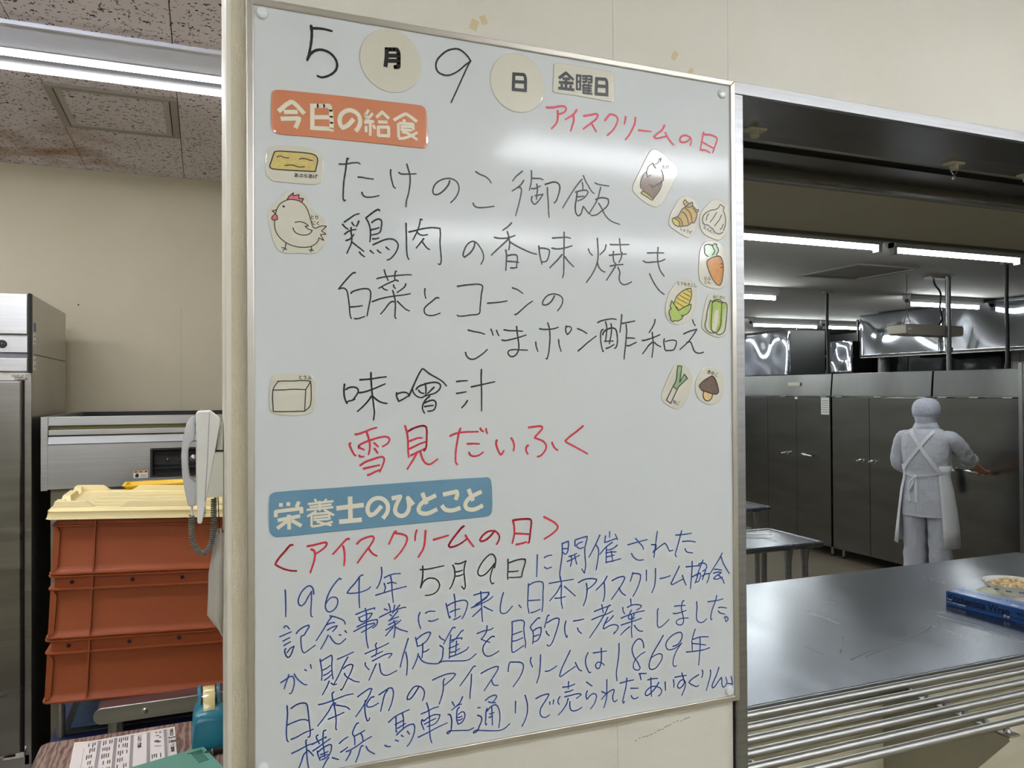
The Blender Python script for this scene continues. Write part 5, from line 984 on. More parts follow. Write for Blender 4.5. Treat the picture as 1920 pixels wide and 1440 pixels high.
def blk(x0, x1, y0, y1, sx0=0, sx1=0, h=.020, sy0=0, sy1=0):
    z0 = .0134; bm = B(); e = .004
    loft(bm, [[Vector(p) for p in [(x0, y0, z0), (x1, y0, z0), (x1, y1, z0), (x0, y1, z0)]], [Vector(p) for p in [(x0 + e + sx0, y0 + e + sy0, z0 + h), (x1 - e - sx1, y0 + e + sy0, z0 + h), (x1 - e - sx1, y1 - e - sy1, z0 + h), (x0 + e + sx0, y1 - e - sy1, z0 + h)]]])
    mk('raised_border', bm, lidm, ld, bevel=.0015, bseg=2)
blk(.003, .105, .003, .030, 0, .018); blk(.165, CW - .165, .003, .030, .018, .018); blk(CW - .105, CW - .003, .003, .030, .018, 0)
blk(.003, .105, CD - .030, CD - .003, 0, .018); blk(.165, CW - .165, CD - .030, CD - .003, .018, .018); blk(CW - .105, CW - .003, CD - .030, CD - .003, .018, 0)
blk(.003, .030, .031, .075, 0, 0, .020, 0, .012); blk(.003, .030, .13, .29, 0, 0, .020, .01, .01); blk(.003, .030, CD - .075, CD - .031, 0, 0, .020, .012, 0)
blk(CW - .030, CW - .003, .13, .29, 0, 0, .020, .01, .01)
mk('centre_panel', bx(.075, CW - .075, .06, CD - .06, .009, .0115), lidm, ld, bevel=.001)
for y in (.11, .19, .27): mk('panel_ridge', bx(.09, CW - .09, y, y + .035, .0115, .0135), lidm, ld, bevel=.0008)
# yellow tray on the lid's rear
yt = empty('yellow_tray', PV + Matrix.Rotation(RT, 3, 'Y') @ Vector((.14, .40, 3 * CH + .001)), (0, RT - .055, 0), label='bright yellow plastic tray edge showing behind the cream lid', cat='tray')
bm = B(); loft(bm, [rr(.01, .25, .02, .12, .0, .01), rr(0, .262, .01, .13, .021, .012), rr(.006, .256, .016, .124, .021, .01), rr(.014, .246, .024, .116, .004, .01)])
mk('tray_shell', bm, yellowm, yt, smooth=True)
bm = B(); loft(bm, [rr(-.004, .266, .006, .134, .0195, .012), rr(-.004, .266, .006, .134, .0225, .012), rr(.006, .256, .016, .124, .0225, .01), rr(.006, .256, .016, .124, .0195, .01)], cap=False); mk('tray_rim', bm, yellowm, yt)

# table with rosewood laminate
tb = empty('side_table', (.05, 1.78, KF), label='small table with reddish brown woodgrain top at the lower left', cat='table')
bm = B(); pts = []
for cx, cy, a0 in ((.43, 2.03, 0), (-.325, 2.03, 90), (-.325, 1.52, 180), (.43, 1.52, 270)):
    for k in range(6): a = radians(a0 + k * 18); pts.append((cx + .018 * cos(a), cy + .018 * sin(a)))
prism(bm, pts, 'z', .722, .75); mk('table_top', W2(bm, tb), wood, tb, bevel=.002)
mk('apron_rail', W2(bx(-.31, .41, 1.53, 2.02, .67, .722), tb), grey_m, tb)
for x in (-.30, .40):
    for y in (1.54, 2.01): mk('leg', W2(tube(B(), [(x, y, KF), (x, y, .68)], .016, 12), tb), steel, tb, smooth=True)
# printed menu sheet
pa = empty('menu_sheet', (-.273, 2.012, .7505), (0, 0, radians(3.3)), label='white printed monthly menu sheet lying on the woodgrain table', cat='paper')
bm = B(); nx = 14; g = [[bm.verts.new((.21 * i / nx, -.30 * j / nx, .0006 + .0035 * max(0, 1 - i / 2.2) * max(0, 1 - j / 5) ** 1 + .0008 * (j == 0))) for i in range(nx + 1)] for j in range(nx + 1)]
for j in range(nx):
    for i in range(nx): bm.faces.new([g[j][i], g[j][i + 1], g[j + 1][i + 1], g[j + 1][i]])
mk('sheet', bm, paper_m, pa, smooth='all')
bk = M('print_black', rgb(40, 36, 38), .6)
def pq(bm, x0, x1, y0, y1, z=.0013): box(bm, x0, x1, y0, y1, z, z + .0001)
gm = B(); lm = B(); tm = B()
for k, x in enumerate((.049, .082, .116, .150, .186)):
    pq(gm, x, x + .0055, -.296, -.008)
    pq(lm, x - .0003, x, -.296, -.008, .00135); pq(lm, x + .0055, x + .0058, -.296, -.008, .00135)
pq(lm, .022, .0224, -.296, -.010, .00135); pq(lm, .194, .1944, -.296, -.008, .00135); pq(lm, .022, .194, -.0104, -.010, .0014)
rnd = random.Random(3)
for x0, x1 in ((.028, .047), (.058, .080), (.090, .113), (.158, .184)):
    y = -.014
    while y > -.29:
        L = rnd.uniform(.022, .034)
        cols = int((x1 - x0) / .0042)
        if x0 > .15 and y > -.13: y -= .03; continue
        for c in range(cols):
            if rnd.random() < .15: continue
            xx = x0 + .0016 + c * .0042; yy = y
            while yy > y - L * rnd.uniform(.5, .95):
                s_ = rnd.uniform(.0006, .0014); pq(tm, xx, xx + .0022, yy - s_, yy, .0014); yy -= s_ + .0006
        y -= L + .004
mk('grey_column', gm, grey_print, pa); mk('ruled_line', lm, bk, pa); mk('small_print', tm, bk, pa)
R90 = Matrix.Rotation(-pi / 2, 4, 'Z')
def ptext(s, x, y, size, sx=1, off=.0004): text_mesh(s, size, Matrix.Translation((x, y, .0016)) @ R90, bk, 'print', pa, offset=off, sx=sx)
ptext('給食だより', .2015, -.032, .0085); ptext('5', .2015, -.061, .019, .9, .0007); ptext('月', .2015, -.083, .015, 1, .0007); ptext('家庭配布用', .2015, -.118, .0085)
ptext('こんだて', .134, -.035, .0085); ptext('献立表', .134, -.072, .0085)
il = B()
for x, y, a_, b2 in ((.178, -.020, .003, .004), (.170, -.018, .004, .003), (.172, -.036, .005, .003), (.178, -.048, .0035, .003), (.170, -.066, .007, .006), (.174, -.072, .006, .004), (.168, -.092, .005, .002), (.175, -.096, .006, .002)):
    il.faces.new([il.verts.new((x + a_ * cos(t) * rnd.uniform(.7, 1.1), y + b2 * sin(t) * rnd.uniform(.7, 1.1), .0015)) for t in [2 * pi * k / 9 for k in range(9)]])
mk('small_illustration', il, M('illustration_grey', rgb(96, 90, 90), .6), pa)
# teal green file
fo = empty('plastic_file', (-.0, 1.868, .7545), (0, 0, radians(18)), label='pale green plastic file lying over the menu sheet', cat='file')
bm = bx(-.235, 0, -.31, 0, 0, .006); mk('cover', bm, folder_m, fo, bevel=.0015)
mk('clip_recess', bx(-.034, -.012, -.075, -.020, .0058, .0068), M('file_dark_green', rgb(64, 112, 98), .4), fo, bevel=.0006)
for k in range(3): mk('clip_line', bx(-.040 + .006 * k, -.010, -.020 - .006 * k, -.0185 - .006 * k, .0066, .0076), bpy.data.materials['file_dark_green'], fo)
# black pen behind the file
pn = empty('black_pen', (.026, 1.838, .7575), (0, 0, radians(-75)), label='thick black pen poking out under the tape dispenser', cat='pen')
mk('barrel', tube(B(), [(0, -.01, 0), (0, .034, .0)], [.0068, .0068], 14), black_p, pn, smooth=True)
mk('grip', tube(B(), [(0, -.026, 0), (0, -.020, 0), (0, -.01, 0)], [.003, .0058, .0066], 14), black_rub, pn, smooth=True)
mk('ring', tube(B(), [(0, -.011, 0), (0, -.008, 0)], .0072, 14), chrome, pn, smooth=True)
# tape dispenser
td = empty('tape_dispenser', (.012, 1.875, .75), label='teal blue desktop tape dispenser with amber tape roll beside the wall end', cat='tape dispenser')
bm = B(); sec = []
for y, wx, h, base in ((-.012, .034, .066, .036), (-.006, .0375, .076, .0375), (.006, .039, .084, .038), (.030, .040, .088, .0385), (.075, .038, .084, .037), (.105, .033, .066, .036), (.120, .030, .050, .034)):
    ring = []
    for k in range(24):
        a = 2 * pi * k / 24; c, s = cos(a), sin(a)
        x = math.copysign(abs(c) ** .42, c); z = math.copysign(abs(s) ** .42, s)
        zz = h / 2 + z * h / 2; t = zz / h
        ring.append(Vector((x * (base * (1 - t) + wx * .86 * t) if t > .5 else x * base * (1 - .06 * t), y, zz)))
    sec.append(ring)
loft(bm, sec); mk('body', bm, teal_m, td, smooth=True)
mk('roll_slot', bx(-.0125, .0125, .018, .095, .088, .0895), M('teal_shadow', rgb(18, 60, 74), .5), td)
for sx_ in (-1, 1):
    bm = B(); x0, x1 = (.0165, .0245) if sx_ > 0 else (-.0245, -.0165)
    prism(bm, [(.034, .080), (.088, .078), (.082, .105), (.072, .119), (.056, .118), (.042, .106)], 'x', x0, x1); mk('side_arm', bm, teal_m, td, bevel=.0015)
rl = mk('tape_roll', lathe(B(), [(.026, -.0125), (.048, -.0125), (.0485, -.0115), (.0485, .0115), (.048, .0125), (.026, .0125)], 44, Matrix.Translation((0, .052, .072)) @ Matrix.Rotation(pi / 2, 4, 'Y'), cap=False), tape_m, td, smooth=True)
mk('roll_core', lathe(B(), [(.0255, -.0122), (.0262, -.0122), (.0262, .0122), (.0255, .0122)], 30, Matrix.Translation((0, .052, .072)) @ Matrix.Rotation(pi / 2, 4, 'Y'), cap=False), M('core_card', rgb(190, 180, 160), .6), rl)
mk('axle', tube(B(), [(-.017, .052, .098), (.017, .052, .098)], .003, 10), steel, td)
mk('cutter', bx(-.014, .014, .118, .124, .052, .062), steel, td)

# ================================================================== WALL PHONE on the wall end
ph = empty('wall_telephone', (.032, 1.385, 1.46), label='pale grey wall telephone seen from its side, mounted on the end of the wall', cat='telephone')
def PX(x, z): return (x - .032, z - 1.46)
mk('wall_bracket', prism(B(), [PX(.0315, 1.452), PX(.0315, 1.379), PX(.006, 1.379), PX(.0165, 1.452)], 'y', -.030, .045), phone_b, ph, bevel=.001)
mk('rear_foot', prism(B(), [PX(.026, 1.502), PX(.0315, 1.497), PX(.0305, 1.455), PX(.021, 1.455)], 'y', -.02, .03), phone_b, ph)
bodypts = [(-.0105, 1.5155), (-.0075, 1.5185), (.0125, 1.5195), (.0265, 1.507), (.026, 1.497), (-.001, 1.338), (-.005, 1.3365), (-.0085, 1.3385)]
mk('body', prism(B(), [PX(*p) for p in bodypts], 'y', -.032, .062), phone_m, ph, bevel=.003, bseg=3)
mk('body_seam', prism(B(), [PX(.0098, 1.519), PX(.0105, 1.519), PX(.0075, 1.44), PX(.004, 1.378), PX(.0032, 1.372), PX(.0025, 1.374), PX(.0066, 1.44)], 'y', -.0326, -.0318), M('seam_grey', rgb(150, 150, 146), .6), ph)
hs = [(-.0165, 1.512), (-.0245, 1.500), (-.0305, 1.475), (-.0325, 1.448), (-.0312, 1.418), (-.027, 1.388), (-.022, 1.3655)]
inner = [(-.0115, 1.3655), (-.010, 1.372), (-.0105, 1.404), (-.0145, 1.4065), (-.0205, 1.412), (-.0222, 1.430), (-.0222, 1.455), (-.019, 1.468), (-.0125, 1.4725), (-.0115, 1.480), (-.0118, 1.510)]
bm = B(); prism(bm, [PX(*p) for p in hs + inner], 'y', -.028, .022)
hd = mk('handset', bm, M('handset_plastic', rgb(198, 200, 206), .34, coat=.2), ph, bevel=.0035, bseg=3, smooth=True)
bm = B(); prism(bm, [PX(-.0105, 1.462), PX(-.0075, 1.462), PX(-.0075, 1.366), PX(-.0105, 1.366)], 'y', -.026, .05); mk('cradle', bm, phone_b, ph)
mk('hook_switch', bx(-.0425, -.0415, -.01, .01, .0, .0) if 0 else W2(bx(-.0025, -.0015, 1.375, 1.378, 1.5185, 1.5225), ph), phone_m, ph)
for z in (1.347, 1.356): mk('jack', W2(bx(.0005, .0045, 1.360, 1.372, z, z + .006), ph), phone_b, ph)
def helix(path, R_, pitch, seg=9):
    P = smooth_path3(path, 30); out = []; acc = 0; ph_ = 0
    u = None
    for i in range(len(P) - 1):
        d = P[i + 1] - P[i]; L = d.length
        if L < 1e-7: continue
        dn = d / L
        if u is None: u, v = frame_for(dn)
        else: u = (u - dn * u.dot(dn)).normalized(); v = dn.cross(u)
        n = max(1, int(L / pitch * seg + .5))
        for k in range(n):
            ph_ += 2 * pi * (L / n) / pitch
            out.append(P[i] + dn * (L * k / n) + R_ * (cos(ph_) * u + sin(ph_) * v))
    return out
def smooth_path3(p, n):
    P = [Vector(q) for q in p]; out = []
    for i in range(len(P) - 1):
        a = P[i - 1] if i else P[0]; b = P[i]; c = P[i + 1]; d = P[i + 2] if i + 2 < len(P) else P[-1]
        for k in range(n):
            t = k / n
            out.append(.5 * ((2 * b) + (c - a) * t + (2 * a - 5 * b + 4 * c - d) * t * t + (3 * b - a - 3 * c + d) * t ** 3))
    out.append(P[-1]); return out
cp = [(-.0170, 1.380, 1.348), (-.0175, 1.380, 1.330), (-.0160, 1.380, 1.306), (-.0090, 1.380, 1.290), (.0010, 1.380, 1.284), (.0100, 1.381, 1.292), (.0150, 1.382, 1.312), (.0165, 1.383, 1.340), (.0170, 1.384, 1.374)]
mk('coiled_cord', W2(tube(B(), helix(cp, .0038, .0036, 10), .0013, 6), ph), cord_m, ph, smooth=True)
mk('cord_plug', W2(tube(B(), [(-.0165, 1.38, 1.368), (-.0172, 1.38, 1.358), (-.0165, 1.38, 1.347)], [.0022, .002, .0018], 8), ph), phone_m, ph, smooth=True)
# string and document sleeve hanging by the wall end
hp = empty('hanging_sleeve', (.0245, 1.395, 1.376), label='clear plastic sleeve with a paper hanging on a black string under the telephone', cat='document sleeve')
mk('string', W2(tube(B(), [(.0235, 1.395, 1.379), (.0245, 1.395, 1.345), (.0262, 1.395, 1.322)], .0008, 6), hp), black_p, hp)
mk('string_tail', W2(tube(B(), [(.0262, 1.395, 1.322), (.031, 1.398, 1.316), (.0318, 1.400, 1.312)], .0007, 6), hp), black_p, hp)
mk('knot', W2(lathe(B(), [(.0004, -.002), (.0018, -.001), (.002, 0), (.0015, .0015), (.0004, .002)], 10, Matrix.Translation((.0262, 1.395, 1.322))), hp), black_p, hp, smooth=True)
bm = B(); G = []
prof = [(1.322, .0235, .0285), (1.314, .020, .0298), (1.296, .0165, .0312), (1.270, .0125, .0318), (1.246, .0085, .0318), (1.210, .0078, .0318), (1.176, .0060, .0316), (1.160, .0160, .0312), (1.148, .0240, .0306), (1.137, .0305, .0308)]
for k, (z, x0, x1) in enumerate(prof):
    G.append([Vector((x0 + (x1 - x0) * t / 6, 1.395 + .004 * sin(t * .9 + k * .3) + .002 * (k % 3), z)) for t in range(7)])
def slab(G, th):
    bm = B(); A = [[bm.verts.new(p) for p in r] for r in G]; C = [[bm.verts.new(p + Vector((0, th, 0))) for p in r] for r in G]
    for j in range(len(G) - 1):
        for i in range(len(G[0]) - 1):
            bm.faces.new([A[j][i], A[j][i + 1], A[j + 1][i + 1], A[j + 1][i]]); bm.faces.new([C[j][i + 1], C[j][i], C[j + 1][i], C[j + 1][i + 1]])
        bm.faces.new([A[j][0], A[j + 1][0], C[j + 1][0], C[j][0]]); n_ = len(G[0]) - 1; bm.faces.new([A[j + 1][n_], A[j][n_], C[j][n_], C[j + 1][n_]])
    return bm
mk('sleeve', W2(slab(G, .0008), hp), sleeve_m, hp, smooth='all')
G2 = [[Vector((p.x * .86 + .0316 * .14, p.y + .0012, p.z)) for p in r] for r in G[2:]]
mk('paper', W2(slab(G2, .0004), hp), M('sleeve_paper', rgb(168, 162, 142), .7), hp, smooth='all')
mk('eyelet', W2(tube(B(), [(.0262 + .002 * cos(a), 1.3945, 1.316 + .002 * sin(a)) for a in [2 * pi * k / 12 for k in range(12)]], .0005, 6, closed=True), hp), black_p, hp)
# ================================================================== SERVING COUNTER
ct = empty('serving_counter', (2.2, 2.0, .775), label='long scratched stainless steel serving counter in the wall opening', cat='counter')
mk('worktop', W2(bx(.72, 3.57, 1.548, 2.515, .745, .775), ct), steel_top, ct, bevel=.0025)
mk('front_lip', W2(bx(.72, 3.57, 1.5445, 1.5478, .738, .7745), ct), steel_h, ct, bevel=.0008, bseg=1)
mk('top_seam', W2(bx(2.327, 2.3285, 1.56, 1.92, .7748, .7753), ct), M('seam_bright', rgb(214, 216, 222), .3, 1), ct)
mk('under_shelf', W2(bx(.74, 3.55, 1.70, 2.45, .10, .12), ct), steel, ct)
for x in (.80, 2.1, 3.48):
    for y in (1.72, 2.44): mk('leg', W2(tube(B(), [(x, y, KF), (x, y, .746)], .019, 12), ct), steel, ct, smooth=True)
scm = M('scratch_dark', rgb(78, 82, 92), .5, .4)
rs = random.Random(11)
def on_ct(px, py):
    """pixel of the photo -> point on the counter top, used only to lay out the scratches"""
    r = cam.matrix_world.to_3x3() @ Vector(((px - 960) / 1450, -(py - 720) / 1450, -1)); t = (.775 - 1.55) / r.z
    return Vector((r.x * t, r.y * t))
for pts, wd in [([(1594, 1238), (1640, 1218), (1690, 1202), (1735, 1184), (1750, 1170)], 1.5), ([(1605, 1240), (1650, 1220), (1710, 1200), (1745, 1183)], 1.0), ([(1575, 1225), (1581, 1205), (1578, 1193)], 1.0), ([(1700, 1192), (1696, 1180), (1690, 1176)], 1.0), ([(1510, 1212), (1545, 1228)], .9), ([(1753, 1185), (1762, 1175), (1758, 1160)], .8)]:
    bm = B(); ribbon(bm, smooth_path([tuple(on_ct(*p) * 1000) for p in pts], 5), wd * 1.6, .0002, lambda u, v, y: Vector((u / 1000, v / 1000, .775 + y)))
    mk('scratch', W2(bm, ct), scm, ct)
# tray rail
rlw = empty('tray_rail', (1.8, 1.4, .762), label='tray slide of six steel tubes in front of the serving counter', cat='tray rail')
for k in range(6):
    y = 1.529 - .0532 * k
    mk('rail_tube', W2(tube(B(), [(.74, y, .763), (3.56, y, .763)], .0098, 18), rlw), rail_steel, rlw, smooth=True)
for x in (1.075, 1.73, 2.75):
    b2 = mk('bracket', W2(prism(B(), [(1.599, .742), (1.245, .742), (1.240, .735), (1.245, .728), (1.599, .30)], 'x', x, x + .003), rlw), M('bracket_steel', (.42, .40, .34, 1), .4, .8) if 'bracket_steel' not in bpy.data.materials else bpy.data.materials['bracket_steel'], rlw)
    mk('bracket_flange', W2(bx(x, x + .035, 1.240, 1.585, .740, .7445), rlw), bpy.data.materials['bracket_steel'], rlw)
    for k in range(6):
        y = 1.529 - .0532 * k
        mk('weld', W2(lathe(B(), [(.004, .744), (.009, .748), (.006, .7555), (.0005, .757)], 8, Matrix.Translation((x + .012, y - .008, 0))), rlw), steel, rlw)
# adhesive hooks under the head
def hook(x, y, z, clip, label):
    o = empty('adhesive_hook', (x, y, z), label=label, cat='hook', group='cream ceiling hooks under the opening head')
    hm = bpy.data.materials.get('hook_cream') or M('hook_cream', rgb(196, 190, 172), .4)
    bm = B(); loft(bm, [rr(-.024, .024, -.014, .014, -.004, .006), rr(-.026, .026, -.016, .016, -.001, .007), rr(-.026, .026, -.016, .016, 0, .007)]); mk('plate', bm, hm, o, smooth=True)
    mk('boss', lathe(B(), [(.010, -.004), (.010, -.016), (.0085, -.018), (.0003, -.018)], 18), hm, o, smooth=True)
    mk('wire_ring', tube(B(), [(.0102 * cos(a), .0102 * sin(a), -.013) for a in [2 * pi * k / 16 for k in range(16)]], .0007, 6, closed=True), chrome, o)
    if clip:
        for s in (-1, 1):
            mk('wire_clip', tube(B(), [(s * .010, 0, -.014), (s * .0105, 0, -.022), (s * .003, 0, -.028), (s * .003, 0, -.034), (s * .0052, .002, -.040), (s * .003, .004, -.042), (s * .001, .003, -.034)], .0007, 6), chrome, o)
hook(1.140, 1.390, 2.1275, False, 'cream adhesive hook under the opening head nearest the left post')
hook(1.790, 1.415, 2.1275, True, 'cream adhesive hook with a bent wire clip hanging under the opening head')
hook(2.080, 1.425, 2.1275, False, 'cream adhesive hook at the right edge of the picture')
# box of kitchen wrap
wx = empty('wrap_box', (2.476, 2.007, .7752), (0, 0, radians(-86)), label='long blue cardboard box of kitchen wrap lying on the steel counter', cat='box')
BL_, BW_, BH_ = .305, .098, .048    # local x runs toward the camera, y to the right
mk('carton', bx(0, BL_, 0, BW_, 0, BH_), box_m, wx, bevel=.0012)
top_m = M('blue_card_top', rgb(66, 110, 178), .34, coat=.5, coatr=.2)
mk('lid_flap', bx(.0015, BL_ - .0015, .0015, BW_ - .001, BH_, BH_ + .0008), top_m, wx)
mk('flap_edge', bx(.001, BL_ - .001, -.0006, .0002, .0145, .0158), box_txt, wx)
F1 = Matrix(((1, 0, 0, 0), (0, 0, -1, -.0008), (0, 1, 0, 0), (0, 0, 0, 1)))
def ftxt(s, x, z, size, mat, sx=1, sh=0, off=0): text_mesh(s, size, Matrix.Translation((0, 0, 0)) @ F1 @ Matrix.Translation((x, z, 0)), mat, 'lettering', wx, offset=off, shear=sh, sx=sx, align='LEFT')
ftxt('Kitchenista Wrap', .008, .0275, .034, box_txt, .90, 0, .0008)
ftxt('New', .006, .0215, .0085, white_txt, 1, .3, .0003)
ftxt('サイズで選べる抗菌素材', .006, .0105, .0062, white_txt, 1, 0, .0002)
ftxt('Blue', .205, .013, .0125, white_txt, .9, .35, .0003)
ftxt('業務用', .248, .030, .011, box_txt, 1); ftxt('キッチン', .248, .012, .009, box_txt, 1)
F2 = Matrix.Translation((0, 0, BH_ + .0011))
def ttxt(s, x, y, size, mat, sx=1, sh=0, off=0): text_mesh(s, size, F2 @ Matrix.Translation((x, y, 0)), mat, 'lettering', wx, offset=off, shear=sh, sx=sx, align='LEFT')
tt_m = M('lid_blue_print', rgb(36, 62, 118), .5)  # lid print, a lighter blue than the front print
ttxt('Kitchenista Wrap', .016, .058, .036, tt_m, .92, 0, .0004); ttxt('New', .010, .030, .010, white_txt, 1, .3, .0003); ttxt('サイズで選べる抗菌素材', .010, .014, .0085, white_txt, 1, 0, .0003); ttxt('Blue', .215, .022, .016, white_txt, .9, .35, .0004)
# bowl on a paper tray
bp_ = empty('paper_tray', (2.83, 2.02, .7752), (0, 0, radians(12)), label='cream paper sheet under the bowl of food on the counter', cat='paper')
mk('sheet', bx(-.16, .16, -.085, .10, 0, .0015), M('cream_card', rgb(222, 216, 190), .6), bp_)
mk('folded_edge', prism(B(), [(-.085, .0015), (-.0835, .006), (-.0825, .006), (-.083, .0015)], 'x', -.16, .16), bpy.data.materials['cream_card'], bp_)
bo = empty('food_bowl', (2.80, 1.985, .777), label='white bowl with blue pattern holding minced food, cut by the picture edge', cat='bowl')
prof = [(.040, 0), (.042, .006), (.062, .016), (.088, .034), (.104, .050), (.1055, .052), (.103, .0515), (.086, .036), (.060, .020), (.03, .012), (.0004, .011)]
mk('bowl_shell', lathe(B(), prof, 40), bowl_m, bo, smooth=True)
for k in range(14):
    a = 2 * pi * k / 14; Mx = Matrix.Rotation(a, 4, 'Z') @ Matrix.Translation((.0895, 0, .034)) @ Matrix.Rotation(radians(-42), 4, 'Y')
    bm = B()
    for q in (-.009, -.003, .003): box(bm, -.0006, .0008, q, q + .0045, -.003, .0025, Mx)
    mk('blue_motif', bm, bowl_b, bo)
bm = B(); rf = random.Random(5)
for k in range(420):
    r_ = .082 * math.sqrt(rf.random()); a = rf.uniform(0, 2 * pi); z = .034 + .028 * (1 - (r_ / .085) ** 2) * rf.uniform(.55, 1.0)
    s = rf.uniform(.003, .0065)
    Mx = Matrix.Translation((r_ * cos(a), r_ * sin(a), z)) @ Euler((rf.uniform(0, 3), rf.uniform(0, 3), rf.uniform(0, 3))).to_matrix().to_4x4()
    box(bm, -s, s, -s * .7, s * .7, -s * .6, s * .6, Mx)
mk('food', bm, food_m, bo, kind='stuff')

# ================================================================== KITCHEN
# row of tall refrigerators facing left
FX = 5.9
header_m = M('header_steel', (.20, .20, .198, 1), .34, 1, var=(1.3, (.10, .10, .098, 1), .9), stretch=(1, 1, .3), bump=(1.3, .02, 0))
door_m = M('fridge_door_steel', (.20, .195, .187, 1), .27, 1, var=(2.2, (.165, .16, .15, 1), .8), stretch=(1, .7, 3), bump=(1.6, .006, 1))
def kfridge(y0, y1, splits, label, handles, sticker=None, hz=1.70):
    o = empty('kitchen_refrigerator', (FX + .4, (y0 + y1) / 2, KF), label=label, cat='refrigerator', group='tall steel refrigerators in the kitchen')
    mk('cabinet', W2(bx(FX + .045, FX + .80, y0 + .004, y1 - .004, KF + .10, hz), o), steel_dark, o)
    mk('header_panel', W2(prism(B(), [(FX - .002, 1.4840), (FX + .045, 1.4840), (FX + .045, hz + .004), (FX + .019, hz + .004)], 'y', y0 + .004, y1 - .004), o), header_m, o, bevel=.003)
    mk('header_lip', W2(bx(FX - .004, FX + .04, y0 + .004, y1 - .004, 1.478, 1.4835), o), steel_h, o)
    ys = [y0 + .006] + splits + [y1 - .006]
    for a, b in zip(ys, ys[1:]):
        mk('door', W2(bx(FX, FX + .043, a + .002, b - .002, KF + .10, 1.468), o), door_m, o, bevel=.003)
    for y in (y0 + .1, y1 - .1, (y0 + y1) / 2): mk('hinge', W2(bx(FX - .006, FX + .03, y - .04, y + .04, 1.469, 1.477), o), chrome, o)
    for hy, dy in handles:
        h = mk('handle', W2(tube(B(), [(FX, hy, .865), (FX - .035, hy, .868), (FX - .042, hy + dy * .3, .864), (FX - .045, hy + dy, .856)], [.013, .012, .011, .009], 12), o), chrome, o, smooth=True)
        mk('lock', W2(lathe(B(), [(.018, 0), (.018, .008), (.010, .012), (.0004, .013)], 16, Matrix.Translation((FX, hy, .862)) @ Matrix.Rotation(-pi / 2, 4, 'Y')), o), chrome, h, smooth=True)
    for x in (FX + .08, FX + .7):
        for y in (y0 + .07, y1 - .07): mk('leg', W2(lathe(B(), [(.02, KF), (.028, KF + .012), (.016, KF + .02), (.016, KF + .1)], 12, Matrix.Translation((x, y, 0))), o), steel, o, smooth=True)
    return o
f1 = kfridge(4.115, 4.895, [], 'refrigerator whose door the worker is opening, right of the worker', [(4.70, -.06), (4.56, -.20)])
f2 = kfridge(4.905, 6.060, [5.585], 'double door refrigerator left of the worker with two close handles', [(5.66, .04), (5.515, .04)])
mk('notice_sheet', W2(bx(FX - .002, FX - .0005, 6.09, 6.20, 1.29, 1.465), f2), sticker_w, f2, label='white notice sheet')
f3 = kfridge(6.07, 7.45, [6.56, 7.015], 'farthest refrigerator with angled levers, beside the left post', [(6.684, .05), (6.436, -.15)])
f2n = [c for c in f2.children if c.name.startswith('notice_sheet')][0]; f2n.parent = f3; f2n.data.transform(Matrix.Translation(f2.location - f3.location))
for k in range(6): mk('notice_print', W2(bx(FX - .0026, FX - .002, 6.10, 6.19, 1.31 + k * .023, 1.318 + k * .023), f3), grey_print, f3)
mk('name_tape', W2(bx(FX - .002, FX - .0005, 6.50, 6.68, 1.585, 1.625), f3), M('name_tape_cream', rgb(196, 190, 172), .5), f3)
mk('small_note', W2(bx(FX - .002, FX - .0005, 6.54, 6.58, 1.445, 1.47), f3), sticker_w, f3)
gp = empty('corner_post', (FX - .05, 4.05, KF), label='dark steel corner post at the right edge beside the refrigerators', cat='post')
mk('post', W2(bx(FX - .06, FX + .2, 3.93, 4.085, KF + .012, 1.742), gp), steel_dark, gp, bevel=.004); mk('post_edge', W2(bx(FX - .064, FX - .06, 4.055, 4.085, KF + .012, 1.745), gp), steel, gp); mk('base_plate', W2(bx(FX - .08, FX + .2, 3.9, 4.10, KF, KF + .012), gp), steel, gp)
# extraction hoods and ducts above
def dented(X, y0, y1, z0, z1, A, Bw, ky, kz, ph0=0):
    """thin steel sheet bowed and dented like old hood panels"""
    ny, nz = max(6, int((y1 - y0) * 22)), 18; F_ = []; K_ = []
    bm = B()
    for j in range(nz + 1):
        t = j / nz; z = z0 + (z1 - z0) * t; ro = []; rb = []
        for i in range(ny + 1):
            y = y0 + (y1 - y0) * i / ny
            x = X - A * (1 - t) ** 2 + Bw * sin(2 * pi * y * ky + ph0) * sin(2 * pi * z * kz + .6) + Bw * .4 * sin(2 * pi * y * ky * 2.3 + z * 4 + ph0)
            ro.append(bm.verts.new((x, y, z))); rb.append(bm.verts.new((X + .03, y, z)))
        F_.append(ro); K_.append(rb)
    for j in range(nz):
        for i in range(ny): bm.faces.new([F_[j][i], F_[j][i + 1], F_[j + 1][i + 1], F_[j + 1][i]])
        for i in (0, ny): bm.faces.new([F_[j][i], F_[j + 1][i], K_[j + 1][i], K_[j][i]])
    for j in (0, nz):
        for i in range(ny): bm.faces.new([F_[j][i], F_[j][i + 1], K_[j][i + 1], K_[j][i]])
    return bm
hd1 = empty('extraction_hood', (9.1, 6.8, 2.0), label='large mirror-like steel hood over the refrigerators reflecting wavy lamp light', cat='hood', group='steel hoods above the refrigerators')
mk('hood_face', W2(dented(8.74, 5.0, 7.10, 1.998, 2.60, .017, .0055, 1.15, .8), hd1), steel_mirror, hd1, smooth='all')
mk('hood_face', W2(dented(8.74, 7.104, 8.42, 1.998, 2.60, .017, .0055, 1.15, .8), hd1), steel_mirror, hd1, smooth='all')
mk('hood_body', W2(bx(8.77, 9.5, 5.0, 8.41, 2.01, 2.60), hd1), dark, hd1)
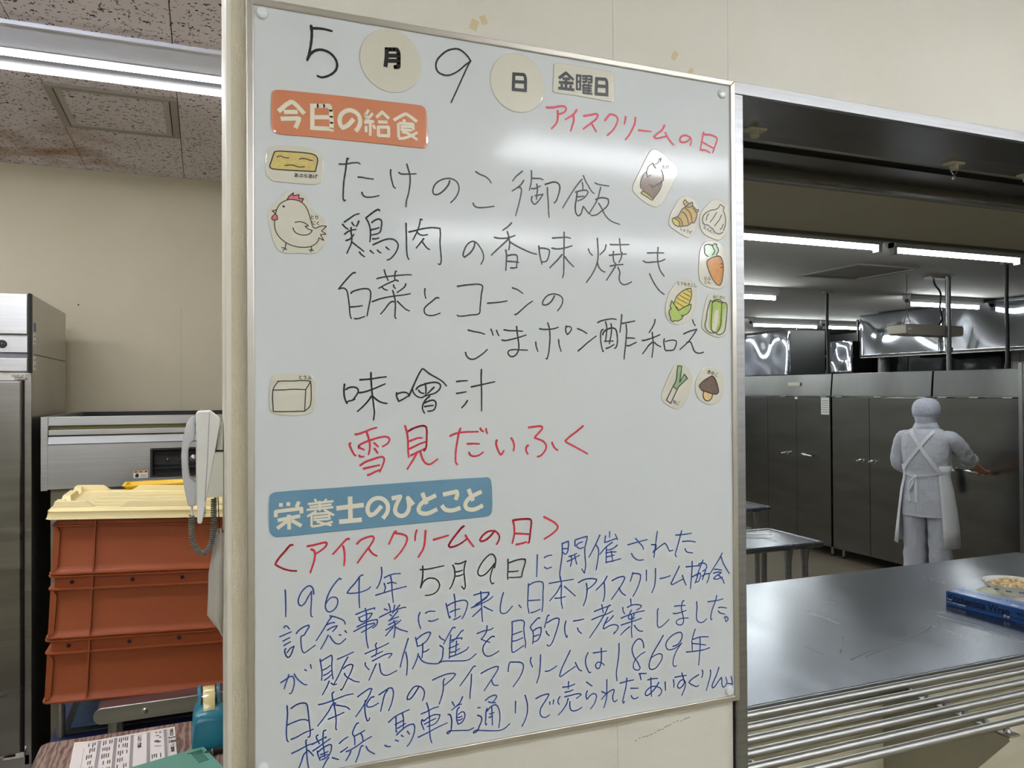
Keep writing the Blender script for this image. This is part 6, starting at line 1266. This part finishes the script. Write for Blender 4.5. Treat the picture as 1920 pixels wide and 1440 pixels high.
mk('hood_rim', W2(bx(8.735, 8.75, 5.0, 8.425, 1.988, 2.006), hd1), steel_dark, hd1)
hd2 = empty('extraction_hood', (9.1, 10.8, 1.76), label='hanging steel hood panel seen above the refrigerators beside the left post', cat='hood', group='steel hoods above the refrigerators')
mk('hood_face', W2(dented(8.74, 9.88, 11.0, 1.757, 2.52, .04, .010, 1.2, 1.1, 1), hd2), steel_mirror, hd2, smooth='all')
mk('hood_face', W2(dented(8.74, 11.004, 11.9, 1.757, 2.52, .04, .010, 1.2, 1.1, 2), hd2), steel_mirror, hd2, smooth='all')
mk('hood_body', W2(bx(8.77, 9.5, 9.89, 11.9, 1.77, 2.51), hd2), dark, hd2)
for y in (10.1, 11.7): mk('hanger_rod', W2(tube(B(), [(9.1, y, 2.5), (9.1, y, 2.62)], .008, 8), hd2), steel_dark, hd2)
hd3 = empty('steel_duct', (9.4, 9.2, 1.8), label='narrow crumpled steel duct panel between the two hoods', cat='duct')
mk('duct_face', W2(dented(9.19, 9.02, 9.50, 1.80, 2.29, .03, .009, 2.2, 2.1), hd3), steel_mirror, hd3, smooth='all')
mk('duct_body', W2(bx(9.22, 9.6, 9.02, 9.50, 1.80, 2.28), hd3), dark, hd3)
mk('duct_hanger', W2(bx(9.4, 9.43, 9.1, 9.13, 2.28, 2.62), hd3), dark, hd3)
dk = empty('dark_backdrop', (10.2, 9.8, KF), label='tall added dark equipment behind the refrigerators under the hood', cat='backdrop')  # made-up dark block filling the dim space behind the refrigerators
mk('backdrop_body', W2(bx(9.70, 10.6, 6.95, 12.8, KF + .02, 2.45), dk), dark, dk)
mk('backdrop_front', W2(bx(9.69, 9.70, 7.0, 8.4, .5, 2.2), dk), M('glossy_black_panel', rgb(20, 24, 24), .08, 0, coat=1, bump=(3, .02, 1)), dk)
mk('backdrop_front', W2(bx(9.69, 9.70, 8.45, 10.3, .5, 2.2), dk), bpy.data.materials['glossy_black_panel'], dk)
mk('backdrop_rail', W2(bx(9.62, 9.65, 7.0, 12.7, 2.08, 2.11), dk), steel, dk); mk('plinth', W2(bx(9.75, 10.55, 7.0, 12.75, KF, KF + .02), dk), dark, dk)
mk('red_lamp', W2(lathe(B(), [(.03, 0), (.03, .02), (.0005, .03)], 14, Matrix.Translation((9.69, 8.88, 2.02)) @ Matrix.Rotation(-pi / 2, 4, 'Y')), dk), M('dull_red_plastic', rgb(130, 24, 36), .4), dk)
for (x, y, w_, lab) in ((6.5, 5.21, .022, 'thin grey steel pole standing on the refrigerator top, right of the hanging box'), (6.5, 5.96, .0, '')):
    if not lab: continue
    o = empty('steel_pole', (x, y, 1.704), label=lab, cat='pole')
    top = 2.60 if w_ < .03 else 1.893
    mk('shaft', tube(B(), [(0, 0, 0), (0, 0, top - 1.704)], w_, 16), M('pole_grey', rgb(120, 120, 124), .4, .6) if 'pole_grey' not in bpy.data.materials else bpy.data.materials['pole_grey'], o, smooth=True)
    mk('collar', lathe(B(), [(w_ + .003, 0), (w_ + .014, .0), (w_ + .014, .02), (w_ + .002, .03)], 18, cap=False) if w_ > .03 else lathe(B(), [(w_ + .002, .19), (w_ + .012, .19), (w_ + .012, .23), (w_ + .002, .23)], 18, cap=False), bpy.data.materials['pole_grey'], o, smooth=True)
o = empty('steel_post', (9.05, 8.30, KF), label='thick grey post seen below the big hood', cat='post'); mk('shaft', tube(B(), [(0, 0, .01), (0, 0, 2.14)], .075, 18), bpy.data.materials['pole_grey'], o, smooth=True); mk('base', lathe(B(), [(.12, 0), (.12, .01), (.08, .012)], 18), steel, o)
# hanging white light box
hb = empty('hanging_light_box', (6.42, 5.38, 2.05), (0, 0, radians(3)), label='long off-white box light hanging on thin chains from the kitchen ceiling', cat='lamp')
bm = B(); prism(bm, [(-.40, .012), (-.38, 0), (.36, 0), (.39, .015), (.39, .085), (.37, .10), (-.38, .10), (-.41, .082)], 'y', -.10, .10)
hb_m = M('lamp_box_cream', rgb(176, 168, 154), .5)
mk('box_shell', bm, hb_m, hb, bevel=.006); mk('end_cap', bx(-.415, -.385, -.103, .103, .01, .09), hb_m, hb, bevel=.006)
mk('maker_plate', bx(-.395, -.345, -.1015, -.1005, .045, .065), sticker_w, hb)
for s in (-1, 1):
    mk('hanger_wire', tube(B(), [(s * .22, 0, .10), (s * .27, 0, .22)], .003, 6), cable_m, hb); mk('hanger_wire', tube(B(), [(s * .32, 0, .10), (s * .27, 0, .22)], .003, 6), cable_m, hb)
    mk('chain', tube(B(), [(s * .27, 0, .22), (s * .27, 0, .57)], .003, 6), cable_m, hb)
mk('supply_cord', tube(B(), smooth_path3([(.16, 0, .10), (.22, 0, .17), (.19, 0, .28), (.20, 0, .42), (.12, 0, .50), (.10, 0, .565)], 6), .009, 8), cable_m, hb, smooth=True)
mk('ceiling_rose', bx(.02, .30, -.04, .04, .555, .57), grey_m, hb)
def drop(x, y, z0, z1, label):
    o = empty('black_cable', (x, y, z1), label=label, cat='cable', group='black cables dropping from the kitchen ceiling')
    mk('cable', tube(B(), smooth_path3([(0, 0, z0 - z1), (.006, .004, (z0 - z1) * .7), (-.005, 0, (z0 - z1) * .35), (0, 0, 0)], 6), .016, 10), cable_m, o, smooth=True)
    mk('plug', tube(B(), [(0, 0, z0 - z1), (0, 0, z0 - z1 + .05)], .024, 10), cable_m, o, smooth=True)
    mk('bracket', bx(-.06, .06, -.02, .02, -.012, 0), grey_m, o)
drop(6.4, 6.62, 1.7045, 2.62, 'black cable dropping to the refrigerators left of the hood')
drop(6.4, 4.57, 1.7045, 2.62, 'black cable dropping to the refrigerators at the right edge')
# work tables
def wtable(x0, x1, y0, y1, z, label):
    o = empty('work_table', ((x0 + x1) / 2, (y0 + y1) / 2, KF), label=label, cat='table', group='stainless kitchen work tables')
    bm = B(); loft(bm, [rr(x0 + .01, x1 - .01, y0 + .01, y1 - .01, z - .030, .02), rr(x0, x1, y0, y1, z - .022, .025), rr(x0, x1, y0, y1, z - .006, .025), rr(x0 + .006, x1 - .006, y0 + .006, y1 - .006, z, .022), rr(x0 + .018, x1 - .018, y0 + .018, y1 - .018, z - .001, .02), rr(x0 + .022, x1 - .022, y0 + .022, y1 - .022, z - .006, .018)])
    mk('table_top', W2(bm, o), steel_top, o, smooth=True)
    for x in (x0 + .08, x1 - .22, x1 - .10):
        for y in (y0 + .06, y1 - .07):
            if x == x1 - .22 and y > y0 + .1: continue
            mk('leg', W2(tube(B(), [(x, y, KF), (x, y, KF + .03), (x, y, z - .12), (x, y, z - .028)], [.014, .019, .019, .03], 12), o), steel, o, smooth=True)
    mk('lower_shelf', W2(bx(x0 + .08, x1 - .09, y0 + .06, y1 - .07, KF + .18, KF + .20), o), steel, o)
    return o
wtable(1.7, 3.30, 3.44, 3.92, .68, 'stainless work table nearest the opening at the left post')
wtable(2.4, 3.93, 4.62, 5.15, .68, 'stainless work table farther back, mostly behind the left post')
kn = empty('long_knife', (2.98, 3.80, .6815), (0, 0, radians(-30)), label='long dark handled tool lying on the nearest work table', cat='tool')
mk('grip', bx(-.11, 0, -.013, .013, 0, .016), black_p, kn, bevel=.004); mk('blade', prism(B(), [(0, -.012), (.17, -.010), (.19, .004), (0, .010)], 'z', .004, .007), steel, kn)

# ================================================================== WORKER
pe = empty('person', (5.30, 4.455, KF), (0, 0, radians(-68)), label='kitchen worker in white coat, apron and hair cap, seen from behind opening a refrigerator', cat='person')
# body: one continuous skin surface grown on a skeleton (local: faces +y, right hand +x)
V = {}; order = []; edges = []
def jt(n, p, r, parent=None):
    V[n] = len(order); order.append((p, r))
    if parent: edges.append((V[parent], V[n]))
jt('pelvis', (0, 0, .86), .09)
jt('waist', (0, .005, 1.00), .085, 'pelvis'); jt('chest', (0, .0, 1.20), .095, 'waist'); jt('upper', (0, -.005, 1.31), .066, 'chest')
jt('neck', (0, -.005, 1.40), .044, 'upper'); jt('jaw', (0, .012, 1.45), .055, 'neck'); jt('head', (0, .015, 1.52), .080, 'jaw'); jt('crown', (0, .005, 1.575), .062, 'head')
for s, n in ((1, 'r'), (-1, 'l')):
    jt(n + 'hip', (s * .09, 0, .82), .088, 'pelvis'); jt(n + 'knee', (s * .095, .015, .45), .056, n + 'hip'); jt(n + 'calf', (s * .095, -.01, .30), .054, n + 'knee'); jt(n + 'ankle', (s * .10, -.01, .09), .036, n + 'calf'); jt(n + 'toe', (s * .11, .11, .04), .035, n + 'ankle')
    jt(n + 'sho', (s * .135, -.005, 1.305), .040, 'upper')
jt('relb', (.245, .17, 1.14), .042, 'rsho'); jt('rfor', (.256, .245, 1.105), .040, 'relb'); jt('rwri', (.282, .355, 1.045), .028, 'rfor'); jt('rpalm', (.288, .402, 1.030), .026, 'rwri')
jt('lelb', (-.235, .06, 1.08), .040, 'lsho'); jt('lwri', (-.13, .26, 1.03), .026, 'lelb'); jt('lpalm', (-.105, .315, 1.02), .026, 'lwri')
for side, base, sg in (('r', Vector((.288, .402, 1.030)), 1), ('l', Vector((-.105, .315, 1.02)), -1)):
    for k, (dx, ln) in enumerate([(-.027, .9), (-.009, 1.0), (.009, .95), (.027, .78)]):
        b0 = base + Vector((dx * .9, .028, .004)); b1 = b0 + Vector((dx * .1, .030 * ln, .004)); b2 = b1 + Vector((0, .016, -.022 * ln)); b3 = b2 + Vector((0, -.012, -.020 * ln))
        pn_ = side + 'palm'
        for q, (pp, rr_) in enumerate(((b0, .0105), (b1, .0095), (b2, .0085), (b3, .0075))):
            jt('%sf%d%d' % (side, k, q), tuple(pp), rr_, pn_); pn_ = '%sf%d%d' % (side, k, q)
    t0 = base + Vector((-sg * .030, .000, -.006)); t1 = t0 + Vector((-sg * .012, .022, -.014)); t2 = t1 + Vector((sg * .004, .022, -.012))
    jt(side + 't0', tuple(t0), .011, side + 'palm'); jt(side + 't1', tuple(t1), .0105, side + 't0'); jt(side + 't2', tuple(t2), .0085, side + 't1')
me = bpy.data.meshes.new('body'); me.from_pydata([p for p, r in order], edges, [])
bo_ = bpy.data.objects.new('body', me); COL.objects.link(bo_)
sk = bo_.modifiers.new('skin', 'SKIN'); sk.use_smooth_shade = True
for v, (p, r) in zip(me.skin_vertices[0].data, order): v.radius = (r, r)
me.skin_vertices[0].data[0].use_root = True
bo_.modifiers.new('sub', 'SUBSURF').levels = 1; bo_.modifiers['sub'].render_levels = 1
dg = bpy.context.evaluated_depsgraph_get(); dg.update()
nm = bpy.data.meshes.new_from_object(bo_.evaluated_get(dg)); bpy.data.objects.remove(bo_)
nm.materials.clear(); nm.materials.append(skin_m); nm.polygons.foreach_set('use_smooth', [True] * len(nm.polygons))
bo_ = bpy.data.objects.new('body', nm); COL.objects.link(bo_); bo_.parent = pe
# face
fc = B()
for s in (-1, 1):
    lathe(fc, [(.0005, 0), (.010, .002), (.012, .006), (.008, .011), (.0005, .012)], 12, Matrix.Translation((s * .030, .088, 1.515)) @ Matrix.Rotation(-pi / 2, 4, 'X'))
mk('eye', fc, M('eye_dark', rgb(60, 50, 46), .3), bo_, smooth=True)
bm = B(); loft(bm, [[Vector((x * w_, .086 + d_, z)) for x in (-1, -.4, .4, 1)] + [Vector((x * w_, .07, z)) for x in (1, .4, -.4, -1)] for z, w_, d_ in ((1.528, .006, .0), (1.51, .009, .008), (1.495, .013, .018), (1.488, .013, .010))]); mk('nose', bm, skin_m, bo_, smooth=True)
for s in (-1, 1):
    bm = B(); lathe(bm, [(.0005, -.006), (.018, -.005), (.022, 0), (.016, .006), (.008, .004)], 14, Matrix.Translation((s * .082, .010, 1.505)) @ Matrix.Rotation(pi / 2, 4, 'Y') @ Matrix.Diagonal((1.3, .8, 1, 1))); mk('ear', bm, skin_m, bo_, smooth=True)
bm = B(); loft(bm, [[Vector((.068 * sin(a) * k, .022 + .076 * cos(a) * k + o_, z)) for a in [radians(t) for t in range(-80, 81, 16)]] + [Vector((.066 * sin(a) * k, .020 + .073 * cos(a) * k + o_, z)) for a in [radians(t) for t in range(80, -81, -16)]] for z, k, o_ in ((1.498, 1.05, .006), (1.485, 1.12, .008), (1.455, 1.12, .006), (1.43, .98, .0), (1.418, .8, -.002))]); mk('face_mask', bm, sticker_w, pe, smooth=True)
for s in (-1, 1): mk('mask_loop', tube(B(), [(s * .066, .05, 1.475), (s * .084, .012, 1.485), (s * .082, -.008, 1.50)], .0016, 6), sticker_w, pe)
def rnd_ring(cx, cy, z, rx, ry, n=40, wob=.0, seed=0, p=2.2):
    out = ell(cx, cy, z, rx, ry, n, p); 
    for k, q in enumerate(out):
        a = 2 * pi * k / n; f = 1 + wob * (sin(3 * a + seed) * .5 + sin(7 * a + seed * 2.3) * .35 + sin(11 * a - seed) * .25)
        q.x = cx + (q.x - cx) * f; q.y = cy + (q.y - cy) * f
    return out
# cap: gathered net with a band, and a neck cover
bm = B(); loft(bm, [rnd_ring(0, .004, z, rx, ry, 40, w_, z * 20) for z, rx, ry, w_ in ((1.478, .084, .094, .0), (1.486, .093, .103, .012), (1.505, .097, .108, .02), (1.535, .099, .110, .02), (1.565, .096, .106, .02), (1.592, .085, .094, .02), (1.612, .064, .072, .02), (1.623, .038, .042, .01), (1.627, .006, .006, 0))])
mk('hair_cap', bm, net_m, pe, smooth='all')
bm = B(); loft(bm, [rnd_ring(0, .006, z, rx, ry, 40) for z, rx, ry in ((1.474, .0835, .092), (1.476, .0885, .0975), (1.487, .0895, .0985), (1.489, .086, .094))]); mk('cap_band', bm, apron_m, pe, smooth=True)
bm = B(); loft(bm, [rnd_ring(0, cy, z, rx, ry, 40, w_, z * 9) for z, rx, ry, cy, w_ in ((1.400, .066, .068, -.008, .02), (1.42, .072, .074, -.004, .03), (1.445, .077, .082, -.002, .02), (1.470, .082, .090, .002, .01), (1.48, .082, .090, .003, 0))]); mk('neck_cover', bm, net_m, pe, smooth='all')
# coat
cs = [(.700, .180, .122, .0, .03), (.706, .182, .124, .0, .03), (.78, .178, .120, .0, .028), (.88, .172, .117, .0, .024), (.97, .163, .112, .0, .02), (1.015, .157, .108, .0, .012), (1.05, .163, .111, -.002, .022), (1.12, .172, .117, -.004, .02), (1.20, .177, .118, -.006, .014), (1.27, .182, .114, -.008, .010), (1.325, .178, .104, -.010, .006), (1.360, .150, .088, -.010, .004), (1.382, .108, .074, -.008, 0), (1.398, .078, .068, -.006, 0), (1.422, .070, .064, -.004, 0), (1.424, .064, .058, -.004, 0)]
bm = B(); loft(bm, [rnd_ring(0, cy, z, rx, ry, 48, w_, z * 7, 2.35) for z, rx, ry, cy, w_ in cs]); mk('coat', bm, white_cloth, pe, smooth='all')
mk('coat_hem', (lambda b: loft(b, [rnd_ring(0, 0, z, rx, ry, 48, .03, .706 * 7, 2.35) for z, rx, ry in ((.698, .1815, .1235), (.699, .184, .126), (.712, .184, .126), (.714, .182, .124))]))(B()), white_cloth, pe, smooth='all')
mk('collar', (lambda b: loft(b, [rnd_ring(0, -.005, z, rx, ry, 32) for z, rx, ry in ((1.385, .092, .078), (1.392, .096, .081), (1.428, .078, .073), (1.432, .074, .069))]))(B()), white_cloth, pe, smooth=True)
def sleeve(pts, rs, name='sleeve', wob=.05, seg=18):
    P = smooth_path3(pts, 5); n = len(P); bm = B(); R = []
    for i in range(n):
        t = i / (n - 1) * (len(rs) - 1); k = min(int(t), len(rs) - 2); r = rs[k] + (rs[k + 1] - rs[k]) * (t - k)
        R.append(r * (1 + wob * .5 * sin(i * 1.9)))
    tube(bm, P, R, seg); return mk(name, bm, white_cloth, pe, smooth='all')
sleeve([(.13, -.008, 1.315), (.175, .01, 1.30), (.215, .08, 1.235), (.238, .140, 1.170), (.246, .180, 1.142), (.250, .205, 1.128)], [.058, .066, .064, .060, .056, .050])
sleeve([(-.13, -.008, 1.315), (-.172, .0, 1.30), (-.205, .015, 1.22), (-.228, .035, 1.12), (-.222, .085, 1.075), (-.185, .16, 1.055)], [.056, .062, .058, .056, .054, .048])
for pts in ([(.243, .180, 1.146), (.249, .203, 1.131), (.254, .226, 1.118)], [(-.20, .135, 1.062), (-.185, .16, 1.055), (-.172, .18, 1.05)]):
    P = [Vector(p) for p in pts]; bm = B(); tube(bm, [P[0], P[0].lerp(P[1], .5), P[1], P[1].lerp(P[2], .5), P[2]], [.056, .064, .061, .064, .050], 20); mk('rolled_cuff', bm, white_cloth, pe, smooth='all')
# apron: front and sides, open at the back
def arc_sheet(name, zs, a0, a1, th=.004, n=30, flare=None):
    bm = B(); O = []; I = []
    for z, rx, ry, cy in zs:
        ro = []; ri = []
        for k in range(n + 1):
            a = radians(a0 + (a1 - a0) * k / n); f = 1 + .018 * sin(5 * a + z * 9) * max(0, (1.0 - z)) * 2
            ro.append(Vector((rx * f * cos(a), cy + ry * f * sin(a), z))); ri.append(Vector(((rx * f - th) * cos(a), cy + (ry * f - th) * sin(a), z)))
        O.append([bm.verts.new(p) for p in ro]); I.append([bm.verts.new(p) for p in ri])
    m_ = len(zs)
    for j in range(m_ - 1):
        for k in range(n):
            bm.faces.new([O[j][k], O[j][k + 1], O[j + 1][k + 1], O[j + 1][k]]); bm.faces.new([I[j][k + 1], I[j][k], I[j + 1][k], I[j + 1][k + 1]])
        for k in (0, n): bm.faces.new([O[j][k], O[j + 1][k], I[j + 1][k], I[j][k]] if k == 0 else [O[j + 1][k], O[j][k], I[j][k], I[j + 1][k]])
    for j in (0, m_ - 1):
        for k in range(n): bm.faces.new([O[j][k + 1], O[j][k], I[j][k], I[j][k + 1]])
    return mk(name, bm, apron_m, pe, smooth='all')
arc_sheet('apron_skirt', [(z, rx, ry, 0) for z, rx, ry in ((.475, .238, .172), (.60, .228, .165), (.75, .212, .153), (.90, .192, .138), (1.00, .172, .123), (1.04, .172, .120), (1.10, .182, .127))], -48, 218)
arc_sheet('apron_bib', [(z, rx, ry, 0) for z, rx, ry in ((1.09, .185, .128), (1.20, .188, .130), (1.30, .184, .122))], 30, 150)
# straps crossing on the back and the tied waist band
def back_y(x, z):
    rz = sorted(cs, key=lambda c: abs(c[0] - z))[:2]; (z0, rx0, ry0, cy0, _), (z1, rx1, ry1, cy1, _) = sorted(rz)[:2]
    t = 0 if z1 == z0 else max(0, min(1, (z - z0) / (z1 - z0))); rx = rx0 + (rx1 - rx0) * t; ry = ry0 + (ry1 - ry0) * t; cy = cy0 + (cy1 - cy0) * t
    u_ = min(.98, abs(x) / rx); return cy - ry * (1 - u_ ** 2.35) ** (1 / 2.35)
def strap(name, x0, z0, x1, z1, w_=.026, n=16, off=.006, sag=0):
    bm = B(); A = []; 
    d = Vector((x1 - x0, z1 - z0)).normalized(); nx_, nz_ = -d.y, d.x
    rows_ = []
    for k in range(n + 1):
        t = k / n; x = x0 + (x1 - x0) * t; z = z0 + (z1 - z0) * t - sag * sin(pi * t)
        row = []
        for e, dd in ((-w_ / 2, 0), (w_ / 2, 0), (w_ / 2, .003), (-w_ / 2, .003)):
            xx, zz = x + nx_ * e, z + nz_ * e; row.append(Vector((xx, back_y(xx, zz) - off - (.003 - dd), zz)))
        rows_.append(row)
    loft(bm, rows_); return mk(name, bm, apron_m, pe, smooth=True)
strap('apron_strap', .085, 1.372, -.145, 1.07); strap('apron_strap', -.085, 1.372, .120, 1.06, off=.009)
strap('waist_tie', -.165, 1.035, -.055, 1.012, .014); strap('waist_tie', -.055, 1.012, .060, 1.028, .014); strap('waist_tie', .060, 1.028, .168, 1.06, .014)
mk('knot', (lambda b: lathe(b, [(.0005, -.012), (.012, -.009), (.015, 0), (.012, .009), (.0005, .012)], 12, Matrix.Translation((-.045, back_y(-.045, 1.01) - .014, 1.010)) @ Matrix.Rotation(pi / 2, 4, 'Y')))(B()), apron_m, pe, smooth=True)
def tail(pts, w_, name='tie_tail'):
    bm = B(); rows_ = [[Vector((x - w_ / 2, back_y(x, z) - .008 - o_, z)), Vector((x + w_ / 2, back_y(x, z) - .010 - o_, z)), Vector((x + w_ / 2, back_y(x, z) - .007 - o_, z)), Vector((x - w_ / 2, back_y(x, z) - .005 - o_, z))] for x, z, o_ in pts]
    loft(bm, rows_); mk(name, bm, apron_m, pe, smooth=True)
tail([(-.045, 1.005, .006), (-.040, .95, .004), (-.038, .88, .003), (-.040, .81, .002)], .024)
tail([(-.050, 1.005, .006), (-.085, .95, .010), (-.098, .89, .006), (-.092, .815, .002)], .022)
bm = B(); tube(bm, smooth_path3([(-.048, back_y(-.048, 1.01) - .012, 1.008), (-.085, back_y(-.08, .96) - .02, .965), (-.095, back_y(-.09, .9) - .02, .90), (-.065, back_y(-.06, .93) - .02, .945), (-.047, back_y(-.047, 1.0) - .012, 1.003)], 5), .006, 8); mk('bow_loop', bm, apron_m, pe, smooth=True)
# trousers and boots
for s in (-1, 1):
    zz = [(.86, .085, .098), (.74, .092, .100), (.62, .086, .092), (.55, .080, .084), (.50, .084, .088), (.44, .078, .080), (.39, .084, .086), (.33, .078, .080), (.28, .083, .084), (.22, .076, .078), (.14, .074, .078), (.085, .076, .084), (.08, .070, .078)]
    bm = B(); loft(bm, [rnd_ring(s * (.088 + (.86 - z) * .012), 0, z, rx, ry, 30, .035, z * 31 + s, 2) for z, rx, ry in zz]); mk('trouser_leg', bm, white_cloth, pe, smooth='all')
    bm = B(); loft(bm, [ell(s * .10, .035, z, rx, ry, 24, 2.4) for z, rx, ry in ((.0, .048, .125), (.02, .052, .130), (.05, .050, .124), (.08, .046, .085), (.095, .044, .070))]); mk('boot', bm, sticker_w, pe, smooth=True)
bm = B(); loft(bm, [rnd_ring(0, 0, z, rx, ry, 36, .01, 1) for z, rx, ry in ((.80, .168, .112), (.90, .160, .108), (1.02, .148, .100))]); mk('trouser_seat', bm, white_cloth, pe, smooth=True)
# cloth held near the waist
cl = empty('blue_cleaning_cloth', (5.82, 4.70, .80), label='small pale blue cloth hanging from the refrigerator handle beside the worker', cat='cloth')
mk('cloth', (lambda b: loft(b, [[Vector((x * .9 - .02, y + .012 * sin(7 * y + z * 9), z)) for x, y in ((0, -w_), (0, w_), (.010, w_), (.010, -w_))] for z, w_ in ((.056, .012), (.03, .025), (-.04, .034), (-.12, .030), (-.14, .018))]))(B()), M('pale_blue_cloth', rgb(120, 158, 168), .8), cl, smooth=True)
